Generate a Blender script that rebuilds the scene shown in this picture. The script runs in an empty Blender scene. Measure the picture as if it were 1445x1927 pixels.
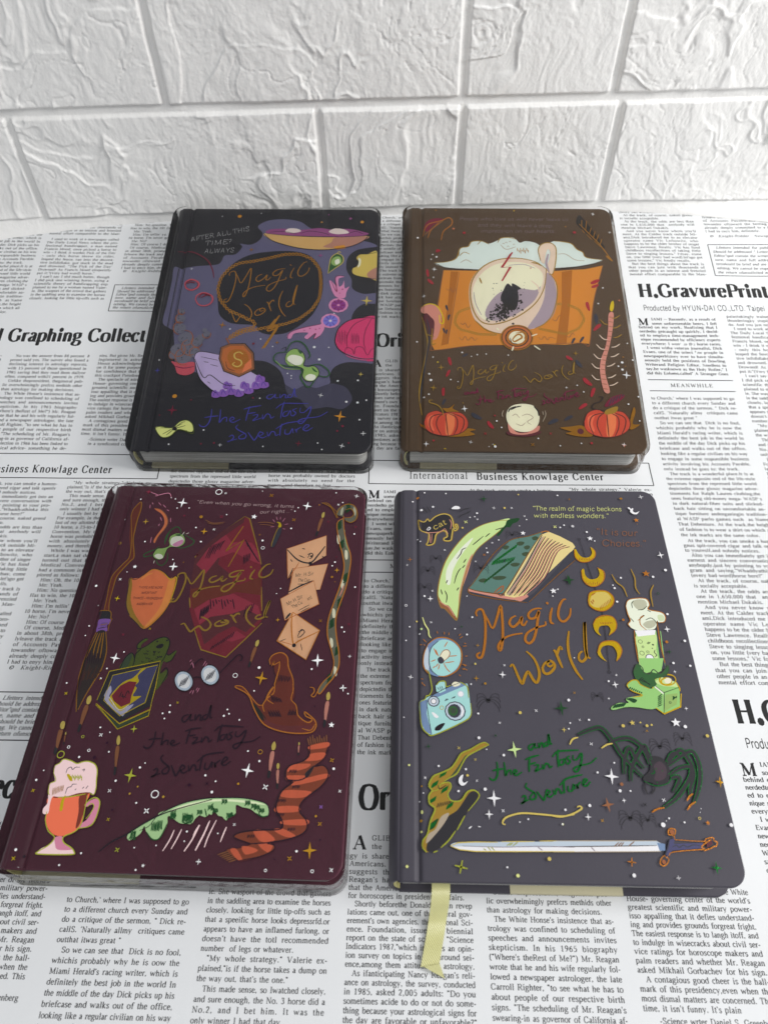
import bpy, bmesh, math, random
import numpy as np
from mathutils import Matrix, Vector
from mathutils.geometry import tessellate_polygon
S=bpy.context.scene
COLL=S.collection
# ------------------------------------------------------------------ camera, light, exposure
RR=((0.9996201,-0.0220425,-0.0165342),(0.0275632,0.7997,0.5997574),(0.0,0.6,-0.8))
PITCH,ROLL=0.9272459,-0.027566
cam=bpy.data.cameras.new('camera'); camo=bpy.data.objects.new('camera',cam); COLL.objects.link(camo)
cp,sp,cr,sr=math.cos(PITCH),math.sin(PITCH),math.cos(ROLL),math.sin(ROLL)
fw=Vector((0,cp,-sp)); r0=Vector((1,0,0)); u0=Vector((0,sp,cp))
rt=cr*r0+sr*u0; up=-sr*r0+cr*u0
M=Matrix((rt,up,-fw)).transposed().to_4x4(); M.translation=(0,0,0.3731778); camo.matrix_world=M
cam.sensor_fit='HORIZONTAL'; cam.sensor_width=36.0; cam.lens=36.0*1449.95/1445
cam.clip_start=.01; cam.clip_end=20
cam.dof.use_dof=True; cam.dof.focus_distance=0.44; cam.dof.aperture_fstop=18
S.camera=camo
wd=bpy.data.worlds.new('World'); S.world=wd; wd.use_nodes=True
bg=wd.node_tree.nodes['Background']; bg.inputs[0].default_value=(.93,.96,1,1); bg.inputs[1].default_value=0.33
def area(name,loc,tgt,size,sy,power,col):
    l=bpy.data.lights.new(name,'AREA'); l.shape='RECTANGLE'; l.size=size; l.size_y=sy; l.energy=power; l.color=col
    o=bpy.data.objects.new(name,l); COLL.objects.link(o); o.location=loc
    o.rotation_euler=(Vector(tgt)-Vector(loc)).to_track_quat('-Z','Y').to_euler(); return o
area('window_light',(1.05,.08,.80),(.0,.33,.02),.5,.55,13.6,(1,.985,.965))
area('ceiling_light',(.35,-.55,1.3),(0,.3,0),.9,.6,6.3,(.97,.985,1))
S.view_settings.view_transform='Standard'; S.view_settings.look='None'; S.view_settings.exposure=0; S.view_settings.gamma=1
S.view_settings.use_curve_mapping=False
# ------------------------------------------------------------------ helpers
def lin(h):
    v=[int(h[i:i+2],16)/255 for i in (0,2,4)]
    return [(c/12.92 if c<=.04045 else ((c+.055)/1.055)**2.4) for c in v]
def mat(name,col,rough=.5,spec=.5,metal=0,build=None):
    m=bpy.data.materials.new(name); m.use_nodes=True; nt=m.node_tree; b=nt.nodes['Principled BSDF']
    b.inputs['Base Color'].default_value=(*col,1); b.inputs['Roughness'].default_value=rough
    b.inputs['Specular IOR Level'].default_value=spec; b.inputs['Metallic'].default_value=metal
    if build: build(nt,b)
    return m
def node(nt,t,**k):
    n=nt.nodes.new(t)
    for a,v in k.items():
        if a.startswith('i_'): n.inputs[a[2:].replace('_',' ')].default_value=v
        else: setattr(n,a,v)
    return n
def noise_bump(scale,strength,dist,detail=4,var=0,base=None,voro=False):
    def f(nt,b):
        tc=node(nt,'ShaderNodeTexCoord'); n=node(nt,'ShaderNodeTexNoise'); n.inputs['Scale'].default_value=scale; n.inputs['Detail'].default_value=detail
        nt.links.new(tc.outputs['Object'],n.inputs['Vector'])
        bp=node(nt,'ShaderNodeBump'); bp.inputs['Strength'].default_value=strength; bp.inputs['Distance'].default_value=dist
        nt.links.new(n.outputs['Fac'],bp.inputs['Height']); nt.links.new(bp.outputs['Normal'],b.inputs['Normal'])
        if var:
            n2=node(nt,'ShaderNodeTexNoise'); n2.inputs['Scale'].default_value=scale*.06; n2.inputs['Detail'].default_value=5
            nt.links.new(tc.outputs['Object'],n2.inputs['Vector'])
            mx=node(nt,'ShaderNodeMix',data_type='RGBA'); c=base
            mx.inputs[6].default_value=(*[x*(1-var) for x in c],1); mx.inputs[7].default_value=(*[x*(1+var) for x in c],1)
            nt.links.new(n2.outputs['Fac'],mx.inputs[0]); nt.links.new(mx.outputs[2],b.inputs['Base Color'])
            mr=node(nt,'ShaderNodeMapRange'); mr.inputs[3].default_value=b.inputs['Roughness'].default_value-.06; mr.inputs[4].default_value=b.inputs['Roughness'].default_value+.08
            nt.links.new(n2.outputs['Fac'],mr.inputs[0]); nt.links.new(mr.outputs[0],b.inputs['Roughness'])
    return f
def mesh_np(name,V,F,mats,mi=None,smooth=False):
    """V (n,3), F (m,k) arrays"""
    me=bpy.data.meshes.new(name); V=np.asarray(V,np.float32); F=np.asarray(F,np.int32)
    me.vertices.add(len(V)); me.vertices.foreach_set('co',V.ravel())
    k=F.shape[1]; me.loops.add(F.size); me.loops.foreach_set('vertex_index',F.ravel())
    me.polygons.add(len(F)); me.polygons.foreach_set('loop_start',np.arange(0,F.size,k,dtype=np.int32)); me.polygons.foreach_set('loop_total',np.full(len(F),k,np.int32))
    if mi is not None: me.polygons.foreach_set('material_index',np.asarray(mi,np.int32))
    sm=np.full(len(F),bool(smooth)) if not hasattr(smooth,'__len__') else np.asarray(smooth,bool)
    me.polygons.foreach_set('use_smooth',sm)
    for m in mats: me.materials.append(m)
    me.update(calc_edges=True); me.validate()
    return me
def link(name,me,parent=None):
    o=bpy.data.objects.new(name,me); COLL.objects.link(o)
    if parent: o.parent=parent
    return o
def bm_obj(name,bm,mats,parent=None,smooth=False):
    bmesh.ops.recalc_face_normals(bm,faces=bm.faces)
    me=bpy.data.meshes.new(name); bm.to_mesh(me); bm.free()
    for m in (mats if isinstance(mats,(list,tuple)) else [mats]): me.materials.append(m)
    if smooth:
        for p in me.polygons: p.use_smooth=True
    return link(name,me,parent)
def catmull(P,n=3,closed=False):
    P=np.asarray(P,float); N=len(P)
    if N<3: return P
    if closed: Q=np.vstack([P[-1],P,P[0],P[1]]); segs=N
    else: Q=np.vstack([2*P[0]-P[1],P,2*P[-1]-P[-2]]); segs=N-1
    out=[]; t=np.arange(n)[:,None]/n
    for i in range(segs):
        a,b,c,d=Q[i],Q[i+1],Q[i+2],Q[i+3]
        out.append(.5*((2*b)+(c-a)*t+(2*a-5*b+4*c-d)*t*t+(3*b-a-3*c+d)*t**3))
    if not closed: out.append(P[-1:])
    return np.vstack(out)
def ribbon(P,hw):
    """returns verts (2n,2), quads"""
    P=np.asarray(P,float); d=np.gradient(P,axis=0); ln=np.hypot(d[:,0],d[:,1])+1e-12
    nx=np.stack([-d[:,1]/ln,d[:,0]/ln],1)*np.asarray(hw).reshape(-1,1)
    n=len(P); V=np.vstack([P+nx,P-nx]); i=np.arange(n-1)
    F=np.stack([i,i+n,i+n+1,i+1],1); return V,F
# ------------------------------------------------------------------ alphabet (own stroke letters)
GL={
'a':"44|~10,36 20,45 31,40 33,30 33,6 37,1 42,4|~33,27 18,22 8,12 13,1 22,2 33,10",
'b':"50|9,68 9,2|~9,34 22,45 38,40 43,24 37,5 24,-1 9,6|s2,9,67",
'c':"44|~39,35 30,45 16,42 7,24 13,5 26,-1 39,9",
'd':"50|40,68 40,0|~40,34 28,45 12,40 6,23 12,4 26,-1 40,8|s33,40,67|s40,47,1",
'e':"44|~8,26 22,26 37,26 34,40 23,45 12,40 7,23 12,5 25,-1 39,9",
'f':"33|~36,62 28,68 18,62 16,50 16,0|s4,30,44|s7,27,1",
'g':"50|~22,45 10,40 9,29 16,18 26,17 36,24 37,34 32,43 22,45|~17,18 10,11 16,6 36,3 43,-6 36,-18 20,-21 7,-16 7,-8 16,2|h35,42 47,43",
'h':"50|11,68 11,0|~11,32 22,44 32,43 38,34 38,0|s4,11,67|s3,19,1|s30,46,1",
'i':"28|14,45 14,0|s6,14,44|s5,23,1|.14,61",'j':"28|~16,45 16,-8 12,-19 3,-19|s8,16,44|.16,61",
'k':"50|11,68 11,0|h36,44 12,18|19,25 38,1|s4,11,67|s3,19,1|s27,43,44|s30,47,1",
'l':"28|14,68 14,0|s6,14,67|s5,23,1",
'm':"76|11,45 11,0|~11,32 20,44 30,43 37,33 37,0|~37,32 46,44 56,43 64,33 64,0|s4,11,44|s3,19,1|s30,45,1|s56,72,1",
'n':"50|11,45 11,0|~11,32 22,44 32,43 38,34 38,0|s4,11,44|s3,19,1|s30,46,1",
'o':"50|~25,45 11,39 6,23 11,5 25,-1 39,5 44,23 39,39 25,45",
'p':"50|10,45 10,-21|~10,34 23,45 38,40 43,24 37,5 24,-1 10,6|s3,10,44|s2,18,-20",
'q':"50|40,45 40,-21|~40,34 28,45 12,40 6,23 12,4 26,-1 40,8|s32,48,-20",
'r':"34|11,45 11,0|~11,30 18,42 28,44 33,39|s4,11,44|s3,20,1",
's':"38|~32,36 25,44 13,43 8,34 14,26 26,20 32,11 27,1 15,-1 6,9",
't':"28|~13,58 13,30 13,8 18,0 27,5|s3,26,44",
'u':"50|~10,45 10,12 16,1 27,1 38,12|38,45 38,0|s3,10,44|s31,38,44|s38,46,1",
'v':"50|7,44 24,1|h24,1 42,44|s0,16,44|s34,48,44",
'w':"72|6,44 21,1|h21,1 35,42|34,42 50,1|h50,1 66,44|s0,15,44|s57,71,44",
'x':"50|8,44 40,1|h9,1 39,44|s1,17,44|s31,47,44|s1,17,1|s31,48,1",
'y':"50|7,44 25,3|h42,44 24,1 17,-16 9,-20|s0,16,44|s34,48,44",
'z':"44|h6,44 38,44|37,44 7,1|h7,1 39,1|h39,1 40,11|h6,44 5,34",
'A':"70|h34,66 10,1|34,66 58,1|h19,23 50,23|s2,19,1|s48,68,1",
'B':"64|15,66 15,0|~15,66 36,66 50,58 49,42 36,36 15,36|~15,36 42,35 55,20 48,4 32,0 15,0|s5,15,66|s5,15,1",
'C':"66|~58,50 48,64 28,66 11,52 8,32 14,10 32,-1 50,4 59,16|h58,66 58,48",
'D':"70|15,66 15,0|~15,66 40,65 58,52 62,33 57,12 40,1 15,0|s4,15,66|s4,15,1",
'E':"60|15,66 15,0|h15,65 52,65|h15,35 40,35|h15,1 54,1|h52,65 53,52|h54,1 56,16|h40,42 40,28|s4,15,66|s4,15,1",
'F':"55|15,66 15,0|h15,65 50,65|h15,35 40,35|h50,65 51,52|h40,42 40,28|s4,15,66|s4,26,1",
'G':"70|~58,50 48,64 28,66 11,52 8,32 14,10 32,-1 48,2 57,8|h58,66 58,48|57,28 57,6|s46,67,28",
'H':"72|15,66 15,0|57,66 57,0|h15,34 57,34|s4,26,66|s4,26,1|s46,68,66|s46,68,1",
'I':"34|17,66 17,0|s6,28,66|s6,28,1",'J':"40|~26,66 26,14 20,0 8,2|s15,37,66",
'K':"70|15,66 15,0|h56,66 16,28|26,37 58,1|s4,26,66|s4,26,1|s46,66,66|s46,68,1",
'L':"60|15,66 15,0|h15,1 54,1|h54,1 56,18|s4,26,66|s4,15,1",
'M':"88|h15,66 15,0|15,66 43,4|h43,4 71,66|71,66 71,0|s3,15,66|s4,26,1|s60,83,1|s71,83,66",
'N':"72|h14,66 14,0|14,66 58,0|h58,0 58,66|s4,14,66|s5,23,1|s48,68,66",
'O':"72|~36,67 17,60 8,33 17,6 36,-1 55,6 64,33 55,60 36,67",
'P':"56|15,66 15,0|~15,66 38,66 52,54 48,36 36,32 15,32|s4,15,66|s4,26,1",
'Q':"72|~36,67 17,60 8,33 17,6 36,-1 55,6 64,33 55,60 36,67|h36,6 62,-14",
'R':"66|15,66 15,0|~15,66 38,66 52,54 48,37 36,33 15,33|32,33 58,1|s4,15,66|s4,26,1|s52,66,1",
'S':"56|~46,50 38,65 20,66 10,54 16,41 36,31 47,18 42,3 24,-1 9,14|h46,50 46,66|h9,0 9,16",
'T':"61|30,66 30,0|h5,65 56,65|h5,65 4,50|h56,65 57,50|s19,42,1",
'U':"72|~15,66 15,20 24,2 42,0 56,16|h56,16 56,66|s4,26,66|s47,66,66",
'V':"70|10,66 35,0|h35,0 60,66|s2,20,66|s51,68,66",
'W':"94|9,66 29,0|h29,0 47,60|47,60 66,0|h66,0 85,66|s1,20,66|s75,93,66",
'X':"70|10,66 58,0|h12,0 56,66|s2,20,66|s48,66,66|s4,20,1|s48,67,1",
'Y':"70|8,66 35,30|h62,66 35,30|35,30 35,0|s0,18,66|s53,70,66|s24,46,1",
'0':"50|~25,66 12,55 8,33 12,10 25,-1 38,10 42,33 38,55 25,66",'1':"50|26,66 26,0|s14,38,1|h26,66 13,57",
'2':"50|~9,50 16,64 32,64 38,50 28,28 8,2|h8,2 42,2",'3':"50|~10,54 22,66 36,58 32,40 20,36|~20,36 38,28 38,8 22,-1 8,8",
'4':"50|h33,66 6,20|h6,20 46,20|33,66 33,0",'5':"50|h14,64 40,65|h14,64 11,38|~11,38 28,42 40,28 36,6 20,-1 8,6",
'6':"50|~38,64 18,52 9,26 14,4 26,-1 40,10 38,30 26,38 11,26",'7':"50|h8,65 42,65|42,65 22,0",
'8':"50|~25,66 12,58 14,44 34,26 40,12 25,-1 10,12 16,28 36,44 38,58 25,66",'9':"50|~12,1 32,13 41,40 36,62 24,67 10,56 12,38 24,30 39,40",
'.':"25|.12,4",',':"25|.12,4|h14,2 9,-10",'-':"33|24,24 5,24|s5,28,22|s5,28,26",':':"28|.14,5|.14,40",'"':"34|9,68 11,50|22,68 24,50","'":"20|11,68 9,50",
'?':"44|~8,54 18,66 34,60 32,44 21,32 21,18|.21,4",'!':"30|15,66 15,18|.15,4",'(':"33|~28,68 12,50 10,24 14,4 28,-14",')':"33|~5,68 21,50 23,24 19,4 5,-14",
'c0':"0",'~':"70|~8,24 24,30 40,18 60,24",'@':"70|~35,66 12,56 4,33 12,10 35,0 58,10 66,33 58,56 35,66|~48,44 36,50 24,42 21,32 26,20 38,16 48,22",'_':"60|s2,58,24|s2,58,27",' ':"26"}

def glyph(ch,stem,hair,serif=True,slant=0):
    g=GL.get(ch)
    if not g or ch==' ': return np.zeros((0,2)),np.zeros((0,4),int),26
    parts=g.split('|'); adv=float(parts[0]); VV=[];FF=[];n=0
    for p in parts[1:]:
        k=p[0]
        if k=='s':
            if not serif: 
                if ch not in 'ft-_': continue
            x0,x1,y=map(float,p[1:].split(',')); h=hair*.55 if serif else stem*.5
            V=np.array([(x0,y+h),(x0,y-h),(x1,y-h),(x1,y+h)]);F=np.array([[0,1,2,3]])
        elif k=='.':
            x,y=map(float,p[1:].split(',')); r=stem*.62; a=np.arange(8)*math.pi/4
            c=np.stack([x+r*np.cos(a),y+r*np.sin(a)],1); V=c; F=np.array([[0,1,2,3],[0,3,4,5],[0,5,6,7]])
        else:
            q=p.lstrip('~h'); P=np.array([list(map(float,t.split(','))) for t in q.split()])
            if k=='~': P=catmull(P,3)
            d=np.gradient(P,axis=0); s=np.abs(d[:,1])/(np.hypot(d[:,0],d[:,1])+1e-9)
            w=np.full(len(P),hair) if (k=='h' and serif) else (hair+(stem-hair)*s**1.5 if serif else np.full(len(P),stem))
            V,F=ribbon(P,w/2)
        VV.append(V);FF.append(F+n);n+=len(V)
    V=np.vstack(VV); V=V.copy(); V[:,0]+=slant*V[:,1]
    return V,np.vstack(FF),adv
_gc={}
def G(ch,stem,hair,serif,slant):
    k=(ch,stem,hair,serif,slant)
    if k not in _gc: _gc[k]=glyph(*k)
    return _gc[k]
def text_width(t,stem,hair,serif=True): return sum(G(c,stem,hair,serif,0)[2] for c in t)
class Acc:
    def __init__(s): s.V=[];s.F=[];s.n=0
    def add(s,V,F): s.V.append(V);s.F.append(F+s.n);s.n+=len(V)
def set_line(acc,t,u,v,xs,ys,width=None,stem=12.5,hair=6.5,serif=True,slant=0,fit=0):
    """letters of one line at pattern position (u,v); justified to width when given"""
    nat=text_width(t,stem,hair,serif)*xs; ls=0; ws=0
    if width:
        ex=width-nat
        if fit: xs*=width*fit/nat; ls=width*(1-fit)/len(t)
        elif ex<0: xs*=width/nat
        else:
            ns=t.strip().count(' '); nc=len(t)
            k=1+min(.22,.6*ex/nat); xs*=k; ex-=nat*(k-1)
            ls=min(ex*.6/max(1,nc),xs*9); ws=(ex-ls*nc)/max(1,ns)
    else:
        xs*=1.14; ls=xs*4; ws=xs*8
    x=u; lead=True
    for c in t:
        V,F,a=G(c,stem,hair,serif,slant)
        if len(V): acc.add(np.stack([x+V[:,0]*xs,v+V[:,1]*ys],1),F); lead=False
        x+=a*xs+ls+(ws if c==' ' and not lead else 0)
def bar(acc,u0,v0,u1,v1,w):
    n=24; P=np.stack([np.linspace(u0,u1,n),np.linspace(v0,v1,n)],1)
    V,F=ribbon(P,np.full(n,w/2)); acc.add(V,F)
# ------------------------------------------------------------------ the printed sheet on the table
TILT,YH=0.15874228,0.31063337
def sheet_pt(x,s):
    """point of the sheet at width x and length s: flat in front, bent up towards the wall"""
    s=np.asarray(s,float); x=np.asarray(x,float)
    hw=.012; t=np.clip((s-(YH-hw))/(2*hw),0,1)
    a=TILT*t*t*(3-2*t)
    lo=np.minimum(s,YH-hw); 
    # integrate the bend
    def I(tt): return tt**3-tt**4/2
    z=np.where(s<YH-hw,0,np.where(s<YH+hw,TILT*2*hw*I(t),TILT*2*hw*.5+(s-YH-hw)*math.sin(TILT)))
    y=np.where(s<YH+hw,s,YH+hw+(s-YH-hw)*math.cos(TILT))
    z=z+.0003*np.sin(x*31+s*9)*np.sin(s*43+x*12+1.)+.00012*np.sin(x*88+3*np.sin(s*30))*np.sin(s*61-x*20)-.0003*(s>-1)
    return np.stack(np.broadcast_arrays(x,y,z),-1)
A1_=["IAMI _ Recently, as a result of","some unforeseeable beers, I fell","behind on my work. Realizing that I","nerdedto getcaught up quickly, I decid-","ed to employa time-management tech-","nique recommended by efficiency experts","everywhere: I went to the horse races.","  I went witha veteran journalist, Dick","Evans, one of the select few people in","newspaperhistory ever to have simulta-","neously held the positions of Bowling","Writerand Religion Editor. Needless to","say,he wasknown as the Holy Roller,\" I","did this Eolumn,called\" A Stranger Goes"]
A2_=["to Church,' where I was supposed to go","to a different church every Sunday and","do a critique of the sermon, \" Dick re-","callS. 'Naturally allmy  critiques came","outthat itwas great \"|","  So we can see that  Dick is no fool,","whichis probably why he is oow the","Miami Herald's racing writer, which is","definitely the best job in the world In","the middle of the day Dick picks up his","briefcase and walks out of the office,","looking like a regular civilian on his way","to engage in some responsible business","activity involving his Accounts Payable,","only instead he goes to: the track.|","  The track is a wonderful place.It is at","the extreme opposite end of the life-style","spectrum from the repressed little world","depictedin those glossy magazine adver-","tisements for Ralph Lauren clothing,the","ones featuring old-money mega- WASP s","in dark natural-fiber suits and slicked-","back hair sitting on uncomfortable an-","tique furniture andenganingin tradition-","al WASP parlo games such  as Name","That Debenture. At the track,the height","of fashion is to wear a shirt on which all","the ink marks are the same color.|"]
B_=["  At the track, you can smoke a humon-","gnus spit-covered cigar and talk openly","to youreslf,and nobody notices.|","  Also you can immediately get into an","earnest and sincere conversation with","anybopdy,just by pointing to your pro-","gram and saying.\"Whaddyathinka this","(every bad word)horse here?\"|","  At the track, of course, naked greed","is socially acceptable.|","  At the teack, the odds are less than","one in 1,650,000 that  anybody will","mention Michael Dukakis.|","  And you never know whom you'll","meet. At the Calder track outside Mi-","ami,Dick introduced me to an elevator","operator name Vic Leibowitz, who","happens to be the older brother of singer","Steve Lawrence. Really. Vic has fond","childhoos recollections of taking little","Steve to singing lessons.\" I'dsay, come","on, you little (very bad word),let'sgo get","some lessons,\" Vic fondly recalls.|","  But the best things about the track is","that you can join with thousands of","other people in an intense and frenzied","mental effort comparable to the Man-"]
C1_=["  I used to work at a newspaper called","The Daily Local News where the pro-","fessional handicapper, a man named","Francis Mood, once picked a horse to","win - I think it washis Pick of the Day","- only this horse threw its rider,","leaped the fence, ran into the decora-","tive infidldlake, got stuck in the mud","and drowned. \"The Pick of the Day'","Drowned! As Francis Mood eloquently","put it:\"(Very bad word) horse.\"|","  I can't say I did much better, though","I did pick one winning horse, using a","scientific theory of handicapping exp","plained to me by a woman named Valer-","ie. She wasport of the erowd that gathers","in the saddling area to examine the horses","closely, looking for little tip-offs such as"]
C2_=["that a speeific horse looks depressrfd.or","appears to have an inflamed furlong, or","doesn't have the totl recommended","number  of legs or whatever.|","  \"My whole strategy.\" Valerie ex-","plained,\"is if the horse takes a dump on","the way out, that's the one.\"|","  This made sense, so Iwatched closely,","and sure enough, the No. 3 horse did a","No.2, and I bet him. It was the","only winner I had that day.|","  I usually bet by the names.|","For example, in the sixth race I bet the","last of my allotted betting money on the","10 horse, a 25-to-1 shot named Medical","Convention. My theory was that his","horse was probably owned by doctors","with absolutely no need for the","money, and therefore no fear.|","  While I was waiting for the race to","start,a man sat down next to me. It","turned out that he had bet on the","Medical Convention too, and we","had a commom interest, which we ex-","plored as follows:|","  Him: Oh, the 10, definitely.|","  Me: Yeah.|","  Him: No question. The 10.|","Has to win, the 10! Definitely.|","  Me: Yeah.|","  Him: I'm tellin' ya. It's the|","10 horse. I'm never gonna see|","  Me: No?|","  Him: Of course I don't know|","  Of course, Medical Convention ran","in about 38th, prompting the man to","lyleave the track and return to his job","of Accounts Payable,and my own","towander oftoward the betting line","already deeply committed to a horse","I had to enyy him, definitely.|","@ Knight-Ridder Newspaper"]
D_=["GLIB view of astrolo-","the First Lady and","gy is sharedby a number of other","Americans. But a new survey also","suggests that the interest in Mr.","Reagan's handling of his stars and","that the American public  did not care","for horoscopes in presidential affairs.|","  Shortly beforethe Donald Regan revep","lations came out, one of the federal gov-","erement's own agencies, the National Sci-","ence. Foundation, issued its biennial","report on the state of science, \"Science","Indicators 1987,\"which includes an opin-","ion survey on topics in and around sei-","ence,among them attitudes to astrology.","  As ifanticipating Nancy Reagan's reli-","ance on astrology, the survey, conducted","in 1985, asked 2,005 adults: \"Do you","sometimes acide to do or not do some-","thing because your astrological signs for","the day are favorable or unfavorable?\""]
E_=["  No was the answer from 88 percent; 8","prcent said yes. The survey also found a","declining interest in astroiogy reporsts,","with 15 percent of those questioned in","1985 saying that they read them dailyor","often, compared with21 percent in 1979.","  Unlike thepreesident, thegeneral pub-","lic overwheimingly prefcrs methids other","than astrology for making decisions.|","  The White Honse's insistence that as-","trology was confined to scheduling of","speeches and announcements invites","skepticism. In his 1965 biography","(\"Where's theRest of Me?\") Mr. Reagan","wrote that he and his wife regularly fol-","lowed a newspaper astrologer, the late","Carroll Righter, \"to see what he has to","about people of our respective birth","signs. \"The scheduling of Mr. Reagan's","swearing-in as governor of California af-","ter his election in 1966 has been linked to","astrological advice- something he de-"]
F_=["nies. But given Mr. Reagan's long stand-","inginterest in astrology, the White","House acknowledgment that he relied","on it for some purposes, was no cause","for confidence that he has put aside","this crackpot Pseudoscience.|","  The spectacle of astrology in the White","House- governing center of the world's","greatest scientific and military power-","isso appalling that it defies understand-","ing and provides grounds forgreat fright.","The easiest response is to langh itoff, and","to indulge in wisecracks about civil ser-","vice ratings for horoscope makers and","palm readers and whether Mr. Reagan","asked Mikhail Gorbachev for his sign.","  A contagious good cheer is the hall-","mark of this presidency,even when the","most dismal matters are concerned. This","time, it isn't funny. It's plain|","-Science wrter Daniel S. Greenberg","in a syndicated column.|"]
BOX_=["  Lfetters intended for publication","Shouid be addressed \" Letters to the","Editor\"qnd contain the writer's signa-","ture, name and full address. Let-","tersshould be brief and are subject to","editing. We cannot be responsible for","the return ofunsolicited manuscripts."]
P_=["painstakingly trained race horses do","thunderingky stupid things they can","do. And you just need to pick one.|"]

TH=math.radians(2.5)
def newsprint():
    A=Acc(); XS,YS=.0000268,.0000318
    def block(lines,u,v0,v1,w,**k):
        n=len(lines)
        for i,t in enumerate(lines):
            v=v0+(v1-v0)*i/max(1,n-1)
            ind=0
            while t.startswith('  '): t=t[2:]; ind+=.003
            full=not t.endswith('|'); t=t.rstrip('|')
            set_line(A,t,u+ind,v,XS,YS,(w-ind) if full else None,**k)
    def s1(du,dv):
        U=-.0235+du
        set_line(A,'Original Graphing Collect',U+.003,.4122+dv,.000105,.000168,.1485,stem=20,hair=6,fit=.93)
        # three columns under the heading
        set_line(A,'A',U+.001,.3943+dv,.000082,.00009,stem=16,hair=5)
        block(D_[:2],U+.0098,.3983+dv,.3946+dv,.0445)
        block(D_[2:],U,.3905+dv,.3280+dv,.0545)
        block(E_,U+.0607,.3982+dv,.3228+dv,.0545); block(F_[:-2],U+.122,.3987+dv,.3345+dv,.0535); block(F_[-2:],U+.128,.3302+dv,.3268+dv,.047)
        for a in ((0,.3197,.1762,.3197),(0,.3018,.1762,.3018),(0,.3197,0,.3018),(.1762,.3197,.1762,.3018)): bar(A,U+.0012+a[0],a[1]+dv,U+.0012+a[2],a[3]+dv,.0006)
        set_line(A,'International',U+.0265,.3063+dv,.000052,.000078,.0372,stem=9,hair=5,fit=.8)
        set_line(A,'Business Knowlage Center',U+.0685,.3059+dv,.000052,.000078,.0795,stem=15,hair=6,fit=.8)
        colA(U+.0012,.2904+dv,.2945,.2908,.2875,.2490,.2452,.2368,.2301,.1312,dv)
        block(B_,U+.0607,.2964+dv,.2095+dv,.0545); block(C1_,U+.0607,.2035+dv,.1440+dv,.0545)
        block(C2_[4:-1],U+.122,.2974+dv,.1745+dv,.0535); set_line(A,C2_[-1],U+.124,.1712+dv,XS,YS,.05,slant=.2)
        b=(U+.1205,U+.1745,.1585+dv,.1330+dv); small_box(*b)
    def small_box(u0,u1,v0,v1):
        for a in ((u0,v0,u1,v0),(u0,v1,u1,v1),(u0,v0,u0,v1),(u1,v0,u1,v1)): bar(A,*a,.0006)
        block(BOX_,u0+.0025,v0-.0042,v1+.0024,u1-u0-.005,slant=.22)
    def colA(U,vm,i0,i1,b0,b1,r1,r2,c0,c1,dv,w=.0545):
        set_line(A,'M',U,vm,.000074,.00009,stem=17,hair=6)
        block(A1_[:2],U+.0096,i0+dv,i1+dv,w-.0096,stem=15); block(A1_[2:],U,b0+dv,b1+dv,w,stem=15)
        bar(A,U,r1+dv,U+w+.002,r1+dv,.0006); bar(A,U,r2+dv,U+w+.002,r2+dv,.0006)
        set_line(A,'MEANWHILE',U+.0143,(r1+r2)/2-.0012+dv,.000036,.00004,.0285,stem=13,hair=6,fit=.82)
        block(A2_,U,c0+dv,c1+dv,w)
    def s2(du,dv):
        U=.1626+du
        set_line(A,'H.GravurePrint',U+.004,.4590+dv,.00009,.000178,.0925,stem=20,hair=6,fit=.93)
        set_line(A,'Producted by HYUN-DAI CO.,LTD. Taipei',U+.0054,.4462+dv,.00004,.000072,.0855,stem=8.5,hair=8,serif=False,fit=.95)
        colA(U,.4327+dv,.4371,.4332,.4298,.3896,.3851,.3760,.3691,.2635,dv)
        block(B_,U,.2594+dv,.1706+dv,.0555)
        block(P_+C1_+C2_[:-1],U+.0625,.4399+dv,.2150+dv,.0545); set_line(A,C2_[-1],U+.065,.2098+dv,XS,YS,.05,slant=.2)
        small_box(U+.0617,U+.1175,.2020+dv,.1705+dv)
    for k in (-1,0,1):
        s1(0,k*.307); s1(-.3095,k*.307+.0026); s2(0,k*.309); s2(-.3105,k*.309+.003)
    V=np.vstack(A.V); F=np.vstack(A.F)
    c,s=math.cos(TH),math.sin(TH)
    x=V[:,0]*c+V[:,1]*s; y=-V[:,0]*s+V[:,1]*c
    ok=(np.abs(x)<.40)&(y>-.045)&(y<.546)
    keep=ok[F].all(1); F=F[keep]; used=np.unique(F); rm=np.full(len(V),-1); rm[used]=np.arange(len(used))
    P=sheet_pt(x[used],y[used]); P[:,2]+=.00003
    return P,rm[F]
white_sheet=mat('coated_paper',(.80,.81,.82),.26,.5,build=noise_bump(55,.12,.002,3))
ink_black=mat('black_ink',(.012,.012,.013),.4,.4)
gx=np.linspace(-.62,.62,156); gs=np.concatenate([np.linspace(-.16,.28,56),np.linspace(.285,.335,26),np.linspace(.34,.60,34)])
X,Yg=np.meshgrid(gx,gs); P=sheet_pt(X.ravel(),Yg.ravel()); nx=len(gx)
ii=(np.arange(len(gs)-1)[:,None]*nx+np.arange(nx-1)[None,:]).ravel()
Fg=np.stack([ii,ii+1,ii+nx+1,ii+nx],1)
TP,TF=newsprint()
me=mesh_np('newsprint_sheet',np.vstack([P,TP]),np.vstack([Fg,TF+len(P)]),[white_sheet,ink_black],np.r_[np.zeros(len(Fg)),np.ones(len(TF))],np.r_[np.ones(len(Fg),bool),np.zeros(len(TF),bool)])
sh=link('newsprint_sheet',me); sh['kind']='structure'; sh['label']='glossy white sheet printed with black newspaper columns and headlines'; sh['category']='printed sheet'
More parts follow.
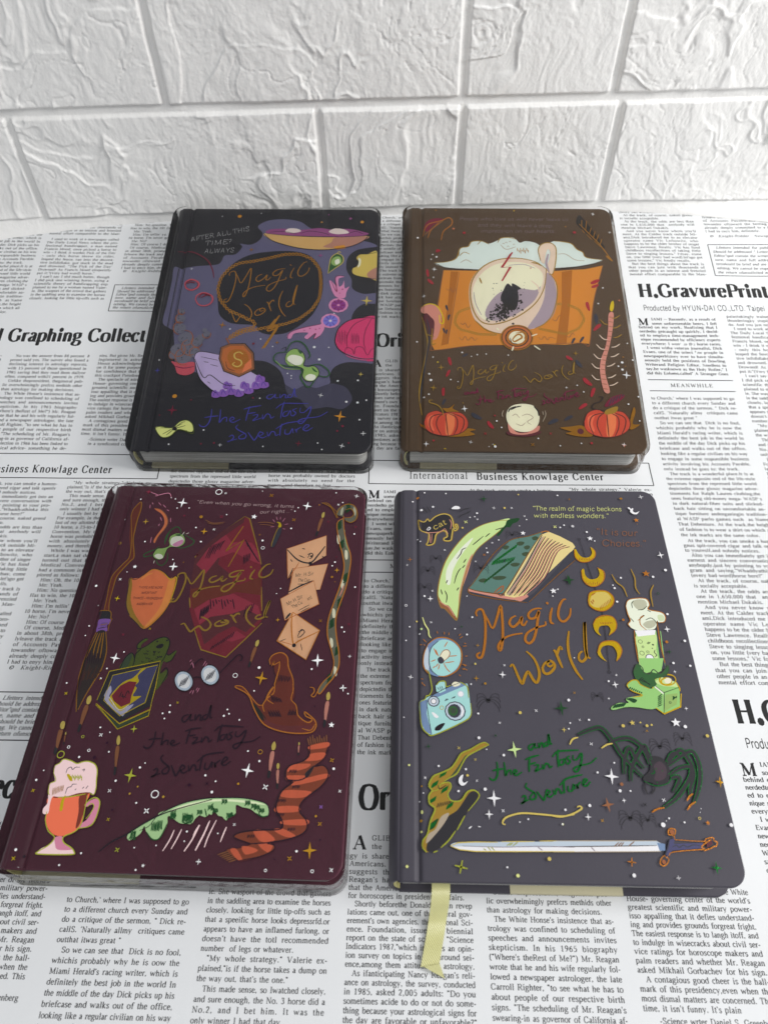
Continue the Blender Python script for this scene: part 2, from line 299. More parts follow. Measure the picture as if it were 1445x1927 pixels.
# ------------------------------------------------------------------ the wall of white foam bricks
def vnoise(x,y,seed):
    r=np.random.RandomState(seed); T=r.rand(256,256); xi=np.floor(x).astype(int); yi=np.floor(y).astype(int); fx=x-xi; fy=y-yi
    fx=fx*fx*fx*(fx*(fx*6-15)+10); fy=fy*fy*fy*(fy*(fy*6-15)+10)
    a=T[yi%256,xi%256]; b=T[yi%256,(xi+1)%256]; c=T[(yi+1)%256,xi%256]; d=T[(yi+1)%256,(xi+1)%256]
    return (a*(1-fx)+b*fx)*(1-fy)+(c*(1-fx)+d*fx)*fy
def fbm(x,y,seed,o=4):
    s=0;a=.5
    for k in range(o): s=s+a*(vnoise(x*2**k+k*17.3,y*2**k+k*9.1,seed+k)-.5); a*=.5
    return s
def wall():
    xs=np.arange(-.46,.4601,.00072); zs=np.arange(.0335,.345,.00072)
    X,Zm=np.meshgrid(xs,zs)
    h=np.zeros_like(X); bid=np.zeros_like(X)
    rows=[(.0435,.1183,(-.357,-.2505,-.038,.0617,.170,.378)),(.1232,.1995,(-.352,-.140,.0605,.1625,.372)),(.2045,.281,(-.352,-.2455,-.038,.0617,.170,.378)),(.286,.36,(-.352,-.140,.0605,.1625,.372))]
    def sm(t): t=np.clip(t,0,1); return t*t*(3-2*t)
    wob=.0006*fbm(X*60,Zm*60,91,3)
    for ri,(z0,z1,vs) in enumerate(rows):
        inrow=sm((Zm-z0+wob)/.0021)*sm((z1-Zm+wob)/.0021)
        d=np.full_like(X,9.)
        for v in vs: d=np.minimum(d,np.abs(X-v+wob))
        b=inrow*sm((d-.0014)/.0022); m=(Zm>z0-.004)&(Zm<z1+.004)
        h=np.where(m,np.maximum(h,b),h)
        bid=np.where(m,ri*10+np.searchsorted(vs,X),bid)
    h*=.0030
    # slate relief: fine crackle, long ridges, shallow hollows; every brick from another piece of stone
    ox=bid*7.31; oz=bid*3.77
    wx=fbm(X*18+ox,Zm*18+oz,5,3)*1.5; wz=fbm(X*18+oz,Zm*18+ox,9,3)*1.5
    n1=fbm(X*26+ox+wx,Zm*14+oz+wz,21,4)
    ridge=np.exp(-(n1/.018)**2)
    n2=fbm(X*13+oz+wx*1.3,Zm*20+ox+wz*1.3,33,4); ridge2=np.exp(-(n2/.012)**2)
    msk=sm(fbm(X*14+oz,Zm*14+ox,44,2)*6+.5); msk2=sm(fbm(X*11+ox,Zm*11+oz,47,2)*6+.45)
    fine=fbm(X*420+wx*9+ox,Zm*230+wz*9+oz,61,3); mid=fbm(X*170+wx*6+ox,Zm*95+wz*6+oz,71,3); cr=np.abs(fbm(X*60+wx*4+oz,Zm*34+wz*4+ox,83,4))
    rel=.0010*ridge*msk+.0008*ridge2*msk2+.0006*np.tanh(n1/.012)*msk2+.0005*np.tanh(n2/.010)*msk+.0009*fine+.0007*mid+.0013*n1-.0007*n2-.0007*np.exp(-(cr/.014)**2)*sm(n2*9+.4)
    body=np.clip(h/.0030,0,1)
    h=h+.82*rel*(.25+.75*body)
    bend=-.0005*np.abs(X/.3)**2-.017*np.clip((np.abs(X+.005)-.12)/.17,0,1.3)**2*np.exp(-((Zm-.0335)/.009)**1.5)
    Y=.5385+bend-h
    # press lines
    V=np.stack([X.ravel(),Y.ravel(),(Zm-.0).ravel()],1); n=len(xs); m=len(zs)
    # follow the sheet's height at the bottom rim
    i=(np.arange(m-1)[:,None]*n+np.arange(n-1)[None,:]).ravel(); F=np.stack([i,i+1,i+n+1,i+n],1)
    # back and sides give the panel its thickness
    Vb=V.copy(); Vb[:,1]=np.maximum(Vb[:,1],.0)+0; Vb[:,1]=(.5385+bend).ravel()+.005
    e=len(V); bt=np.arange(n-1); tp=(m-1)*n+bt; lf=np.arange(m-1)*n; rg=lf+n-1
    Fs=np.vstack([np.stack([bt+1,bt,bt+e,bt+1+e],1),np.stack([tp,tp+1,tp+1+e,tp+e],1),np.stack([lf,lf+n,lf+n+e,lf+e],1)[:,::-1][:, [0,1,2,3]],np.stack([rg+n,rg,rg+e,rg+n+e],1)])
    Fb=F[:,::-1]+e
    return np.vstack([V,Vb]),np.vstack([F,Fs,Fb])
foam=mat('white_foam',(.89,.88,.86),.25,.5,build=noise_bump(560,.28,.0009,4))
V,F=wall(); me=mesh_np('foam_brick_panel',V,F,[foam],smooth=True)
w_=link('brick_wall_panel',me); w_['label']='white embossed foam brick wall panel standing behind the notebooks'; w_['category']='wall panel'
# ------------------------------------------------------------------ notebooks
W,LN,T=.145,.210,.022
def prof(x):
    """height of the cover's upper face at distance x from the hinge edge"""
    x=np.asarray(x,float)
    g=-.0011*np.exp(-((x-.0083)/.0011)**2)
    r=-.0007*np.clip(1-x/.002,0,1)**2
    sp=np.where(x<0,-(T*.55)*(1-np.sqrt(np.clip(1-(x/-.0046)**2,0.0,1))),0)
    return T+np.where(x<0,-.0007+sp,g+r)
RC=.0075
def yspan(x,ins=0):
    w=W-ins; d=w-x
    c=RC-ins
    q=np.where(d<c,c-np.sqrt(np.clip(c*c-(c-d)**2,0,None)),0)
    return ins+q,LN-ins-q
def board(z_top,th,bev=.0005,x0=0.,groove=True):
    """a cover board with rounded fore-edge corners"""
    xs=np.unique(np.r_[np.linspace(x0,.0115,30),np.linspace(.0115,W-RC,24),W-RC+RC*np.sin(np.linspace(0,math.pi/2,12))])
    bm=bmesh.new(); levels=[]
    for (ins,dz,top) in ((bev,0,1),(0,bev,1),(0,th-bev,0),(bev,th,0)):
        row=[]
        for x in xs:
            xx=min(x,W-ins-1e-7) if x>W-RC else x
            a,b=yspan(xx,ins)
            z=(float(prof(max(x,0)))-T if groove else 0)+z_top-dz
            row.append((bm.verts.new((xx-W/2,a-LN/2,z)),bm.verts.new((xx-W/2,b-LN/2,z))))
        levels.append(row)
    n=len(xs)
    for i in range(n-1):
        for lv,fl in ((0,0),(3,1)):
            a=levels[lv]; bm.faces.new((a[i][0],a[i+1][0],a[i+1][1],a[i][1]))
        for l in range(3):
            a,b=levels[l],levels[l+1]
            for s in (0,1): bm.faces.new((a[i][s],a[i+1][s],b[i+1][s],b[i][s]))
    for l in range(3):
        a,b=levels[l],levels[l+1]
        bm.faces.new((a[0][0],a[0][1],b[0][1],b[0][0])); bm.faces.new((a[-1][0],a[-1][1],b[-1][1],b[-1][0]))
    return bm
def spine_bm():
    bm=bmesh.new(); n=22; rows=[]
    for off in (0,.0019):
        r=[]
        for k in range(n+1):
            a=math.pi/2+math.pi*k/n
            x=(.0046-off)*math.cos(a); z=T/2+(T/2-.0007-off)*math.sin(a)
            r.append([bm.verts.new((x-W/2,y-LN/2,z)) for y in (.0007,LN-.0007)])
        rows.append(r)
    for r in rows:
        for k in range(n): bm.faces.new((r[k][0],r[k+1][0],r[k+1][1],r[k][1]))
    for k in range(n):
        for s in (0,1): bm.faces.new((rows[0][k][s],rows[0][k+1][s],rows[1][k+1][s],rows[1][k][s]))
    for k in (0,n): bm.faces.new((rows[0][k][0],rows[0][k][1],rows[1][k][1],rows[1][k][0]))
    return bm
def rounded_box(x0,x1,y0,y1,z0,z1,rad,nseg=6,bev=0,left=True):
    """prism with rounded right (and left) corners in plan"""
    pts=[]
    cs=[(x1-rad,y0+rad,-90),(x1-rad,y1-rad,0)]
    cs+= [(x0+rad,y1-rad,90),(x0+rad,y0+rad,180)] if left else []
    for cx,cy,a0 in cs:
        for k in range(nseg+1):
            a=math.radians(a0+90*k/nseg); pts.append((cx+rad*math.cos(a),cy+rad*math.sin(a)))
    if not left: pts+= [(x0,y1),(x0,y0)]
    bm=bmesh.new(); lo=[bm.verts.new((p[0],p[1],z0)) for p in pts]; hi=[bm.verts.new((p[0],p[1],z1)) for p in pts]
    bm.faces.new(hi); bm.faces.new(lo[::-1]); n=len(pts)
    for i in range(n): bm.faces.new((lo[i],lo[(i+1)%n],hi[(i+1)%n],hi[i]))
    if bev: bmesh.ops.bevel(bm,geom=[e for e in bm.edges if abs(e.verts[0].co.z-e.verts[1].co.z)<1e-6],offset=bev,segments=3,affect='EDGES',profile=.6)
    return bm
def paper_build(nt,b):
    tc=node(nt,'ShaderNodeTexCoord'); sx=node(nt,'ShaderNodeSeparateXYZ'); nt.links.new(tc.outputs['Object'],sx.inputs[0])
    mp=node(nt,'ShaderNodeMapping'); mp.inputs['Scale'].default_value=(9,9,900); nt.links.new(tc.outputs['Object'],mp.inputs['Vector'])
    n=node(nt,'ShaderNodeTexNoise'); n.inputs['Scale'].default_value=1; n.inputs['Detail'].default_value=3; nt.links.new(mp.outputs[0],n.inputs['Vector'])
    cr=node(nt,'ShaderNodeValToRGB'); cr.color_ramp.elements[0].position=.35; cr.color_ramp.elements[1].position=.65
    cr.color_ramp.elements[0].color=(.34,.34,.32,1); cr.color_ramp.elements[1].color=(.80,.79,.76,1)
    nt.links.new(n.outputs['Fac'],cr.inputs[0]); nt.links.new(cr.outputs[0],b.inputs['Base Color'])
    bp=node(nt,'ShaderNodeBump'); bp.inputs['Strength'].default_value=.5; bp.inputs['Distance'].default_value=.0003
    nt.links.new(n.outputs['Fac'],bp.inputs['Height']); nt.links.new(bp.outputs['Normal'],b.inputs['Normal'])
m_page=mat('page_edges',(.6,.6,.58),.8,.2,build=paper_build)
m_head=mat('yellow_headband',(.68,.62,.26),.6,.3,build=noise_bump(1500,.5,.0006))
m_label=mat('pale_paper_label',(.62,.57,.38),.55,.3,build=noise_bump(300,.3,.0004,4,.12,(.62,.57,.38)))
def film_build(nt,b):
    out=nt.nodes['Material Output']; nt.nodes.remove(b)
    tr=node(nt,'ShaderNodeBsdfTransparent'); tr.inputs[0].default_value=(1,1,1,1)
    gl=node(nt,'ShaderNodeBsdfGlossy'); gl.inputs['Roughness'].default_value=.06
    df=node(nt,'ShaderNodeBsdfDiffuse'); df.inputs[0].default_value=(.8,.82,.84,1)  # pale diffuse colour, mixed in at grazing angles to imitate the film's edge sheen
    fr=node(nt,'ShaderNodeFresnel'); fr.inputs['IOR'].default_value=1.3
    tc=node(nt,'ShaderNodeTexCoord'); n=node(nt,'ShaderNodeTexNoise'); n.inputs['Scale'].default_value=38; n.inputs['Detail'].default_value=5; n.inputs['Distortion'].default_value=1.2
    nt.links.new(tc.outputs['Object'],n.inputs['Vector'])
    bp=node(nt,'ShaderNodeBump'); bp.inputs['Strength'].default_value=.3; bp.inputs['Distance'].default_value=.002
    nt.links.new(n.outputs['Fac'],bp.inputs['Height'])
    nt.links.new(bp.outputs[0],gl.inputs['Normal']); nt.links.new(bp.outputs[0],fr.inputs['Normal'])
    m1=node(nt,'ShaderNodeMixShader'); m2=node(nt,'ShaderNodeMixShader'); lw=node(nt,'ShaderNodeLayerWeight'); lw.inputs[0].default_value=.35; pw=node(nt,'ShaderNodeMath',operation='POWER'); pw.inputs[1].default_value=5; ml=node(nt,'ShaderNodeMath',operation='MULTIPLY_ADD'); ml.inputs[1].default_value=.22; ml.inputs[2].default_value=.003
    nt.links.new(lw.outputs['Facing'],pw.inputs[0]); nt.links.new(pw.outputs[0],ml.inputs[0]); nt.links.new(ml.outputs[0],m2.inputs[0])
    nt.links.new(fr.outputs[0],m1.inputs[0]); nt.links.new(tr.outputs[0],m1.inputs[1]); nt.links.new(gl.outputs[0],m1.inputs[2])
    nt.links.new(m1.outputs[0],m2.inputs[1]); nt.links.new(df.outputs[0],m2.inputs[2]); nt.links.new(m2.outputs[0],out.inputs[0])
m_film=mat('clear_shrink_film',(1,1,1),.1,build=film_build)
def ink_build(metal):
    def f(nt,b):
        a=node(nt,'ShaderNodeAttribute',attribute_name='ink'); nt.links.new(a.outputs['Color'],b.inputs['Base Color'])
        if metal:
            tc=node(nt,'ShaderNodeTexCoord'); n=node(nt,'ShaderNodeTexNoise'); n.inputs['Scale'].default_value=900; nt.links.new(tc.outputs['Object'],n.inputs['Vector'])
            bp=node(nt,'ShaderNodeBump'); bp.inputs['Strength'].default_value=.5; bp.inputs['Distance'].default_value=.0004
            nt.links.new(n.outputs['Fac'],bp.inputs['Height']); nt.links.new(bp.outputs['Normal'],b.inputs['Normal'])
    return f
m_ink=mat('printing_ink',(.5,.5,.5),.5,.3,build=ink_build(0))
m_foil=mat('stamped_foil',(.5,.5,.5),.28,.5,.72,build=ink_build(1))
# ------------------------------------------------------------------ cover artwork
COL={'a': '2b2a33', 'b': '625f7b', 'c': '232228', 'd': '*b07a28', 'e': '4443a0', 'f': 'c9a468', 'g': 'b0806e', 'h': '8e4a7c', 'i': 'd9cbc4', 'j': '1d1820', 'k': 'c8b25a', 'l': 'c98a2a', 'm': 'b0557e', 'n': 'd28ab0', 'o': '8a3a86', 'p': '7a78c8', 'q': 'c83a6c', 'r': '7a1f44', 's': '8fae62', 't': 'dfe4cf', 'u': '2f5a30', 'v': '454355', 'w': 'c0505e', 'x': 'b9a8cc', 'y': '8a5fae', 'z': '9a5a34', 'A': 'b86a34', 'B': 'd9dc8a', 'C': '761f36', 'D': 'e6e4e6', 'E': '5c2a30', 'F': '6b6a78', 'G': 'c9832e', 'H': 'a8671f', 'I': 'cfd9d2', 'J': 'a99a86', 'K': 'd8c3ae', 'L': 'a3939c', 'M': '2a2622', 'N': 'a02832', 'O': 'c04a34', 'P': 'e0dcc0', 'Q': 'c98878', 'R': '3a3a44', 'S': '*f0c424', 'T': '98782a', 'U': '5f3028', 'V': 'd87a4c', 'W': 'e2924a', 'X': '4d5a20', 'Y': '47466a', 'Z': 'b0aec6', '0': '7a2432', '1': '963244', '2': '2a0d22', '3': 'e0b088', '4': '6a3030', '5': '6a6a5a', '6': 'c4d0a8', '7': '8fae7c', '8': 'd9694a', '9': '6e3024', '!': 'c0d890', '@': '14421e', '#': '56786e', '$': 'dcc888', '%': '9fd0cc', '&': '6f86a8', '^': 'b8c4d0', '_': '2c2a2e', '=': '*1f7a34', '~': '*dc8a34', '+': '8fc070', '<': 'e8c0c0', '>': 'c07890', ':': '*9a6a3a', '/': '5a3f9a', '?': '857580', '(': '*c8cc4a', ')': '8e5b3a', '[': '*d9a030', ']': '4a2c22', '{': '3a4a34', '}': 'b4b49c', '|': '7a5a9a', '`': '362b29', '"': '44363f', "'": '8a442c', ',': 'cc6646'}
ART=[
(0,'printed_cloud',None,'Fb 26 1003 28 1172 30 1381 27 1510 82 1500 187 1523 320 1537 353 1574 369 1627 443 1639 483 1710 465 1742 542 1733 602 1783 615 1848 577 1906 590 1941 656 1980 766 1991 880 1966 953 1905 1082 1833 1358 1774 1444 1726 1361 1707 1294 1684 1239 1613 1234 1500 1273 1411 1284 1323 1362 1275 1458 1281 1458 1193 1365 1185 1303 1117 1289 1017 1338 886 1379 791 1444 685 1382 684 1271 686 1196 647 1168 578 1171 513 1086 479 1017 500 953 465 892 499 872 559 840 620 775 673 699 694 577 671 488 577 377 576 288 598 168 651 127 840 99 946;Fv 889 499 953 465 1017 500 1086 479 1171 513 1218 510 1280 481 1320 392 1264 318 1167 332 1048 316 995 388 920 417;Fc 352 1331 383 1456 451 1565 552 1636 684 1667 847 1672 972 1629 1054 1516 1078 1391 1076 1251 1044 1131 998 1047 915 963 842 920 741 912 674 941 644 990 488 1005 403 1070 375 1175'),
(0,'printed_chain',None,'Sd 51 641 1018 633 1034 620 1030 628 1014 641 1018;Sd 51 618 1031 610 1047 597 1043 605 1027 618 1031;Sd 51 594 1044 586 1060 573 1056 581 1040 594 1044;Sd 52 571 1058 563 1073 549 1070 558 1054 571 1058;Sd 52 547 1071 539 1087 526 1083 534 1067 547 1071;Sd 52 523 1084 515 1100 502 1096 510 1080 523 1084;Sd 52 500 1097 491 1113 478 1109 486 1093 500 1097;Sd 52 476 1110 467 1126 454 1122 463 1106 476 1110;Sd 52 452 1123 448 1141 434 1144 438 1126 452 1123;Sd 52 433 1147 430 1165 416 1169 419 1151 433 1147;Sd 52 414 1172 412 1190 397 1195 400 1176 414 1172;Sd 52 396 1197 396 1215 383 1222 382 1205 396 1197;Sd 52 382 1226 385 1243 373 1254 369 1237 382 1226;Sd 53 372 1258 376 1275 363 1287 360 1269 372 1258;Sd 53 362 1290 367 1306 356 1319 351 1303 362 1290;Sd 53 356 1322 367 1333 360 1350 350 1340 356 1322;Sd 53 360 1354 371 1364 364 1382 354 1372 360 1354;Sd 53 364 1386 375 1396 368 1415 358 1404 364 1386;Sd 53 369 1418 382 1422 381 1441 367 1437 369 1418;Sd 53 382 1443 396 1447 395 1466 381 1463 382 1443;Sd 53 396 1469 410 1472 409 1492 395 1488 396 1469;Sd 54 410 1494 424 1495 426 1513 412 1513 410 1494;Sd 54 428 1515 443 1512 447 1529 432 1533 428 1515;Sd 54 449 1531 463 1528 468 1546 453 1549 449 1531;Sd 54 470 1547 484 1541 490 1557 476 1563 470 1547;Sd 54 493 1557 506 1547 515 1561 502 1571 493 1557;Sd 54 518 1562 531 1552 540 1566 527 1575 518 1562;Sd 54 543 1566 556 1556 565 1570 552 1580 543 1566;Sd 54 568 1571 581 1561 590 1575 576 1585 568 1571;Sd 54 592 1576 606 1568 614 1582 600 1591 592 1576;Sd 54 617 1583 631 1575 639 1589 625 1598 617 1583;Sd 54 641 1590 655 1582 663 1596 649 1605 641 1590;Sd 54 666 1597 680 1589 688 1604 674 1612 666 1597;Sd 54 690 1604 704 1597 712 1612 698 1620 690 1604;Sd 54 714 1613 728 1605 736 1621 722 1629 714 1613;Sd 54 739 1622 753 1614 760 1630 746 1637 739 1622;Sd 54 763 1630 777 1623 785 1638 771 1646 763 1630;Sd 54 787 1639 800 1629 810 1642 796 1653 787 1639;Sd 54 812 1642 825 1630 835 1642 823 1654 812 1642;Sd 54 838 1643 850 1631 861 1643 849 1655 838 1643;Sd 54 864 1643 876 1631 887 1643 874 1655 864 1643;Sd 54 889 1643 900 1629 912 1638 901 1652 889 1643;Sd 54 915 1637 923 1620 937 1625 928 1642 915 1637;Sd 54 939 1624 948 1607 961 1612 953 1629 939 1624;Sd 54 964 1611 972 1594 986 1599 977 1616 964 1611;Sd 54 988 1597 990 1577 1004 1573 1002 1592 988 1597;Sd 54 1006 1570 1007 1550 1022 1546 1020 1565 1006 1570;Sd 54 1023 1543 1025 1523 1039 1519 1038 1538 1023 1543;Sd 53 1041 1516 1038 1498 1050 1488 1053 1506 1041 1516;Sd 53 1050 1485 1044 1468 1054 1454 1061 1471 1050 1485;Sd 53 1055 1451 1048 1434 1059 1420 1065 1437 1055 1451;Sd 53 1060 1417 1053 1401 1064 1387 1070 1403 1060 1417;Sd 53 1064 1384 1056 1369 1065 1354 1073 1368 1064 1384;Sd 53 1065 1350 1057 1336 1065 1320 1074 1334 1065 1350;Sd 53 1065 1317 1056 1303 1064 1287 1073 1301 1065 1317;Sd 52 1064 1284 1056 1270 1064 1255 1073 1268 1064 1284;Sd 52 1064 1251 1054 1241 1059 1224 1070 1235 1064 1251;Sd 52 1058 1221 1045 1215 1047 1197 1060 1203 1058 1221;Sd 52 1046 1194 1033 1188 1035 1170 1048 1176 1046 1194;Sd 52 1034 1167 1021 1161 1023 1143 1036 1149 1034 1167;Sd 52 1022 1140 1009 1138 1008 1120 1021 1122 1022 1140;Sd 52 1006 1118 992 1119 989 1101 1003 1101 1006 1118;Sd 52 987 1099 973 1100 970 1083 984 1082 987 1099;Sd 51 969 1081 955 1081 952 1064 966 1064 969 1081;Sd 51 950 1062 936 1063 933 1046 947 1045 950 1062;Sd 51 931 1044 917 1050 911 1035 925 1029 931 1044;Sd 51 909 1034 895 1039 889 1024 902 1019 909 1034;Sd 51 887 1023 873 1028 867 1013 880 1008 887 1023;Sd 51 865 1012 851 1017 845 1003 858 997 865 1012;Sd 51 842 1002 829 1010 821 997 834 989 842 1002;Sd 51 819 996 806 1004 798 991 811 983 819 996;Sd 51 796 990 783 998 775 985 788 977 796 990;Sd 51 772 984 759 992 751 979 764 971 772 984;Sd 51 749 978 736 986 728 972 741 965 749 978;Sd 51 726 972 713 979 705 966 718 958 726 972;Sd 51 702 965 689 973 682 959 695 952 702 965;Sd 51 679 959 666 967 658 954 671 946 679 959;Sd 51 656 953 643 961 635 948 648 940 656 953;Sd 51 633 947 620 955 612 942 625 934 633 947;Sd 51 609 942 596 950 588 937 601 929 609 942;Sd 51 586 936 573 942 566 928 579 922 586 936;Sd 51 564 927 550 930 546 915 560 911 564 927;Sd 51 544 913 530 917 525 901 539 898 544 913;Sd 51 523 900 510 903 505 888 519 884 523 900;Sd 51 503 886 489 890 485 874 499 871 503 886;Sd 51 641 1018 635 1003 646 990 652 1005 641 1018;Sd 51 646 986 636 986 635 972 645 973 646 986;Sd 51 632 971 619 978 612 964 625 957 632 971;Sd 51 610 964 596 971 589 957 602 950 610 964;Sd 51 587 956 573 963 566 949 580 942 587 956;Sd 51 564 948 551 954 544 940 558 934 564 948;Sd 51 542 938 529 940 526 923 539 922 542 938;Sd 51 524 921 510 922 507 906 521 905 524 921;Sd 51 506 904 492 905 489 889 503 888 506 904;Sd 51 487 887 485 887 484 885 487 885 487 887;Sd 90 798 1070 749 961 796 981 712 791;Sd 77 777 1044 733 945 787 962'),
(0,'printed_lightning_bolt',None,'Sd 103 805 1078 756 965 801 985 726 796'),
(0,'title_lettering',None,'Sd 46 426 1432 421 1453 437 1473 458 1473 468 1447 473 1396 467 1314 456 1245 440 1198 420 1192 414 1209 432 1223;Sd 46 460 1471 485 1420 512 1366 541 1431 568 1506 572 1429 570 1359 564 1301 553 1251 541 1242 540 1272 572 1311 623 1335 681 1347;Sd 46 652 1450 624 1433 612 1402 631 1381 666 1410 686 1444 682 1403 695 1396 714 1424;Sd 46 807 1501 784 1502 750 1490 726 1463 733 1438 764 1445 790 1487 779 1442 762 1371 739 1315 712 1292 693 1312 709 1351 763 1385 815 1404 819 1426;Sd 46 869 1512 853 1466 850 1425 867 1415;Sd 46 839 1544 844 1536 849 1533;Sd 46 956 1570 935 1561 912 1522 898 1474 906 1439 931 1435 964 1468 977 1515;Sd 46 459 1089 473 1103 485 1081 502 1040 518 1018 533 1049 553 1076 564 1066 580 1039 597 1032 613 1063 613 1100 596 1138 575 1161 556 1173;Sd 46 680 1140 652 1127 635 1099 645 1077 672 1082 700 1109 700 1131 680 1140 665 1122 676 1112 695 1124;Sd 46 706 1194 718 1186 730 1149 745 1113;Sd 46 723 1167 734 1197 748 1212 756 1199;Sd 46 807 1297 791 1233 792 1167 815 1109 845 1068;Sd 46 867 1205 847 1189 841 1163 858 1154 884 1179 883 1218 891 1290 903 1352 896 1277 890 1212 891 1181 904 1173'),
(0,'subtitle_lettering',None,'Se 44 819 424 790 416 781 398 801 388 822 406 833 426 834 398 855 399;Se 44 863 427 866 397 884 423 899 419 899 398 918 402;Se 44 938 428 914 419 916 404 937 406 946 435 951 475 958 421 962 411 973 414;Se 44 444 307 446 252 439 203 418 174 390 177 380 192;Se 44 406 240 445 249 492 255;Se 44 500 304 503 256 504 205 523 237 545 243 547 209;Se 44 567 217 593 235 578 247 566 224 590 207 633 233;Se 44 681 329 671 269 667 220;Se 44 644 307 691 324 751 336;Se 44 672 274 722 284;Se 44 706 262 735 268 733 249 710 222 766 244;Se 44 767 269 772 235 793 273 813 265 822 242 841 256;Se 44 895 369 886 320 882 241;Se 44 846 316 887 353 962 356 1047 356;Se 44 924 298 898 286 896 258 921 264 937 301 945 263;Se 44 977 318 953 304 974 283 956 261 941 271;Se 44 1000 323 999 291 1027 290 1065 333 1057 277 1027 216 1003 204 994 225 1034 244 1117 258 1172 295;Se 44 576 100 595 113 606 95 586 71 571 66 628 86;Se 44 622 191 611 170 630 150 677 121 675 92 646 86 638 103 669 129;Se 44 690 135 721 92 737 80 764 145;Se 44 756 106 785 126 765 138 754 116 780 95 809 110;Se 44 807 140 818 109 834 141 854 138 863 114 882 124;Se 44 894 202 887 157 889 112;Se 44 859 162 910 201 970 216 1034 225;Se 44 918 160 919 128 946 129 961 166 968 133;Se 44 978 165 990 138 988 157 1016 180;Se 44 1028 158 1063 188 1044 195 1027 163 1052 151 1086 176'),
(0,'quote_lettering',None,'WD 16 36 107 1756 521 1870|AFTER ALL THIS;WD 16 36 215 1719 404 1740|TIME?;WD 16 35 218 1644 443 1658|ALWAYS.'),
(0,'printed_dish',None,'Ff 624 1844 752 1830 946 1816 1152 1814 1373 1824 1345 1778 1265 1725 1157 1697 1036 1685 885 1702 745 1748 673 1787;Fg 1152 1814 1370 1820 1331 1768 1251 1721 1171 1701 1061 1715 1114 1757;Fh 640 1848 665 1883 775 1892 886 1881 1023 1901 1106 1887 1230 1895 1342 1864 1378 1843 1288 1819 1083 1817 890 1822 738 1830;Fi 777 1861 802 1896 864 1892 890 1866 833 1850;Fi 1091 1863 1133 1898 1203 1887 1235 1853 1150 1841;Pl 1129 1716 1210 1735 1220 1702 1158 1690;Sj 41 624 1844 673 1787 745 1748 885 1702 1036 1685 1157 1697 1265 1725 1345 1778 1378 1828 1415 1874;Sj 34 644 1843 808 1823 1014 1813 1220 1815 1373 1828;Sj 28 667 1856 763 1865 862 1839;Sj 28 889 1846 956 1870 1053 1852 1096 1833;Sj 27 1232 1849 1286 1869 1342 1843'),
(0,'printed_radish',None,'Fu 1111 1553 1122 1608 1160 1645 1201 1627 1205 1563 1167 1517 1128 1490 1108 1459;Fs 1124 1562 1142 1612 1182 1618 1194 1563 1153 1532;Ft 1150 1581 1176 1599 1184 1563 1159 1544;Sk 40 1108 1459 1114 1553 1124 1612 1160 1649 1202 1624 1205 1563 1154 1508 1108 1459;Sk 41 1160 1649 1175 1668 1189 1657'),
(0,'printed_gourd',None,'Fk 1297 1610 1322 1643 1376 1647 1448 1666 1455 1413 1397 1421 1317 1438 1278 1461 1274 1509 1306 1533 1319 1573;Fg 1382 1465 1452 1520 1455 1413 1397 1419;FP 1313 1610 1332 1592 1329 1537 1311 1519 1317 1573;SM 40 1448 1666 1376 1647 1322 1643 1297 1606 1314 1564 1302 1528 1276 1509 1278 1461 1330 1433 1455 1409'),
(0,'printed_squid',None,'Fn 1167 1252 1124 1374 1133 1392 1176 1339 1162 1410 1184 1437 1224 1428 1185 1410 1191 1339 1214 1357 1223 1393 1232 1322 1261 1340 1244 1288 1233 1235;Fn 1100 1015 1078 998 953 963 880 922 873 881 896 878 918 922 1006 928 984 890 1010 874 1057 924 1048 875 1084 900 1112 965;Dn 1195 1170 65;Dn 1148 1032 64;Do 1195 1170 49;Dp 1148 1032 49;Dn 1195 1170 10;Di 1148 1032 10;Lr 39 1210 1170 1239 1170;Lr 39 1206 1156 1228 1130;Lr 39 1196 1150 1198 1112;Lr 39 1184 1155 1166 1129;Lr 39 1179 1170 1151 1169;Lr 39 1183 1184 1161 1211;Lr 39 1194 1190 1192 1228;Lr 39 1205 1185 1224 1212;L/ 38 1163 1032 1191 1032;L/ 38 1159 1018 1181 992;L/ 38 1149 1012 1151 975;L/ 38 1138 1017 1119 991;L/ 38 1132 1031 1104 1031;L/ 38 1136 1046 1115 1071;L/ 38 1147 1052 1145 1088;L/ 38 1158 1046 1176 1072;Dm 1177 1304 7;Dm 1216 1313 7;Dm 1198 1278 5;Dm 1017 964 6;Dm 980 947 5;Dm 1055 956 6;Dm 1080 965 5;Sr 33 1136 1383 1178 1287 1162 1410 1184 1437 1224 1432;Sr 32 873 881 886 927 953 963 1081 1001;Sr 32 1010 874 1057 924 1048 875 1087 903'),
(0,'printed_lantern',None,'Fq 1189 885 1207 966 1268 1033 1357 1059 1462 1052 1471 721 1381 715 1281 742 1216 789 1191 836;Fm 1268 758 1381 718 1470 725 1471 704 1382 699 1282 726;Pq 1400 715 1443 716 1442 694 1404 693;Sj 45 1462 1055 1357 1059 1268 1033 1207 966 1189 885 1194 833 1227 779 1306 730 1394 712 1471 719;Sr 38 1383 1051 1308 1000 1267 902 1272 789;Sr 38 1421 1051 1386 952 1377 855 1391 791;Sr 37 1255 758 1266 805 1304 790 1318 750 1328 806 1372 806 1405 744 1429 791 1468 808;Sr 32 1208 950 1208 853;Sr 32 1296 926 1297 838;Sr 32 1219 937 1220 840;Sr 32 1305 913 1307 838;Sr 32 1229 950 1232 827;Sr 32 1313 927 1317 838;Sr 32 1239 937 1242 853;Sr 32 1323 914 1327 838;Sr 32 1249 950 1254 840;Sr 32 1331 927 1337 838;Sr 32 1260 937 1266 828;Sr 32 1340 914 1347 838'),
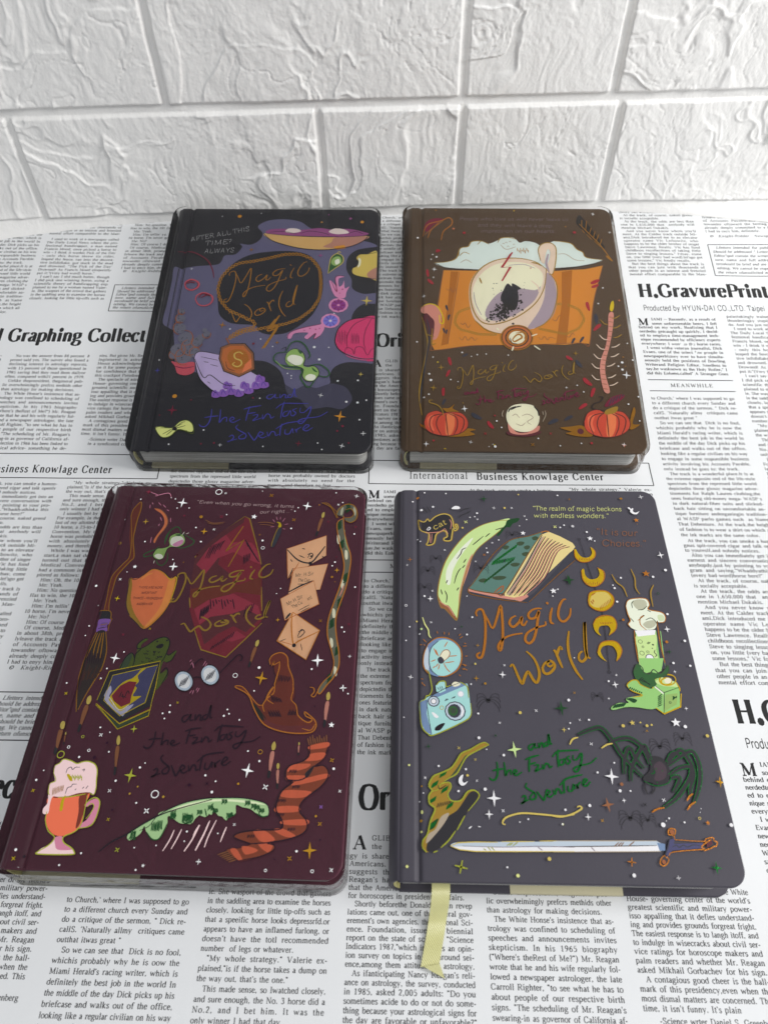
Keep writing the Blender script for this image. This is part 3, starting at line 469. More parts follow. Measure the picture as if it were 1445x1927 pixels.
(0,'star_pattern',None,'Ql 1250 260 45;Qk 1385 1211 47;Qk 1367 588 20;Qd 552 1681 22;Qd 429 987 31;Qd 808 842 18;Qh 1046 1630 27;QC 197 293 41;TC 1007 57 19;Qe 54 603 22;TD 1121 419 16;TD 529 39 12;TD 1399 135 16;TD 1272 43 17;TD 153 1493 11;DD 1055 806 10;DD 1094 704 9;DD 1223 533 7;DD 1285 371 8;DD 1355 366 8;DD 1351 539 7;DD 1410 385 6;DD 1372 236 6;DD 414 147 6;DD 214 40 6;DD 792 32 5;DD 1124 61 5;DD 1152 15 5;DD 484 952 6;DD 697 869 5;DD 897 588 5;DD 923 570 5;DD 1150 804 5;DD 305 2013 4;DD 588 2047 4;DD 53 687 5;DD 1170 1095 5;DD 782 808 4;DD 738 391 5;DD 924 549 4;DC 653 830 9;DC 306 373 6;DC 694 393 7;DC 1270 187 9;DC 1239 151 7;DC 411 46 6;DC 490 53 7;DC 1313 64 6;DC 124 254 5;Dl 433 2014 15;Dl 1328 1962 14;Dl 1035 1958 7;Dl 197 400 15;Dh 1082 2035 6;Dh 1242 1997 11'),
(0,'printed_doughnut',None,'RC 174 1343 45;Sw 80 126 1343 130 1371 167 1393 213 1369 224 1344 215 1316 181 1294 144 1308 126 1343;SC 66 138 1355 161 1368 195 1361;Sw 79 219 1208 224 1246 263 1271 316 1250 336 1216 325 1175 289 1154 246 1164 219 1208;SC 79 238 1225 261 1264 317 1243 289 1250 253 1225;SC 54 33 1654 142 1651 246 1582 298 1491 319 1410'),
(0,'printed_potted_plant',None,'Fw 134 678 191 663 277 674 292 636 291 590 243 565 188 581 164 635;Sr 50 158 638 222 623 287 636;DF 143 1037 34;DF 149 954 44;DF 199 873 51;DF 162 776 48;DF 235 793 53;DF 209 714 55;DF 279 842 38;DF 334 907 28;DF 300 874 30;DF 144 729 33;DF 280 746 38;DF 140 1105 23;DF 317 940 18;Sz 39 152 994 129 1002 112 1025 109 1055 123 1077 146 1079;DR 127 1042 4;DR 125 1061 4;DR 142 1016 4;DR 156 1024 4;DR 132 1036 4;Sz 38 149 899 121 918 105 954 110 990 133 1009 163 1003;DR 128 981 4;DR 137 926 4;DR 168 933 4;DR 161 976 4;DR 140 946 4;Sz 38 183 938 219 927 244 892 249 848 230 816 195 810;DR 224 845 4;DR 174 865 4;DR 209 873 4;DR 179 875 4;DR 178 839 4;Sz 38 187 822 209 787 207 745 185 720 153 721 124 747;DR 162 791 4;DR 187 772 4;DR 187 751 4;DR 161 783 4;DR 168 781 4;Sz 38 271 736 237 727 203 748 183 791 188 834 216 859;DR 226 768 4;DR 201 830 4;DR 240 811 4;DR 238 795 4;DR 231 753 4;Sz 37 237 650 199 649 166 679 153 726 166 767 200 783;DR 199 739 4;DR 215 733 4;DR 202 693 4;DR 198 709 4;DR 231 747 4;Sz 38 317 825 303 799 278 795 253 813 241 843 247 874;DR 269 826 4;DR 282 856 4;DR 269 861 4;DR 274 868 4;DR 291 820 4;Sz 38 360 917 361 893 351 875 332 873 314 886 306 910;DR 344 888 4;DR 316 917 4;DR 351 896 4;DR 334 888 4;DR 340 894 4;Sz 37 141 689 121 705 111 733 117 758 135 770 158 762;DR 131 732 4;DR 129 735 4;DR 160 737 4;DR 122 751 4;DR 134 714 4;Sz 38 261 710 243 738 244 769 261 790 287 791 309 770;DR 266 770 4;DR 300 751 4;DR 262 771 4;DR 257 765 4;DR 284 767 4;Sz 39 163 1096 156 1079 141 1074 126 1083 117 1101 118 1121;DR 138 1113 4;DR 152 1118 4;DR 142 1094 4;DR 140 1086 4;DR 138 1115 4'),
(0,'printed_bowl',None,'Fx 280 699 286 743 328 759 471 725 578 655 685 580 751 535 696 474 603 435 506 426 403 470 331 552;Fx 403 470 506 426 603 435 672 473 548 487;Fy 432 400 432 439 450 451 463 439 483 433 489 404 462 389;S/ 36 443 403 451 439 475 407;Fy 479 408 479 447 497 459 511 447 531 442 537 412 510 397;S/ 36 491 411 499 447 522 415;Fy 526 424 526 462 544 475 558 463 578 457 584 427 557 412;S/ 36 538 427 546 463 569 430;Fy 576 409 577 448 595 460 608 448 629 443 634 413 607 398;S/ 36 588 412 596 448 619 416;Fy 635 432 635 471 654 484 667 472 687 466 693 436 665 421;S/ 36 646 436 655 472 678 439;Fy 679 470 680 510 699 522 712 510 732 504 738 474 710 459;S/ 37 691 474 700 510 723 477;Fy 727 478 728 518 747 530 760 518 780 512 786 482 758 467;S/ 37 739 482 748 518 771 485;Fy 698 523 699 563 718 575 731 563 752 557 757 527 729 512;S/ 37 710 527 719 563 742 530;Fy 496 468 497 507 515 520 528 508 549 502 555 472 527 456;S/ 37 508 471 516 507 540 475;Fy 606 469 607 509 625 521 639 509 659 503 664 473 637 458;S/ 37 618 473 626 509 649 476;Sj 37 284 699 339 583 369 545 403 568 498 494 572 487;Sj 37 280 699 286 743 328 759 445 732;Sj 37 280 699 331 552 403 470 458 426;Lj 25 322 715 437 688;Lj 25 345 676 378 669;Lj 25 392 653 444 638;Lj 25 391 515 412 500;Lj 24 503 456 526 464'),
(0,'printed_pendant',None,'P) 443 796 496 825 597 829 662 751 684 618 589 555 485 600 442 701;PA 458 780 505 809 589 810 647 741 663 625 587 578 496 614 458 701;FH 498 701 504 757 552 781 611 758 637 687 606 625 545 624;PV 604 586 663 633 653 703 616 656;L` 50 443 796 496 825 597 829 662 751 684 618 589 555 485 600 442 701 443 796;Sk 63 594 740 567 757 539 740 548 705 585 687 593 656 568 637 536 655 549 674;Sz 63 496 825 477 860 468 876;S` 25 489 678 507 624 560 601'),
(0,'printed_hourglass',None,'Su 63 874 761 899 833 948 853 995 818 1032 739 1021 708;Su 63 880 761 818 752 797 705 839 659 965 629 992 599 983 553 1037 478 1071 524 1092 569;Ss 37 811 689 878 628 978 622;Su 62 1037 653 1099 662 1150 624 1167 586 1142 562 1079 577;Fs 873 698 881 753 928 789 980 762 1003 707 994 653 1026 638 1069 646 1101 592 1070 531 1021 530 994 568 996 622 951 644 901 652;Ft 885 706 913 738 970 726 991 699 975 657 919 660;Ft 1013 561 1042 584 1080 569 1070 536 1027 535;Fu 948 778 978 762 969 746;Fu 1051 638 1090 600 1065 607;Sj 31 873 698 881 753 928 789 980 762 1003 707 998 653 1069 646 1101 592 1070 531 1021 530 994 568 996 622 938 652 873 698;Sj 25 841 784 871 801 867 769'),
(0,'printed_bow',None,'FB 113 157 145 167 218 158 258 204 304 216 343 182 346 132 291 141 253 144 215 97 169 87 135 117;SX 30 230 154 271 197 294 205;SX 30 236 154 298 176;SX 30 243 147 316 137;SX 30 231 150 190 104;SX 30 224 154 166 111;SX 30 224 158 146 157;SX 30 229 161 278 190;SX 36 113 157 145 167 218 158 258 204 304 216 343 182 352 118 291 141 253 144 215 97 169 87 135 117 113 157;Fj 220 144 228 167 248 158 244 139'),
(1,'printed_feather',None,'FC 96 1875 120 1953 175 1989 237 1983 209 1954 161 1914 126 1856;SH 55 92 1808 106 1885 140 1934 223 1964 279 1997 304 1964 292 1916 239 1857 221 1771;SH 41 126 1789 154 1876 237 1964;Sz 41 102 1818 182 1915 209 1958'),
(1,'printed_plume',None,'FM 1194 1962 1213 2021 1240 2012 1324 1829 1372 1713 1346 1716 1258 1847 1204 1924;Sd 48 1213 1943 1272 1848 1341 1735 1410 1579;Sd 34 1230 1914 1237 1982;Sd 34 1254 1876 1270 1973;Sd 34 1277 1838 1298 1905;Sd 34 1301 1800 1321 1867;Sd 34 1318 1769 1345 1839;Sd 34 1341 1731 1360 1792;Sd 34 1228 1885 1244 1847;Sd 34 1257 1838 1292 1781;Sd 34 1304 1772 1345 1713;Fd 1369 1628 1395 1621 1414 1574 1386 1597'),
(1,'quote_lettering',None,'W? 16 26 355 1971 1140 1970|People who love us will never leave us;W? 16 26 484 1908 1018 1903|and they will leave a deep;W? 16 26 502 1848 1041 1849|impression on our hearts.'),
(1,'printed_cloud',None,'FI 172 1548 259 1558 326 1595 347 1632 355 1688 410 1707 438 1755 506 1761 559 1737 622 1769 671 1800 738 1795 776 1748 818 1764 884 1749 935 1709 964 1731 1021 1766 1074 1761 1140 1742 1175 1687 1213 1659 1234 1605 1345 1587 1282 1550 1187 1528 1027 1508 814 1492 629 1486 417 1491 245 1507;ST 53 172 1548 259 1558 326 1595 355 1688 410 1707 438 1755 506 1761 559 1731;ST 54 1021 1766 1074 1761 1140 1742 1175 1687 1213 1659 1234 1608 1345 1587;S` 53 176 1546 258 1500 443 1484 813 1481 1079 1505 1268 1547 1345 1584;ST 40 347 1614 381 1651 421 1633;ST 41 478 1727 506 1761 533 1746;SJ 40 352 1550 393 1578 432 1551;SJ 40 1037 1639 1091 1640 1152 1586 1218 1577;ST 54 621 1747 643 1789 698 1799 751 1782;SJ 41 640 1728 678 1682 747 1707;Ld 40 757 1696 758 1664;Ld 40 767 1677 768 1653;Ld 40 779 1696 778 1642;Ld 40 788 1678 790 1665;Ld 40 800 1696 800 1654;Ld 40 810 1678 810 1643;Ld 40 822 1696 822 1665;Ld 40 831 1678 832 1654;SJ 27 674 1742 682 1753 689 1744;SJ 27 702 1751 709 1763 717 1753;SJ 27 728 1724 735 1735 742 1726;SJ 27 686 1704 693 1716 701 1706;SJ 27 654 1732 661 1743 669 1734'),
(1,'printed_map',None,'PG 234 1477 522 1474 574 1453 1024 1479 1124 1491 1210 1496 1339 1533 1237 1182 1177 836 1122 843 1021 826 872 829 760 823 398 813 167 771 148 815 202 1204;PH 284 1468 337 1465 292 1154 258 824 210 808 260 1171;PH 1050 1472 1124 1488 1099 1283 1028 834 959 827 1026 1179;S) 40 234 1477 197 1204 148 815 167 771 398 810 597 819;S) 40 1339 1533 1237 1182 1177 833 1122 843 872 829;S) 33 344 1465 302 1171 254 824;ST 38 316 1070 327 1074 327 1090 316 1085 316 1070;ST 38 328 1092 340 1093 342 1107 331 1106 328 1092;ST 38 344 1108 355 1103 362 1116 351 1120 344 1108;ST 38 364 1116 375 1112 382 1124 371 1129 364 1116;ST 39 384 1125 394 1120 401 1133 390 1138 384 1125;ST 39 403 1134 414 1129 421 1142 410 1147 403 1134;ST 39 423 1143 434 1137 441 1150 430 1155 423 1143;ST 39 443 1151 454 1145 461 1157 451 1163 443 1151;ST 39 463 1157 474 1151 481 1164 471 1169 463 1157;ST 39 483 1164 494 1158 502 1170 491 1176 483 1164;ST 39 504 1171 508 1169 511 1174 507 1176 504 1171;ST 38 316 1070 306 1061 311 1047 320 1056 316 1070;ST 38 310 1044 301 1035 305 1021 314 1030 310 1044;ST 38 305 1018 299 1007 306 997 312 1008 305 1018;ST 38 307 995 307 980 319 977 318 992 307 995;ST 38 320 975 320 960 331 957 331 972 320 975;ST 38 333 955 336 942 347 944 343 957 333 955;ST 38 349 943 356 932 366 938 360 949 349 943;ST 38 368 937 375 926 386 932 379 943 368 937;ST 38 388 931 395 920 405 925 399 937 388 931;ST 38 407 925 414 913 425 919 418 931 407 925;ST 38 427 919 433 907 444 913 437 925 427 919;ST 38 446 913 453 901 463 907 457 919 446 913;ST 38 465 907 474 898 483 907 475 916 465 907;ST 38 485 907 494 898 504 907 495 916 485 907;ST 38 506 907 514 898 524 906 515 915 506 907;ST 38 526 906 534 897 544 906 535 915 526 906;ST 38 546 906 554 897 564 906 555 915 546 906;ST 38 566 906 571 900 576 905 571 911 566 906;ST 38 856 961 863 950 874 956 867 967 856 961;ST 38 876 956 882 945 893 951 886 962 876 956;ST 38 895 950 901 939 912 946 906 957 895 950;ST 38 914 945 921 934 932 940 925 952 914 945;ST 38 933 940 940 929 951 935 944 946 933 940;ST 38 953 935 959 924 970 930 963 941 953 935;ST 38 972 930 978 918 989 925 983 936 972 930;ST 38 991 924 998 913 1008 920 1002 931 991 924;ST 38 1010 919 1017 908 1028 914 1021 925 1010 919;ST 38 1029 915 1040 911 1047 924 1036 928 1029 915;ST 38 1049 925 1059 922 1066 935 1055 938 1049 925;ST 38 1068 936 1079 932 1086 945 1075 949 1068 936;ST 38 1088 946 1098 943 1105 956 1094 959 1088 946;ST 38 1107 957 1118 955 1123 968 1112 970 1107 957;ST 38 1124 971 1135 976 1136 991 1125 985 1124 971;ST 38 1137 993 1148 999 1148 1014 1137 1008 1137 993;ST 38 1149 1016 1161 1022 1161 1037 1150 1031 1149 1016;ST 38 1162 1039 1168 1050 1162 1059 1156 1048 1162 1039;ST 38 1161 1062 1164 1077 1154 1082 1151 1067 1161 1062;ST 38 1153 1084 1156 1099 1145 1105 1143 1090 1153 1084;ST 38 1145 1107 1147 1122 1137 1128 1134 1113 1145 1107;ST 38 1136 1130 1132 1143 1120 1139 1125 1126 1136 1130;ST 38 1118 1140 1114 1154 1102 1150 1107 1137 1118 1140;ST 38 1101 1151 1096 1164 1085 1160 1089 1147 1101 1151;ST 38 1083 1161 1078 1175 1067 1171 1071 1157 1083 1161;ST 38 1065 1172 1060 1184 1048 1180 1054 1167 1065 1172;ST 39 1046 1179 1037 1188 1028 1178 1036 1170 1046 1179;ST 39 1026 1178 1017 1187 1007 1177 1016 1168 1026 1178;ST 39 1005 1177 996 1185 987 1176 995 1167 1005 1177;S) 33 249 1308 268 1291 281 1312 296 1274 314 1300 320 1266;S) 32 340 1004 358 988 372 1004 389 963 409 992;S) 31 331 881 349 857 369 890 386 855 412 882 430 855 450 875;S) 31 851 888 868 867 889 896 906 864 926 889 963 873;S) 31 1028 906 1051 890 1073 923 1090 907;S) 32 951 1044 975 1028 997 1070 1017 1078;DS 760 837 4'),
(1,'footprint_pattern',None,'FR 243 1155 244 1135 254 1111 261 1111 259 1133 253 1159;FR 265 1075 257 1058 256 1029 263 1025 269 1045 275 1071;FR 222 955 223 939 232 917 238 919 237 937 230 958;FR 246 944 241 929 242 908 247 905 252 921 254 944;FR 1236 1088 1229 1054 1235 1011 1247 1008 1254 1045 1252 1088;FN 1188 1191 1186 1159 1198 1121 1209 1121 1210 1156 1204 1195;FN 1263 1005 1239 992 1216 959 1219 944 1243 961 1269 989;FN 1242 1358 1267 1362 1299 1386 1299 1402 1271 1397 1239 1375;FN 1243 1323 1264 1325 1289 1344 1290 1358 1268 1353 1241 1337;FR 1081 884 1068 868 1059 841 1065 833 1078 852 1090 878;FR 1142 896 1127 882 1114 853 1119 845 1135 862 1149 890;FN 254 709 254 682 265 650 276 650 276 679 266 712;FN 259 610 246 593 238 562 244 554 258 574 268 604;FN 216 465 210 441 214 408 224 406 229 432 228 465;FR 227 381 216 366 210 341 216 334 227 351 237 375;FN 1106 545 1119 518 1148 496 1161 505 1144 533 1119 560;FN 1164 479 1150 455 1141 417 1150 408 1166 436 1178 474;FN 1108 361 1086 352 1061 325 1062 312 1087 324 1114 346;FR 1011 267 989 261 964 238 966 225 989 234 1016 253;FR 919 241 894 237 864 212 865 197 893 205 925 224;FR 392 262 410 240 445 227 455 239 432 261 399 280;FN 487 209 494 184 516 162 527 168 516 193 496 218;FR 381 746 365 743 347 726 348 716 365 721 383 734;FN 1015 725 1025 708 1049 697 1057 705 1043 724 1021 737;FR 1073 693 1079 665 1101 641 1113 647 1103 675 1084 702;FN 117 1481 114 1454 122 1418 133 1416 133 1447 128 1481;FN 122 1384 134 1362 157 1344 165 1353 152 1376 130 1395;FN 185 1646 198 1648 216 1661 215 1670 200 1668 182 1657;FC 1223 349 1271 408 1345 432 1348 407 1289 358 1233 335;LR 47 1246 342 1277 409;LR 47 1269 360 1295 415;LR 48 1293 378 1312 421;LR 48 1316 396 1329 427;LR 48 1340 414 1347 433'),
(1,'printed_teacup',None,'FK 912 1574 903 1675 930 1731 985 1747 1026 1704 1019 1584 990 1458 955 1439 948 1511 973 1584 985 1657 969 1685 949 1620 937 1547;FK 404 1275 428 1398 497 1506 606 1580 741 1596 872 1564 946 1493 997 1387 998 1230 968 1094 910 1011 831 961 729 943 602 917 503 957 442 1022 413 1122;FL 944 1457 991 1387 998 1230 968 1094 910 1011 818 960 781 963 867 1110 915 1247;FK 416 1241 440 1381 510 1488 605 1553 739 1572 857 1546 931 1466 921 1333 860 1195 763 1092 658 1024 555 993 480 1014 432 1105;FP 426 1241 450 1363 516 1470 611 1540 739 1559 846 1532 915 1457 904 1342 842 1211 752 1112 653 1047 556 1023 487 1042 445 1122;FL 507 1072 537 1174 619 1278 738 1314 854 1298 895 1333 848 1211 752 1112 653 1047 556 1023;ST 66 946 1493 921 1333 860 1195 763 1092 658 1024 555 993 480 1014 432 1105 413 1241 430 1381 497 1499 606 1576 741 1596 872 1564 946 1493;ST 53 946 1493 1002 1369 998 1230 953 1078 897 1002 831 961;ST 51 442 1022 515 940 602 912;ST 53 912 1574 903 1675 930 1731 985 1747 1026 1704 1019 1584 990 1458 958 1439;SL 107 970 1639 950 1547 964 1466;ST 80 845 1555 884 1546 916 1525;ST 79 480 1408 494 1355;SL 40 684 1526 790 1536 868 1501;SL 39 437 1276 447 1173 482 1072;SK 65 834 1385 876 1333 879 1281;F_ 670 1357 697 1331 701 1357 727 1345 761 1311 737 1293 739 1227 714 1125 663 1133 633 1175 617 1226 639 1295;SM 97 612 1084 620 1089;SM 90 617 1097 623 1101;SM 86 648 1116 662 1113;SM 112 629 1052 640 1054;SM 108 646 1126 655 1123;SM 106 657 1103 665 1108;SM 92 607 1139 614 1134;SM 85 636 1052 646 1059;SM 104 588 1083 601 1084;SM 109 582 1117 595 1117;SM 86 656 1131 670 1130;SM 98 616 1107 630 1114;SM 100 667 1162 679 1167;SM 112 534 1046 545 1053;SM 97 696 1122 712 1132;SM 98 610 1062 617 1065;SM 67 639 1099 651 1097;SM 108 622 1065 628 1069;SM 106 539 1100 553 1100;SM 109 585 1072 600 1070;SM 76 640 1091 651 1097;SM 85 629 1111 640 1116;SM 91 708 1174 721 1181;SM 104 725 1129 739 1139;SM 69 585 1065 597 1062;SM 72 659 1116 668 1113;SM 69 659 1130 668 1125;SM 72 690 1189 699 1191;SM 107 610 1089 626 1092;SM 69 610 1104 618 1104;SM 65 650 1150 666 1153;SM 65 658 1084 669 1096;SM 78 693 1199 703 1198;SM 105 652 1182 661 1180;SM 107 700 1217 713 1215;SM 65 585 1098 591 1098;SM 112 610 1037 622 1049;SM 83 756 1185 765 1185;SM 96 636 1089 650 1099;SM 105 557 1071 565 1078;SM 103 715 1200 725 1198;SM 105 651 1165 665 1169;SM 71 632 1144 640 1156;SM 107 646 1148 661 1155;SM 70 584 1047 591 1060;SM 112 605 1149 616 1159;SM 77 653 1155 662 1153;SM 86 601 1120 610 1132;SM 93 588 1055 604 1058;SM 92 687 1170 699 1166;SM 64 599 1090 613 1089;SM 92 549 1065 558 1070;SM 69 555 1106 566 1107;SM 89 599 1024 611 1032;SM 96 682 1167 694 1172;SM 92 621 1158 633 1172;SM 113 618 1199 627 1204;SM 71 727 1193 735 1197;SM 68 660 1116 673 1125;SM 101 658 1145 669 1143;SM 76 746 1253 762 1255;SM 86 650 1150 662 1150;SM 101 637 1081 643 1086;SM 81 621 1107 633 1112;SM 104 751 1122 766 1119;SM 104 626 1101 635 1099;SM 105 524 1018 533 1015;SM 100 694 1176 701 1172;SM 68 621 1156 635 1163;SM 108 641 1139 649 1150;SM 92 584 1082 600 1082;SM 76 664 1091 670 1089;SM 80 660 1121 670 1130;SM 73 605 1052 613 1047;SM 101 629 1107 640 1106;SM 69 513 1042 527 1044;SM 84 536 1068 547 1075;SM 107 677 1143 690 1150;SM 67 588 1072 595 1067;SM 73 636 1153 645 1165;SM 79 692 1196 701 1196;SM 87 601 1095 610 1107;SM 77 694 1157 710 1157;SM 84 629 1114 640 1118;SM 64 637 1067 646 1064;SM 65 617 1102 626 1101;SM 103 585 1122 597 1130;SM 81 673 1169 688 1165;SM 67 634 1182 649 1194;SM 106 586 1147 594 1152;SM 105 537 1073 551 1078;SM 100 700 1193 707 1188;SM 69 655 1096 669 1101;SM 99 592 1144 602 1139;SM 91 671 1208 683 1216;SM 77 699 1118 705 1118;SM 102 633 1148 649 1151;SM 99 581 1057 595 1063;SM 72 621 1126 630 1134;SM 64 597 1043 604 1044;SM 99 609 1168 618 1171;SM 70 574 1076 588 1075;SM 65 750 1188 761 1199;SM 78 686 1154 695 1165;SM 71 634 1059 645 1072;SM 90 678 1076 693 1085;SM 88 622 1016 628 1011;SM 79 576 1087 583 1088;SM 64 575 1010 588 1020;SM 100 697 1076 712 1078;SM 115 589 1063 600 1065;SM 66 591 1080 599 1092;SM 90 622 1075 631 1079;SM 106 736 1193 750 1205;SM 101 693 1167 702 1176;SM 97 546 1051 555 1048;SM 88 656 1138 666 1140;SM 78 649 1250 662 1252;SM 73 588 1110 596 1110;SM 76 686 1172 701 1186;SM 74 603 1095 610 1095;SM 77 657 1111 669 1121;SM 86 641 1168 652 1170;SM 78 618 1095 633 1094;SM 108 561 1083 569 1083;SM 86 620 1065 636 1076;SM 66 639 1128 652 1138;SM 64 563 1073 574 1085;SM 115 694 1227 702 1224;SM 99 654 1082 670 1089;SM 88 593 1159 604 1156;SM 112 645 1155 657 1157;SM 96 652 1101 664 1098;SM 94 681 1116 689 1115;SM 79 626 1117 636 1129;SM 89 583 1168 592 1168;SM 80 710 1172 717 1176;SM 77 616 1151 629 1163;SM 81 630 1104 641 1111;SM 101 642 1044 653 1044;SM 106 674 1145 683 1143;SM 113 642 1160 653 1158;SM 98 628 1069 643 1066;SM 114 600 1082 607 1077;SM 110 673 1120 688 1128;SM 81 747 1175 756 1187;SM 98 633 1129 643 1131;SM 64 610 1082 619 1084;SM 114 657 1135 665 1136;SM 87 689 1222 695 1225;SM 110 638 1079 645 1081;SM 67 679 1211 685 1208;SM 103 668 1152 682 1152;SM 101 607 1129 616 1129;SM 111 715 1154 727 1168;SM 88 666 1128 680 1140;SM 86 597 1077 609 1089;SM 101 650 1051 665 1061;SM 80 602 1127 611 1137;SM 103 656 1114 665 1109;SM 81 690 1132 705 1144;SM 68 670 1138 678 1142;SM 76 628 1163 638 1170;SM 108 608 1173 620 1170;SM 93 660 1162 671 1170;SM 76 635 1086 644 1097;SM 84 596 1119 612 1122;SM 97 623 1030 638 1027;SM 107 537 1058 551 1053;SM 74 619 1089 635 1094;SM 109 679 1159 689 1157;SM 70 676 1247 688 1254;SM 71 631 1074 639 1072;SM 75 580 1130 587 1132;SM 80 623 1138 631 1148;SM 69 615 1112 624 1117;SM 72 620 1126 633 1129;SM 112 613 1069 622 1075;SM 108 591 1060 606 1062;SM 74 641 1052 648 1064;SM 84 540 1033 556 1036;SM 92 634 1111 646 1123;SM 83 681 1106 693 1105;SM 111 606 1050 614 1054;SM 75 700 1263 708 1275;SM 67 689 1152 704 1154;SM 107 696 1184 704 1193;SM 107 630 1069 644 1067;SM 90 631 1070 640 1067;SM 109 615 1035 623 1040;SM 107 634 1131 642 1136;SM 80 569 1105 579 1112;SM 86 559 1051 569 1046;SM 76 596 1136 610 1144;SM 88 599 1094 606 1090;SM 87 609 1097 619 1092;SM 102 621 1126 634 1129;SM 83 682 1123 697 1120;SM 75 639 1204 654 1208;SM 73 744 1198 759 1210;SM 103 669 1118 677 1130;SM 71 598 1017 610 1030;SM 90 633 1082 642 1079;SM 112 637 1094 651 1106;SM 70 657 1059 669 1066;SM 109 574 1108 581 1122;SM 105 603 1136 613 1149;SM 103 594 1119 604 1115;SM 106 633 1131 642 1138;SM 98 698 1154 707 1150;SM 96 657 1123 667 1128;SM 76 655 1143 668 1138;SM 70 677 1138 687 1137;SM 75 580 1122 593 1125;SM 76 690 1065 698 1061;SM 105 581 1162 590 1163;SM 93 701 1145 711 1152;SM 101 513 1023 522 1034;SM 85 686 1128 695 1123;SM 92 634 1124 649 1123;SM 90 638 1061 651 1071;SM 79 642 1087 650 1097;DM 734 1181 1;DM 748 1173 3;DM 729 1248 2;DM 592 1304 1;DM 636 1172 3;DM 748 1181 2;DM 688 1253 4;DM 684 1296 3;DM 782 1309 4;DM 572 1296 2;DM 722 1122 4;DM 633 1138 2;DM 613 1131 3;DM 715 1193 4;DM 664 1148 3;DM 755 1252 4;DM 693 1286 2;DM 708 1345 4;DM 603 1358 2;DM 772 1276 2;DM 577 1354 4;DM 702 1184 4;DM 578 1210 2;DM 740 1154 4;DM 575 1140 4;DM 780 1339 2;DM 595 1356 4;DM 742 1202 4;DM 707 1291 2;DM 584 1168 2;DM 636 1254 1;DM 625 1292 4;DM 649 1282 4;DM 672 1145 3;DM 573 1257 3;DM 737 1276 4;DM 687 1310 4;DM 581 1152 2;DM 568 1312 4;DM 788 1365 3;LN 121 720 1651 638 1504 699 1512 634 1379;LN 80 705 1636 646 1515'),
(1,'printed_gold_watch',None,'Fd 816 883 797 828 756 789 702 774 649 788 612 827 600 880 618 935 659 975 714 990 768 976 806 936;F` 808 882 791 832 753 795 702 782 653 794 619 830 608 880 624 930 663 968 714 982 764 970 798 932;FA 803 882 788 834 751 800 703 787 656 799 623 832 613 880 628 929 665 963 714 977 761 965 794 929;F` 786 882 773 843 743 814 704 804 666 813 638 842 630 880 642 919 673 949 713 959 751 950 778 921;FH 778 882 766 847 740 821 704 811 670 820 645 845 638 880 650 916 676 942 712 953 747 943 772 918;FP 761 882 752 854 732 835 705 828 679 834 662 855 655 881 664 908 684 928 711 935 737 928 755 908;Sd 88 677 861 701 897 727 907 741 882 712 859 689 846 677 861;Sd 63 703 918 766 924 757 871;S` 38 663 877 673 837 710 827;D` 689 998 9;LP 76 579 961 593 941;LP 75 681 806 670 769;LP 75 815 815 854 779;LP 63 804 895 843 912'),
(1,'printed_broom_handle',None,'FQ 83 1143 124 1161 182 1149 216 1094 206 953 180 863 148 871 162 985 143 1051 85 1093;FE 143 1051 168 1002 155 863 136 871 111 1001 88 1034 111 1084;SS 64 83 1143 137 1166 188 1144 221 1069 228 1003 206 1002 201 1069;ST 51 85 1059 104 952 123 807 86 587 68 406 86 261;SR 64 117 1034 136 903 110 680 83 466 74 348;ST 51 155 952 148 823 176 823;ST 38 111 903 167 879'),
(1,'printed_candle',None,'FS 1341 1132 1357 1192 1374 1204 1371 1150 1354 1112;FQ 1329 1090 1362 1099 1346 983 1306 821 1267 695 1253 588 1266 450 1229 455 1220 602 1238 710 1281 821 1312 966;L) 32 1324 1065 1359 1059;L) 32 1320 1024 1354 1018;L) 31 1315 983 1349 977;L) 31 1310 942 1345 936;L) 31 1297 901 1331 895;L) 31 1284 861 1318 855;L) 31 1272 821 1306 815;L) 31 1260 781 1294 775;L) 31 1250 742 1284 736;L) 31 1241 703 1275 697;L) 31 1234 664 1268 658;L) 30 1229 625 1262 620;L) 30 1225 587 1258 582;L) 30 1222 549 1255 544;L) 30 1222 512 1255 506;L) 30 1222 474 1255 469;ST 50 1319 999 1292 1005 1268 1041;SK 50 1299 869 1272 875 1248 910;SK 49 1271 789 1245 795 1221 830;SK 49 1244 711 1218 716 1194 751;SK 49 1224 633 1197 639 1174 672;SK 48 1214 542 1188 547 1165 580;ST 51 1344 1049 1372 1056 1403 1080;ST 50 1341 967 1369 974 1400 997;ST 50 1338 886 1366 893 1396 915;SK 50 1316 806 1344 812 1374 835;SK 49 1301 727 1329 734 1359 756;SK 49 1268 649 1296 656 1325 677;SK 48 1264 557 1291 564 1320 585;SK 48 1269 497 1296 504 1325 525'),
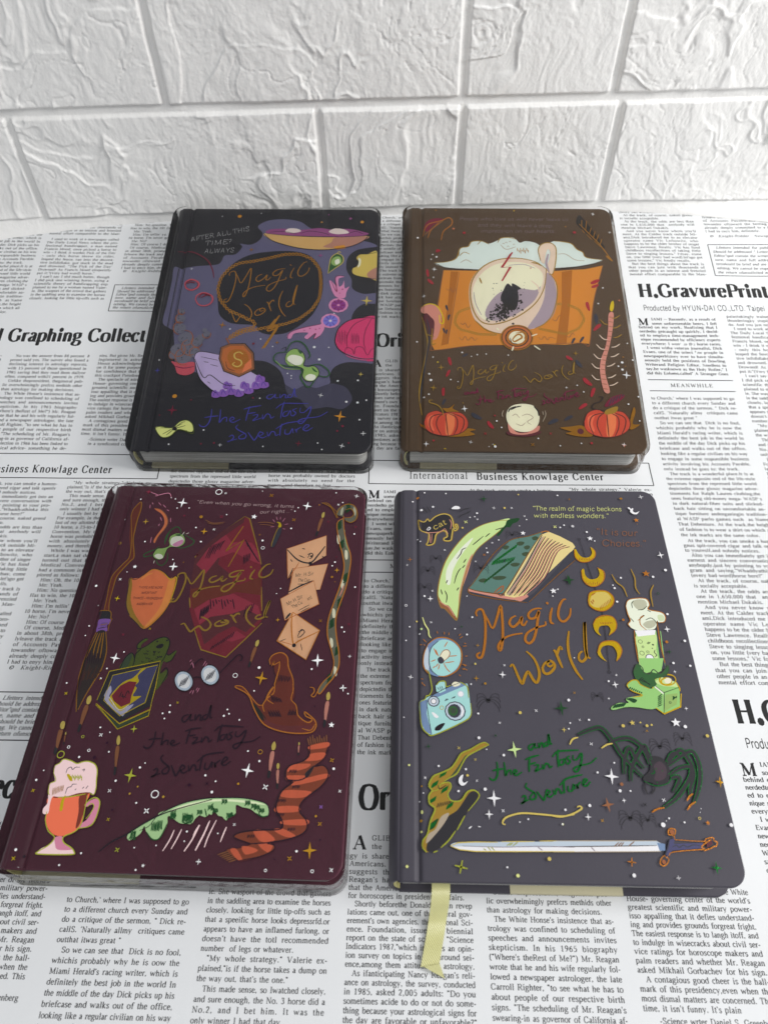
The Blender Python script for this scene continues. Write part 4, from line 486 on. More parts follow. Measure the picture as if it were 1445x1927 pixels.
(1,'title_lettering',None,'ST 36 316 603 313 615 323 627 338 627 344 612 348 582 344 534 336 493 325 465 312 462 308 471 319 480;ST 36 339 627 356 597 375 565 394 604 413 648 416 603 414 562 410 528 403 498 394 493 394 510 416 534 450 548 490 557;ST 36 470 617 451 606 443 588 456 576 480 594 493 614 491 590 500 586 513 603;ST 36 576 649 560 650 537 642 521 625 525 611 547 616 564 640 557 614 545 572 530 538 511 524 498 536 509 559 546 580 582 592 585 605;ST 36 619 656 608 629 605 605 617 599;ST 36 598 675 602 670 605 669;ST 36 678 692 664 686 648 663 638 634 644 614 661 612 684 632 692 660;ST 36 728 554 739 561 748 550 761 528 773 516 785 533 799 546 807 541 820 526 833 522 845 539 844 558 832 577 816 589 802 596;ST 36 895 577 875 571 862 557 869 545 889 547 911 561 911 572 895 577 884 568 893 563 907 569;ST 36 915 605 924 600 933 581 944 562;ST 36 928 590 936 606 947 613 953 606;ST 36 991 656 979 623 980 589 997 559 1020 538;ST 36 1036 608 1021 600 1017 587 1030 582 1049 594 1049 614 1055 651 1064 683 1059 645 1054 611 1055 595 1065 591'),
(1,'subtitle_lettering',None,'Sr 38 372 435 358 430 354 420 363 415 373 425 378 436 379 421 389 423;Sr 38 392 437 394 422 402 436 409 434 410 424 418 426;Sr 38 428 440 417 435 417 427 427 429 432 444 434 465 437 437 439 432 444 434;Sr 38 451 410 452 381 449 356 439 340 427 342 422 350;Sr 38 434 375 452 380 473 383;Sr 38 476 408 478 383 478 357 487 373 497 377 498 359;Sr 38 507 363 519 372 512 379 506 367 517 358 537 372;Sr 38 569 448 564 412 562 382;Sr 38 551 434 574 445 603 452;Sr 38 565 414 589 421;Sr 38 581 408 595 411 594 400 583 384 610 397;Sr 38 611 412 613 392 623 414 633 410 637 396 646 404;Sr 38 672 472 668 443 666 396;Sr 38 648 441 668 463 705 465 745 465;Sr 38 686 430 674 423 673 406 685 410 692 432 696 409;Sr 38 712 442 700 434 710 422 702 408 695 414;Sr 38 723 446 722 426 736 426 754 452 750 418 736 381 724 374 720 386 739 398 779 407 806 429;Sr 38 835 367 844 376 849 364 840 347 833 343 860 358;Sr 38 856 432 851 417 860 403 883 383 881 362 868 358 864 370 879 389;Sr 38 889 393 903 363 911 355 924 401;Sr 38 920 373 933 388 924 396 919 380 931 366 945 377;Sr 38 944 398 949 376 956 399 966 397 970 380 979 387;Sr 38 985 442 982 410 982 379;Sr 38 968 414 992 442 1021 453 1051 460;Sr 38 996 413 996 391 1009 391 1016 418 1020 395;Sr 38 1024 417 1030 398 1029 412 1042 428;Sr 38 1048 413 1064 434 1055 439 1047 417 1059 408 1075 426'),
(1,'printed_pumpkin',None,'Fd 68 196 103 154 179 109 296 97 407 113 379 137 414 149 356 158 215 121 121 169;Fd 214 306 253 309 289 339 276 307 317 279 264 263;FO 99 205 120 264 176 288 218 271 259 279 329 273 367 219 362 161 311 118 229 102 148 120 107 157;FV 238 256 282 268 286 178 262 112 230 121;F8 120 234 162 255 148 196 161 138 126 167;SU 47 218 267 184 235 175 177 203 107;SU 47 218 267 149 245 132 186 153 120;SU 47 232 267 237 197 244 106;SU 47 246 272 298 237 302 170 279 109;SU 47 259 275 337 237 341 179 317 122;SU 35 99 205 120 264 176 288 218 271 259 279 329 273 367 219 362 161 311 118 229 102 148 120 107 157 99 205;ST 47 218 248 211 291 187 327 157 342 136 349 131 366 152 369'),
(1,'printed_pumpkin',None,'Fd 930 171 1001 182 1066 190 1125 141 1110 109 1029 112 961 132 997 144;Fd 1361 222 1398 330 1405 294 1377 208 1420 202 1360 163;DE 1053 147 21;FO 1082 218 1111 284 1172 311 1213 291 1257 301 1328 293 1361 234 1350 170 1293 123 1207 105 1124 125 1085 166;FV 1231 274 1279 288 1273 190 1242 117 1209 126;F8 1108 251 1154 273 1133 209 1140 146 1106 176;SU 47 1213 287 1175 252 1159 188 1180 110;SU 47 1213 287 1138 262 1114 199 1130 125;SU 47 1227 287 1224 210 1221 109;SU 47 1242 292 1292 254 1288 179 1259 114;SU 47 1256 296 1332 254 1330 191 1300 127;SU 35 1082 218 1111 284 1172 311 1213 291 1257 301 1328 293 1361 234 1350 170 1293 123 1207 105 1124 125 1085 166 1082 218;FT 1215 277 1227 309 1298 336 1288 295 1245 277;S` 47 1218 303 1166 312 1141 326 1159 356 1196 371 1217 405 1190 410'),
(1,'printed_crystal_ball',None,'FE 610 141 659 134 799 146 808 130 774 112 703 103 623 113 602 127;FQ 616 211 659 139 729 134 802 186 793 143 704 117 624 133;FP 606 240 616 297 652 335 718 348 783 331 810 271 801 200 765 154 717 137 659 147 620 189;SM 59 620 283 633 309 670 327;SM 59 635 300 669 321 703 330;SM 59 782 329 804 293 807 257;SJ 35 642 254 666 269 688 241;SJ 35 701 255 737 270 771 245 734 213 756 192;SJ 35 662 198 697 184 721 206;SJ 30 591 297 581 268 585 247;SJ 30 848 298 850 265 828 214;SJ 30 833 293 836 264'),
(1,'star_pattern',None,'QD 350 305 26;QD 111 42 21;QD 1385 580 34;QD 1320 2034 19;QD 170 1481 23;QD 98 1234 18;QD 996 476 12;QT 208 626 27;QT 158 464 27;QT 1079 752 22;QT 342 349 10;QV 312 1877 16;QV 1307 51 18;QV 1413 1208 13;TD 381 59 12;TD 1305 54 14;TD 1421 1849 12;XN 472 122 11;XN 870 128 10;Xd 755 46 14;Xd 1381 725 9;Xd 1386 651 7;DN 196 1661 13;DN 1171 1847 12;DN 386 1836 11;DN 536 256 6;DN 156 67 7;DN 1112 62 8;DN 838 1499 5;DD 55 1783 8;DD 53 834 6;DD 132 573 7;DD 142 524 9;DD 98 389 6;DD 129 413 6;DD 546 216 6;DD 528 29 9;DD 573 168 5;DD 187 1598 8;DD 160 1621 5;DD 149 1575 5;DD 164 1404 5;DD 1269 1179 6;DD 1315 1320 6;DD 1369 681 9;DD 1342 650 6;DD 1364 623 9;DD 1439 701 6;DD 1438 411 6;DD 1422 229 5;DD 792 91 5;DD 921 40 5;DD 1050 59 5;DD 1369 354 6;DD 1101 444 5;DD 346 749 6;DD 443 732 5;DD 643 731 5;DD 157 709 5;DD 268 529 5;DD 314 514 4;DD 1422 839 5;DD 491 28 3;DD 515 45 3;DD 405 718 4;DD 1065 495 5;DD 501 739 5;DS 225 5 8;DS 753 2064 6;DS 524 40 5;DS 187 669 6;Qd 185 2064 14;Qd 1113 1904 14;Qd 756 2068 11'),
(2,'printed_broom',None,'F9 117 1871 118 1920 141 1969 154 1976 161 1937 159 1853 161 1781 167 1711 196 1603 186 1574 151 1516 131 1468 131 1404 131 1322 143 1260 117 1255 113 1349 104 1440 110 1487 150 1554 175 1603 141 1730;Sd 42 117 1871 118 1920 141 1969 154 1976 162 1927 159 1853 161 1781 167 1711 197 1603 183 1569 152 1514 133 1467 131 1395 133 1313 143 1260;Sd 34 118 1871 154 1730 173 1603 150 1554 111 1482 106 1421 113 1340 117 1255;F_ 96 1255 150 1261 163 1226 157 1204 110 1207;Fy 107 1207 162 1210 170 1187 155 1174 164 1144 145 1131 109 1135 106 1173;F| 123 1186 156 1191 155 1174 128 1165;F` 110 1132 158 1138 185 1049 193 1000 189 928 169 864 147 810 133 741 125 704 104 786 89 862 84 973 91 1046;Sd 38 110 1132 91 1046 84 973 82 886;Sd 38 118 1129 107 1055 95 989;Sd 38 130 1129 124 1064 127 994;Sd 38 141 1131 143 1056 148 986;Sd 38 149 1133 160 1048 167 987;Sd 38 158 1138 185 1049 192 1000 189 928 169 864 146 787 130 715;Sd 37 82 886 98 809 124 704;S] 37 87 949 94 902 101 859;S] 37 104 933 111 878 108 864;S] 37 121 918 115 902 116 868;S] 37 125 950 131 879 123 873;S] 37 142 934 135 903 131 878;S] 37 158 919 152 880 138 883;S] 37 163 951 156 903 146 888;S] 37 179 936 172 880 153 893;S] 37 196 920 176 904 161 898;S2 30 100 1014 109 958;S2 30 109 1026 120 958;S2 30 124 1015 131 958;S2 30 132 1026 142 958;S2 30 147 1015 153 959;S2 30 156 1027 164 959;S2 30 171 1016 175 959;Sd 31 90 1255 100 1259 152 1256 166 1213 172 1211 166 1183 169 1140;Sd 23 115 1173 155 1183;S` 31 114 1154 156 1164'),
(2,'printed_wand',None,'FV 239 1934 270 1927 301 1903 324 1873 336 1837 331 1800 311 1754 296 1709 291 1692 283 1708 292 1744 309 1785 319 1826 308 1867 285 1898 255 1918;S) 26 239 1934 275 1927 317 1886 337 1837 329 1790 305 1742 293 1692;S> 34 213 1933 209 1960;S> 34 217 1976 226 1962;S> 34 255 1977 273 1956;S> 34 284 1961 304 1941;S> 34 313 1925 328 1918;S> 33 268 1693 266 1733;S> 34 286 1872 300 1846;S> 34 292 1825 289 1810;S> 34 346 1868 353 1837'),
(2,'printed_hourglass',None,'Su 49 350 1695 359 1765 378 1796 401 1805 421 1782 428 1762;Su 49 350 1685 348 1735 358 1770;Su 50 440 1757 491 1728 511 1709 499 1684 454 1663 420 1667;Su 49 312 1650 293 1644 253 1619 258 1600 308 1615;Su 41 379 1627 385 1579 367 1548 341 1554 323 1582;Su 33 325 1670 301 1645;Fs 368 1710 372 1741 401 1761 436 1755 459 1722 457 1688 428 1667 391 1668 373 1656 367 1627 361 1593 339 1582 308 1596 300 1620 315 1655 347 1660 377 1676;Ft 378 1706 386 1734 426 1742 450 1722 447 1697 419 1672 388 1681;Fn 395 1686 443 1719 448 1692 419 1671;Ft 310 1606 323 1621 348 1616 359 1597 338 1587;Fu 395 1751 427 1757 422 1742;Sj 25 368 1710 372 1741 401 1761 436 1755 459 1722 457 1688 428 1667 391 1668 373 1656 367 1627 361 1593 339 1582 308 1596 300 1620 315 1655 347 1660 377 1676 368 1710;St 25 436 1752 445 1772;St 25 456 1758 471 1766;St 24 316 1558 316 1577'),
(2,'printed_shield',None,'FG 209 1461 239 1452 276 1481 312 1520 344 1522 384 1503 428 1466 457 1481 463 1412 457 1321 433 1250 386 1180 349 1155 308 1187 257 1237 226 1298 215 1378;FV 223 1452 267 1467 314 1510 346 1513 383 1489 427 1452 430 1375 422 1303 392 1223 353 1175 309 1212 271 1264 241 1325 231 1388;FW 422 1457 453 1458 453 1339 430 1263 371 1180 353 1175 394 1249 416 1329;FT 205 1461 229 1424 244 1325 288 1238 352 1162 308 1187 257 1237 226 1298 215 1378;SW 64 270 1453 296 1482 325 1497;S` 32 209 1461 239 1452 276 1481 312 1520 344 1522 384 1503 428 1466 457 1481 463 1412 457 1321 433 1250 386 1180 349 1155 308 1187 257 1237 226 1298 215 1378 209 1461;SS 32 393 1489 430 1457 460 1472 463 1407 455 1313;LT 23 257 1237 273 1220;LT 23 271 1227 286 1210;LT 23 284 1217 299 1200;LT 23 297 1207 312 1190;LT 23 310 1197 325 1180;LT 23 323 1187 338 1170;WE 18 11 269 1398 397 1399|THERE ARE MORE;WE 18 11 288 1364 372 1366|IMPORTANT;WE 18 11 253 1331 409 1333|THINGS - FRIENDSHIP;WE 18 11 280 1296 379 1298|ANDBRAVERY.'),
(2,'printed_frog',None,'FX 344 1045 341 1070 369 1102 386 1102 383 1091 361 1070 363 1045 389 1063 426 1101 469 1113 495 1098 503 1066 495 1024 519 1017 541 1038 546 1030 532 989 509 972 490 976 489 912 520 937 527 898 507 858 470 826 349 908 281 930 288 978 303 1011 328 1016 344 988 344 1012;F{ 283 938 297 1003 325 1012 322 963 313 939;Sj 37 343 992 343 1016 363 1045 344 1045 341 1070 369 1102 385 1101;Sj 37 361 1045 389 1063 427 1098 469 1113 495 1098 503 1066 492 1000 477 967;Sj 37 495 1024 512 1013 540 1040;Sj 30 506 972 529 985 545 1026;Sj 37 281 930 291 983 310 1015 328 1016 344 980 342 940;Sj 37 489 912 511 944 525 913 507 858;Fj 436 1056 451 1072 471 1073 470 1055 452 1048;Dj 437 1087 5;Dj 486 1094 5;Sj 22 396 998 403 991 408 998;Sj 22 410 995 417 987 421 994;Sj 22 426 1034 433 1027 437 1033;Sj 22 380 977 386 970 391 976;Sj 22 394 1021 401 1014 405 1020;Sj 22 468 1006 475 999 479 1005;Sj 22 453 1005 460 998 465 1004;Sj 22 429 1028 436 1020 440 1027;Sj 22 440 976 447 969 451 976;Sj 22 427 985 434 977 438 984;Sj 22 431 1034 437 1027 442 1034;Sj 22 448 996 454 989 459 996;Sj 22 394 1036 401 1028 406 1035;Sj 22 456 1005 463 998 468 1004;Sj 22 448 975 454 968 459 975;Sj 22 448 972 455 965 460 972;Sj 22 415 980 422 973 427 980;Sj 22 423 971 429 964 434 970;Sj 22 451 1032 458 1025 463 1032;Sj 22 382 1021 388 1014 393 1021;Sj 22 465 1008 472 1001 477 1008;Sj 22 430 1017 437 1010 441 1016'),
(2,'printed_pentagon_box',None,'P_ 232 919 478 979 485 842 478 744 345 659 209 766;PY 255 898 468 958 456 857 446 758 339 692 242 767;FZ 244 772 256 841 270 811 267 781 328 722 393 750 362 701 343 693;FS 267 781 294 835 323 867 355 883 376 907 389 931 413 940 381 899 392 868 379 845 390 830 380 791 420 792 403 773 373 746 335 712 276 758;P0 276 789 306 843 344 867 382 864 373 791 375 754 336 734 293 763;Sj 29 314 782 321 813;Sj 29 337 775 327 801;Sj 29 342 787 349 817 360 802;Sj 29 319 790 350 783;LS 29 210 749 347 651 479 727;LS 29 210 742 345 626 478 693 480 749;LS 29 210 765 233 917 476 979 481 842 478 744;LS 29 243 765 255 896 468 958 456 857 447 759 340 689 243 765;SD 22 267 781 329 719 373 746;Pj 210 749 347 651 481 719 478 693 345 626;P{ 222 731 345 648 477 713 476 696 344 629;LS 29 211 748 348 650 481 723;LS 29 211 748 345 624 478 693 479 742'),
(2,'printed_gemstone',None,'P0 771 1885 796 1869 878 1645 915 1525 953 1215 886 1115 800 1010 668 1049 608 1179 566 1278 544 1418 545 1571 539 1626 652 1775;PE 536 1596 607 1679 678 1723 670 1559 766 1482 768 1367 590 1344 554 1362 544 1438;P1 607 1679 669 1775 724 1703 783 1715 836 1705 878 1645 902 1564 816 1602 742 1641 663 1599 613 1498 552 1556;P9 547 1399 626 1420 807 1435 916 1486 931 1371 797 1387 658 1336 582 1278;P1 590 1278 658 1336 782 1377 924 1305 948 1242 861 1285 793 1256 683 1235 635 1189;PE 636 1180 683 1235 793 1256 861 1285 950 1242 881 1150 812 1184 739 1138 679 1075;P0 679 1075 739 1138 832 1158 885 1124 799 1011 672 1049;P1 777 1104 832 1158 885 1124 817 1096;PE 539 1626 652 1775 772 1883 769 1842 659 1733 558 1617;L2 34 595 1597 611 1679;L2 34 605 1596 619 1684;L2 34 614 1596 627 1688;L2 34 619 1625 635 1692;L2 34 628 1624 643 1697;L2 34 638 1624 651 1701;L2 34 642 1653 659 1705;L2 34 652 1653 667 1710;L2 34 662 1652 675 1714;L2 34 666 1682 683 1719;L2 41 665 1341 679 1281;L2 41 681 1334 692 1296;L2 41 694 1341 705 1311;L2 41 710 1334 718 1326;L2 41 724 1342 741 1282;L2 41 740 1335 754 1297;L2 41 753 1343 767 1312;L2 41 769 1336 780 1328;L2 41 783 1344 802 1284;L2 40 630 1215 627 1279;L2 40 636 1223 633 1284;L2 40 642 1230 640 1289;L2 40 648 1238 646 1294;L2 40 654 1245 653 1298;L2 40 660 1253 659 1303;L2 40 666 1260 666 1308;L2 43 798 1725 818 1679;L2 43 810 1707 833 1659;L2 43 821 1688 848 1639;L2 43 832 1670 862 1619;L2 43 843 1652 877 1599;L2 43 854 1634 891 1579;L2 34 809 1562 803 1622;L2 34 816 1568 811 1626;L2 34 823 1574 819 1629;L2 34 829 1581 827 1632;L2 34 836 1587 835 1635;L2 31 715 1046 727 1072;L2 31 727 1055 738 1082;L2 31 739 1064 750 1092;L2 31 751 1073 762 1102;L2 31 763 1082 774 1112;L2 31 775 1091 786 1122;L2 32 787 1100 798 1132;L2 32 799 1109 810 1142;L2 32 811 1118 822 1152;L2 32 856 1239 863 1304;L2 32 865 1245 872 1308;L2 32 874 1251 881 1312;L2 32 883 1256 891 1316;L2 32 891 1262 900 1320;LT 51 549 1571 536 1604 653 1769 771 1885 800 1870 891 1614 906 1564;LT 50 925 1423 947 1278;LT 48 956 1206 886 1115 800 1008 668 1047 658 1066 615 1157;LT 49 553 1347 568 1287;Ld 70 772 1818 702 1651 786 1720 728 1545;Ld 44 763 1793 699 1642 790 1725'),
(2,'title_lettering',None,'ST 70 470 1470 465 1484 479 1497 499 1497 508 1480 513 1449 507 1397 497 1354 482 1324 464 1320 459 1330 474 1339;ST 70 500 1496 524 1464 549 1431 575 1472 600 1520 604 1472 602 1427 596 1391 586 1360 575 1353 574 1372 604 1397 650 1413 704 1422;ST 70 677 1486 651 1475 640 1455 657 1443 690 1461 708 1483 705 1458 716 1453 734 1471;ST 70 819 1522 798 1522 767 1513 745 1496 751 1480 780 1486 803 1512 793 1484 778 1439 757 1403 732 1388 714 1400 729 1425 779 1448 827 1461 831 1475;ST 70 876 1529 862 1500 858 1474 874 1469;ST 70 849 1549 854 1544 858 1542;ST 70 957 1568 937 1562 916 1537 903 1506 910 1485 933 1482 964 1504 975 1534;ST 70 538 1185 553 1193 565 1181 582 1159 597 1146 613 1164 632 1179 643 1174 659 1159 676 1156 692 1174 692 1194 676 1214 654 1227 635 1233;ST 70 759 1217 732 1210 715 1194 724 1182 751 1185 779 1200 779 1212 759 1217 744 1207 755 1202 774 1208;ST 70 785 1248 797 1243 809 1223 824 1203;ST 70 802 1233 813 1250 827 1258 835 1251;ST 70 886 1306 870 1271 871 1234 894 1202 924 1180;ST 70 946 1256 926 1247 920 1233 937 1228 963 1242 962 1264 970 1304 982 1338 975 1297 968 1261 970 1243 983 1240'),
(2,'subtitle_lettering',None,'S2 55 671 705 649 696 643 678 657 667 673 686 681 706 682 677 698 679;S2 55 703 707 706 677 719 703 730 699 731 678 745 682;S2 55 760 709 742 699 743 684 759 686 766 716 770 755 774 701 778 691 786 694;S2 55 530 618 531 583 527 554 512 537 494 539 488 548;S2 55 505 577 530 582 562 584;S2 55 567 614 569 585 570 554 582 572 597 575 599 554;S2 55 612 559 629 569 619 577 611 563 627 552 656 567;S2 55 694 637 687 596 685 562;S2 55 669 622 701 634 742 641;S2 55 688 599 722 606;S2 55 711 591 731 594 729 581 714 563 752 577;S2 55 753 595 756 571 770 597 784 591 790 575 803 585;S2 55 840 662 834 629 831 574;S2 55 806 626 834 651 886 653 943 651;S2 55 860 613 842 605 841 586 858 589 868 615 874 588;S2 55 896 626 880 616 894 602 881 587 871 594;S2 55 911 629 910 607 929 606 956 635 950 596 930 554 914 547 907 561 934 574 991 583 1028 607;S2 55 558 434 571 444 578 429 565 409 555 406 593 422;S2 55 589 508 581 491 595 474 627 450 625 425 606 421 600 435 622 456;S2 55 636 461 656 425 668 415 686 467;S2 55 680 435 700 451 687 462 679 444 697 426 717 438;S2 55 715 462 723 436 734 463 747 460 754 440 766 448;S2 55 775 512 770 475 771 438;S2 55 751 480 785 511 827 522 870 528;S2 55 791 477 792 450 810 450 821 481 825 454;S2 55 832 480 840 457 839 473 858 492;S2 55 866 473 890 497 877 504 866 477 882 467 906 487'),
(2,'quote_lettering',None,'W< 18 18 474 1973 1043 1951|"Even when you go wrong, it turns;W< 18 18 852 1907 1037 1918|our right .."'),
(2,'printed_match',None,'Fk 1220 1926 1210 1916 1207 1895 1212 1884 1221 1890 1224 1910;F) 1218 1874 1204 1879 1194 1837 1191 1786 1187 1762 1192 1763 1204 1808;F_ 1190 1791 1184 1763 1193 1759 1199 1788'),
(2,'printed_match',None,'Fk 952 1108 941 1099 939 1080 944 1070 953 1075 957 1094;F) 950 1060 936 1066 927 1028 925 981 922 959 927 960 938 1001;F_ 924 987 920 960 928 957 932 984'),
(2,'printed_match',None,'Fk 174 787 162 776 162 753 171 741 181 747 183 769;F) 180 729 161 735 156 690 161 634 162 608 168 609 174 658;F_ 159 641 158 608 169 606 171 637'),
(2,'printed_match',None,'Fk 77 658 68 648 69 628 77 618 86 624 86 643;F) 86 608 69 612 69 573 76 525 78 501 83 503 85 545;F_ 73 530 74 502 85 499 84 527'),
(2,'printed_match',None,'Fk 361 593 355 578 359 556 367 546 374 555 371 577;F) 377 536 361 538 366 492 379 438 384 411 388 414 384 464;F_ 376 444 381 411 389 410 386 442'),
(2,'printed_match',None,'Fk 106 603 103 598 104 591 107 588 110 590 109 597;F) 110 584 104 585 105 571 110 552 111 543 113 544 112 561;F_ 108 554 109 543 114 543 112 554'),
(2,'printed_match',None,'Fk 1331 837 1321 824 1322 802 1329 793 1338 801 1339 822;FQ 1337 783 1321 785 1317 741 1321 688 1322 663 1327 666 1332 713;F_ 1319 694 1318 663 1328 662 1329 693'),
(2,'printed_match',None,'Fk 1097 584 1087 571 1087 551 1095 542 1104 549 1105 569;FQ 1103 532 1086 534 1083 492 1088 442 1089 417 1093 420 1099 465;F_ 1086 447 1085 418 1095 417 1096 446'),
(2,'printed_match',None,'Fk 1126 485 1120 476 1122 462 1128 456 1133 462 1133 475;FQ 1134 450 1123 450 1124 422 1132 387 1134 370 1137 372 1137 404;F_ 1129 391 1132 370 1139 370 1137 391'),
(2,'printed_match',None,'Fk 1212 585 1209 581 1210 573 1213 570 1216 573 1216 580;FQ 1216 566 1210 567 1210 552 1213 533 1214 523 1216 525 1216 542;F_ 1212 535 1212 523 1217 523 1216 534'),
(2,'printed_smoking_match',None,'FR 965 1793 982 1816 991 1783 973 1709 960 1677 946 1679 947 1703;ST 34 948 1679 948 1708 967 1798 987 1817;FS 969 1816 971 1836 957 1848 976 1846 987 1827 983 1812;L> 26 933 1867 947 1846;L> 26 951 1884 960 1862;L> 26 975 1884 975 1866;L> 26 1002 1877 991 1852;L> 26 1024 1837 1004 1831;L> 26 926 1813 948 1816;L> 26 1011 1799 997 1804;S) 35 551 1853 598 1832 663 1841;S) 26 563 1835 600 1825 656 1830;S) 35 852 1841 896 1845 945 1837;S) 26 863 1828 898 1828 938 1822'),
(2,'printed_letters',None,'P3 1035 1667 1246 1761 1255 1628 1179 1571 1061 1474;P` 1061 1474 1079 1539 1085 1544 1084 1490;P3 1082 1539 1269 1575 1239 1412 1074 1382;P3 1036 1350 1202 1465 1242 1323 1073 1222;P3 1110 1271 1258 1169 1204 1004 1047 1104;S_ 60 1035 1664 1105 1594 1173 1579 1212 1632 1245 1689;LA 30 1035 1667 1246 1761 1255 1628;LA 30 1035 1667 1061 1474;LA 29 1066 1480 1101 1554 1111 1579;LA 29 1084 1539 1269 1575 1239 1409;LA 29 1075 1389 1086 1539;L_ 66 1074 1391 1132 1431 1197 1465;LA 33 1036 1350 1202 1465 1242 1323 1073 1222 1036 1350;L~ 40 1110 1271 1258 1169 1204 1004 1047 1104 1110 1271;S~ 48 1108 1268 1111 1192 1132 1087 1155 1105 1257 1165;LA 23 1132 1083 1046 1107;L` 24 1060 1101 1091 1116;L` 23 1168 1092 1180 1054;L_ 80 1077 1231 1099 1266;Dj 1173 1575 11;Dj 1136 1081 11;DM 1175 1621 7;S_ 34 1156 1611 1169 1641 1182 1631 1176 1611 1164 1603;S_ 34 1153 1631 1173 1643;S_ 32 1149 1131 1164 1171 1182 1158 1164 1131 1149 1127;S_ 32 1150 1157 1176 1171;S_ 34 1119 1671 1136 1667;S_ 34 1063 1598 1074 1583;S_ 34 1234 1623 1243 1615;S_ 34 1107 1625 1138 1610;W_ 20 18 1100 1485 1197 1500|Mr. H.Sir;W_ 20 15 1118 1456 1194 1461|The Cup...;W_ 20 18 1078 1307 1155 1360|Mr.H.Sir;W_ 20 16 1107 1291 1203 1357|The Cupboard;L_ 24 1137 1281 1191 1317;L_ 24 1150 1274 1192 1301;L_ 25 1117 1442 1162 1443'),
(2,'printed_snake',None,'F5 1335 1885 1294 1908 1298 1952 1334 1977 1378 1976 1405 1938 1406 1883 1381 1856 1350 1864 1340 1885 1374 1890 1389 1916 1371 1948 1340 1942 1332 1898 1341 1801 1364 1707 1389 1626 1387 1536 1374 1420 1349 1316 1334 1234 1345 1145 1363 1050 1368 975 1350 916 1319 875 1289 826 1278 846 1299 887 1334 924 1345 982 1328 1058 1301 1144 1298 1233 1319 1334 1344 1438 1358 1546 1343 1635 1321 1717 1299 1843;FP 1356 1666 1370 1656 1374 1614 1365 1603 1357 1625;FP 1306 1769 1320 1759 1325 1715 1316 1704 1307 1727;FP 1315 1297 1329 1288 1333 1250 1324 1241 1316 1260;FP 1316 1127 1329 1118 1334 1082 1325 1073 1317 1092;FP 1347 970 1360 962 1364 927 1356 919 1348 937;FP 1347 1477 1361 1467 1365 1427 1356 1418 1348 1438;L@ 60 1323 1666 1349 1690;L@ 60 1323 1678 1348 1701;L@ 60 1323 1689 1348 1712;L@ 60 1323 1700 1347 1724;L@ 60 1324 1712 1346 1735;L@ 58 1359 1454 1384 1476;L@ 58 1359 1465 1383 1486;L@ 58 1359 1475 1382 1497;L@ 58 1359 1486 1382 1508;L@ 58 1359 1497 1381 1519;L@ 56 1337 1303 1361 1324;L@ 57 1337 1313 1360 1334;L@ 57 1337 1323 1360 1344;L@ 57 1337 1333 1359 1354;L@ 57 1337 1344 1358 1365;L@ 55 1306 1180 1330 1200;L@ 56 1306 1190 1329 1210;L@ 56 1306 1200 1328 1220;L@ 56 1306 1209 1327 1230;L@ 56 1306 1219 1327 1240;L@ 54 1344 1029 1368 1049;L@ 54 1345 1039 1367 1058;L@ 54 1345 1048 1367 1067;L@ 54 1345 1057 1366 1077;L@ 54 1345 1067 1365 1086;L@ 53 1318 880 1340 898;L@ 53 1318 889 1340 907;L@ 53 1318 898 1339 916;L@ 53 1318 907 1338 925;L@ 53 1318 916 1338 934;L@ 62 1343 1921 1369 1946;L@ 62 1343 1933 1369 1958;L@ 62 1343 1945 1368 1970;L@ 62 1343 1958 1367 1983;L@ 62 1343 1970 1366 1995;L@ 61 1301 1796 1327 1820;L@ 61 1301 1808 1327 1832;L@ 61 1301 1819 1326 1844;L@ 61 1301 1831 1325 1855;L@ 61 1301 1843 1324 1867;F} 1389 1965 1402 1938 1398 1899 1385 1937;F} 1316 1947 1328 1958 1325 1909 1313 1908;S7 35 1345 1801 1355 1718 1376 1656;SQ 49 1365 1439 1355 1400 1345 1372;S~ 44 1332 1898 1342 1801 1365 1707 1390 1626 1389 1536 1375 1420 1349 1316 1336 1234 1345 1145 1365 1050 1370 975 1351 916 1320 873 1289 825 1278 843 1300 887 1335 924;S~ 44 1335 1885 1299 1843 1321 1717 1344 1635 1358 1546 1344 1438 1319 1334 1298 1233 1300 1144 1327 1058 1345 987 1335 924;Sd 44 1300 1884 1293 1924 1334 1978 1383 1976 1407 1932 1406 1880 1377 1853 1345 1866;Sd 35 1335 1885 1374 1890 1390 1916 1371 1950 1340 1942;Sd 36 1199 1989 1236 1973 1265 1946 1296 1881;Sd 27 1199 1989 1235 1986 1259 1962 1298 1919;S~ 38 1278 842 1264 810 1248 815 1260 833 1256 853 1237 858'),
(2,'printed_glasses',None,'Fj 655 890 663 862 658 837 642 821 619 819 595 831 576 855 567 882 571 908 587 924 611 926 636 913;F^ 652 888 660 863 655 840 640 825 619 824 596 834 579 856 570 881 575 905 590 920 612 921 634 910;FD 643 884 649 865 646 847 634 836 618 835 601 843 588 860 581 879 584 897 596 908 612 910 630 901;LR 27 598 841 605 877;LR 27 604 844 613 883;LR 27 611 848 621 890;LR 27 617 851 629 897;LR 27 623 854 637 904;Fj 779 926 787 898 782 872 765 857 742 854 718 867 699 891 691 918 696 944 712 960 736 963 760 950;F^ 776 925 784 899 778 876 763 861 742 859 719 870 702 891 694 918 699 942 714 956 737 958 759 947;FD 767 920 772 901 769 883 757 872 741 871 724 879 711 896 705 915 708 934 720 945 737 946 754 937;LR 27 721 876 729 913;LR 27 728 880 737 920;LR 27 734 883 745 926;LR 27 740 887 753 933;LR 27 747 890 761 940;S2 38 657 888 676 896 700 891;S2 38 621 920 649 959 672 988 685 994 692 985;S2 38 783 917 815 960 854 1013 872 1022 884 1010 882 991 873 991;S> 27 626 976 633 988;S> 27 633 959 641 979 639 968;S> 27 696 957 705 982;S> 27 705 952 714 972;S> 26 656 809 664 825;S> 26 670 805 673 827;S> 26 685 825 690 840;S> 26 691 814 699 838;S> 27 652 943 641 972'),
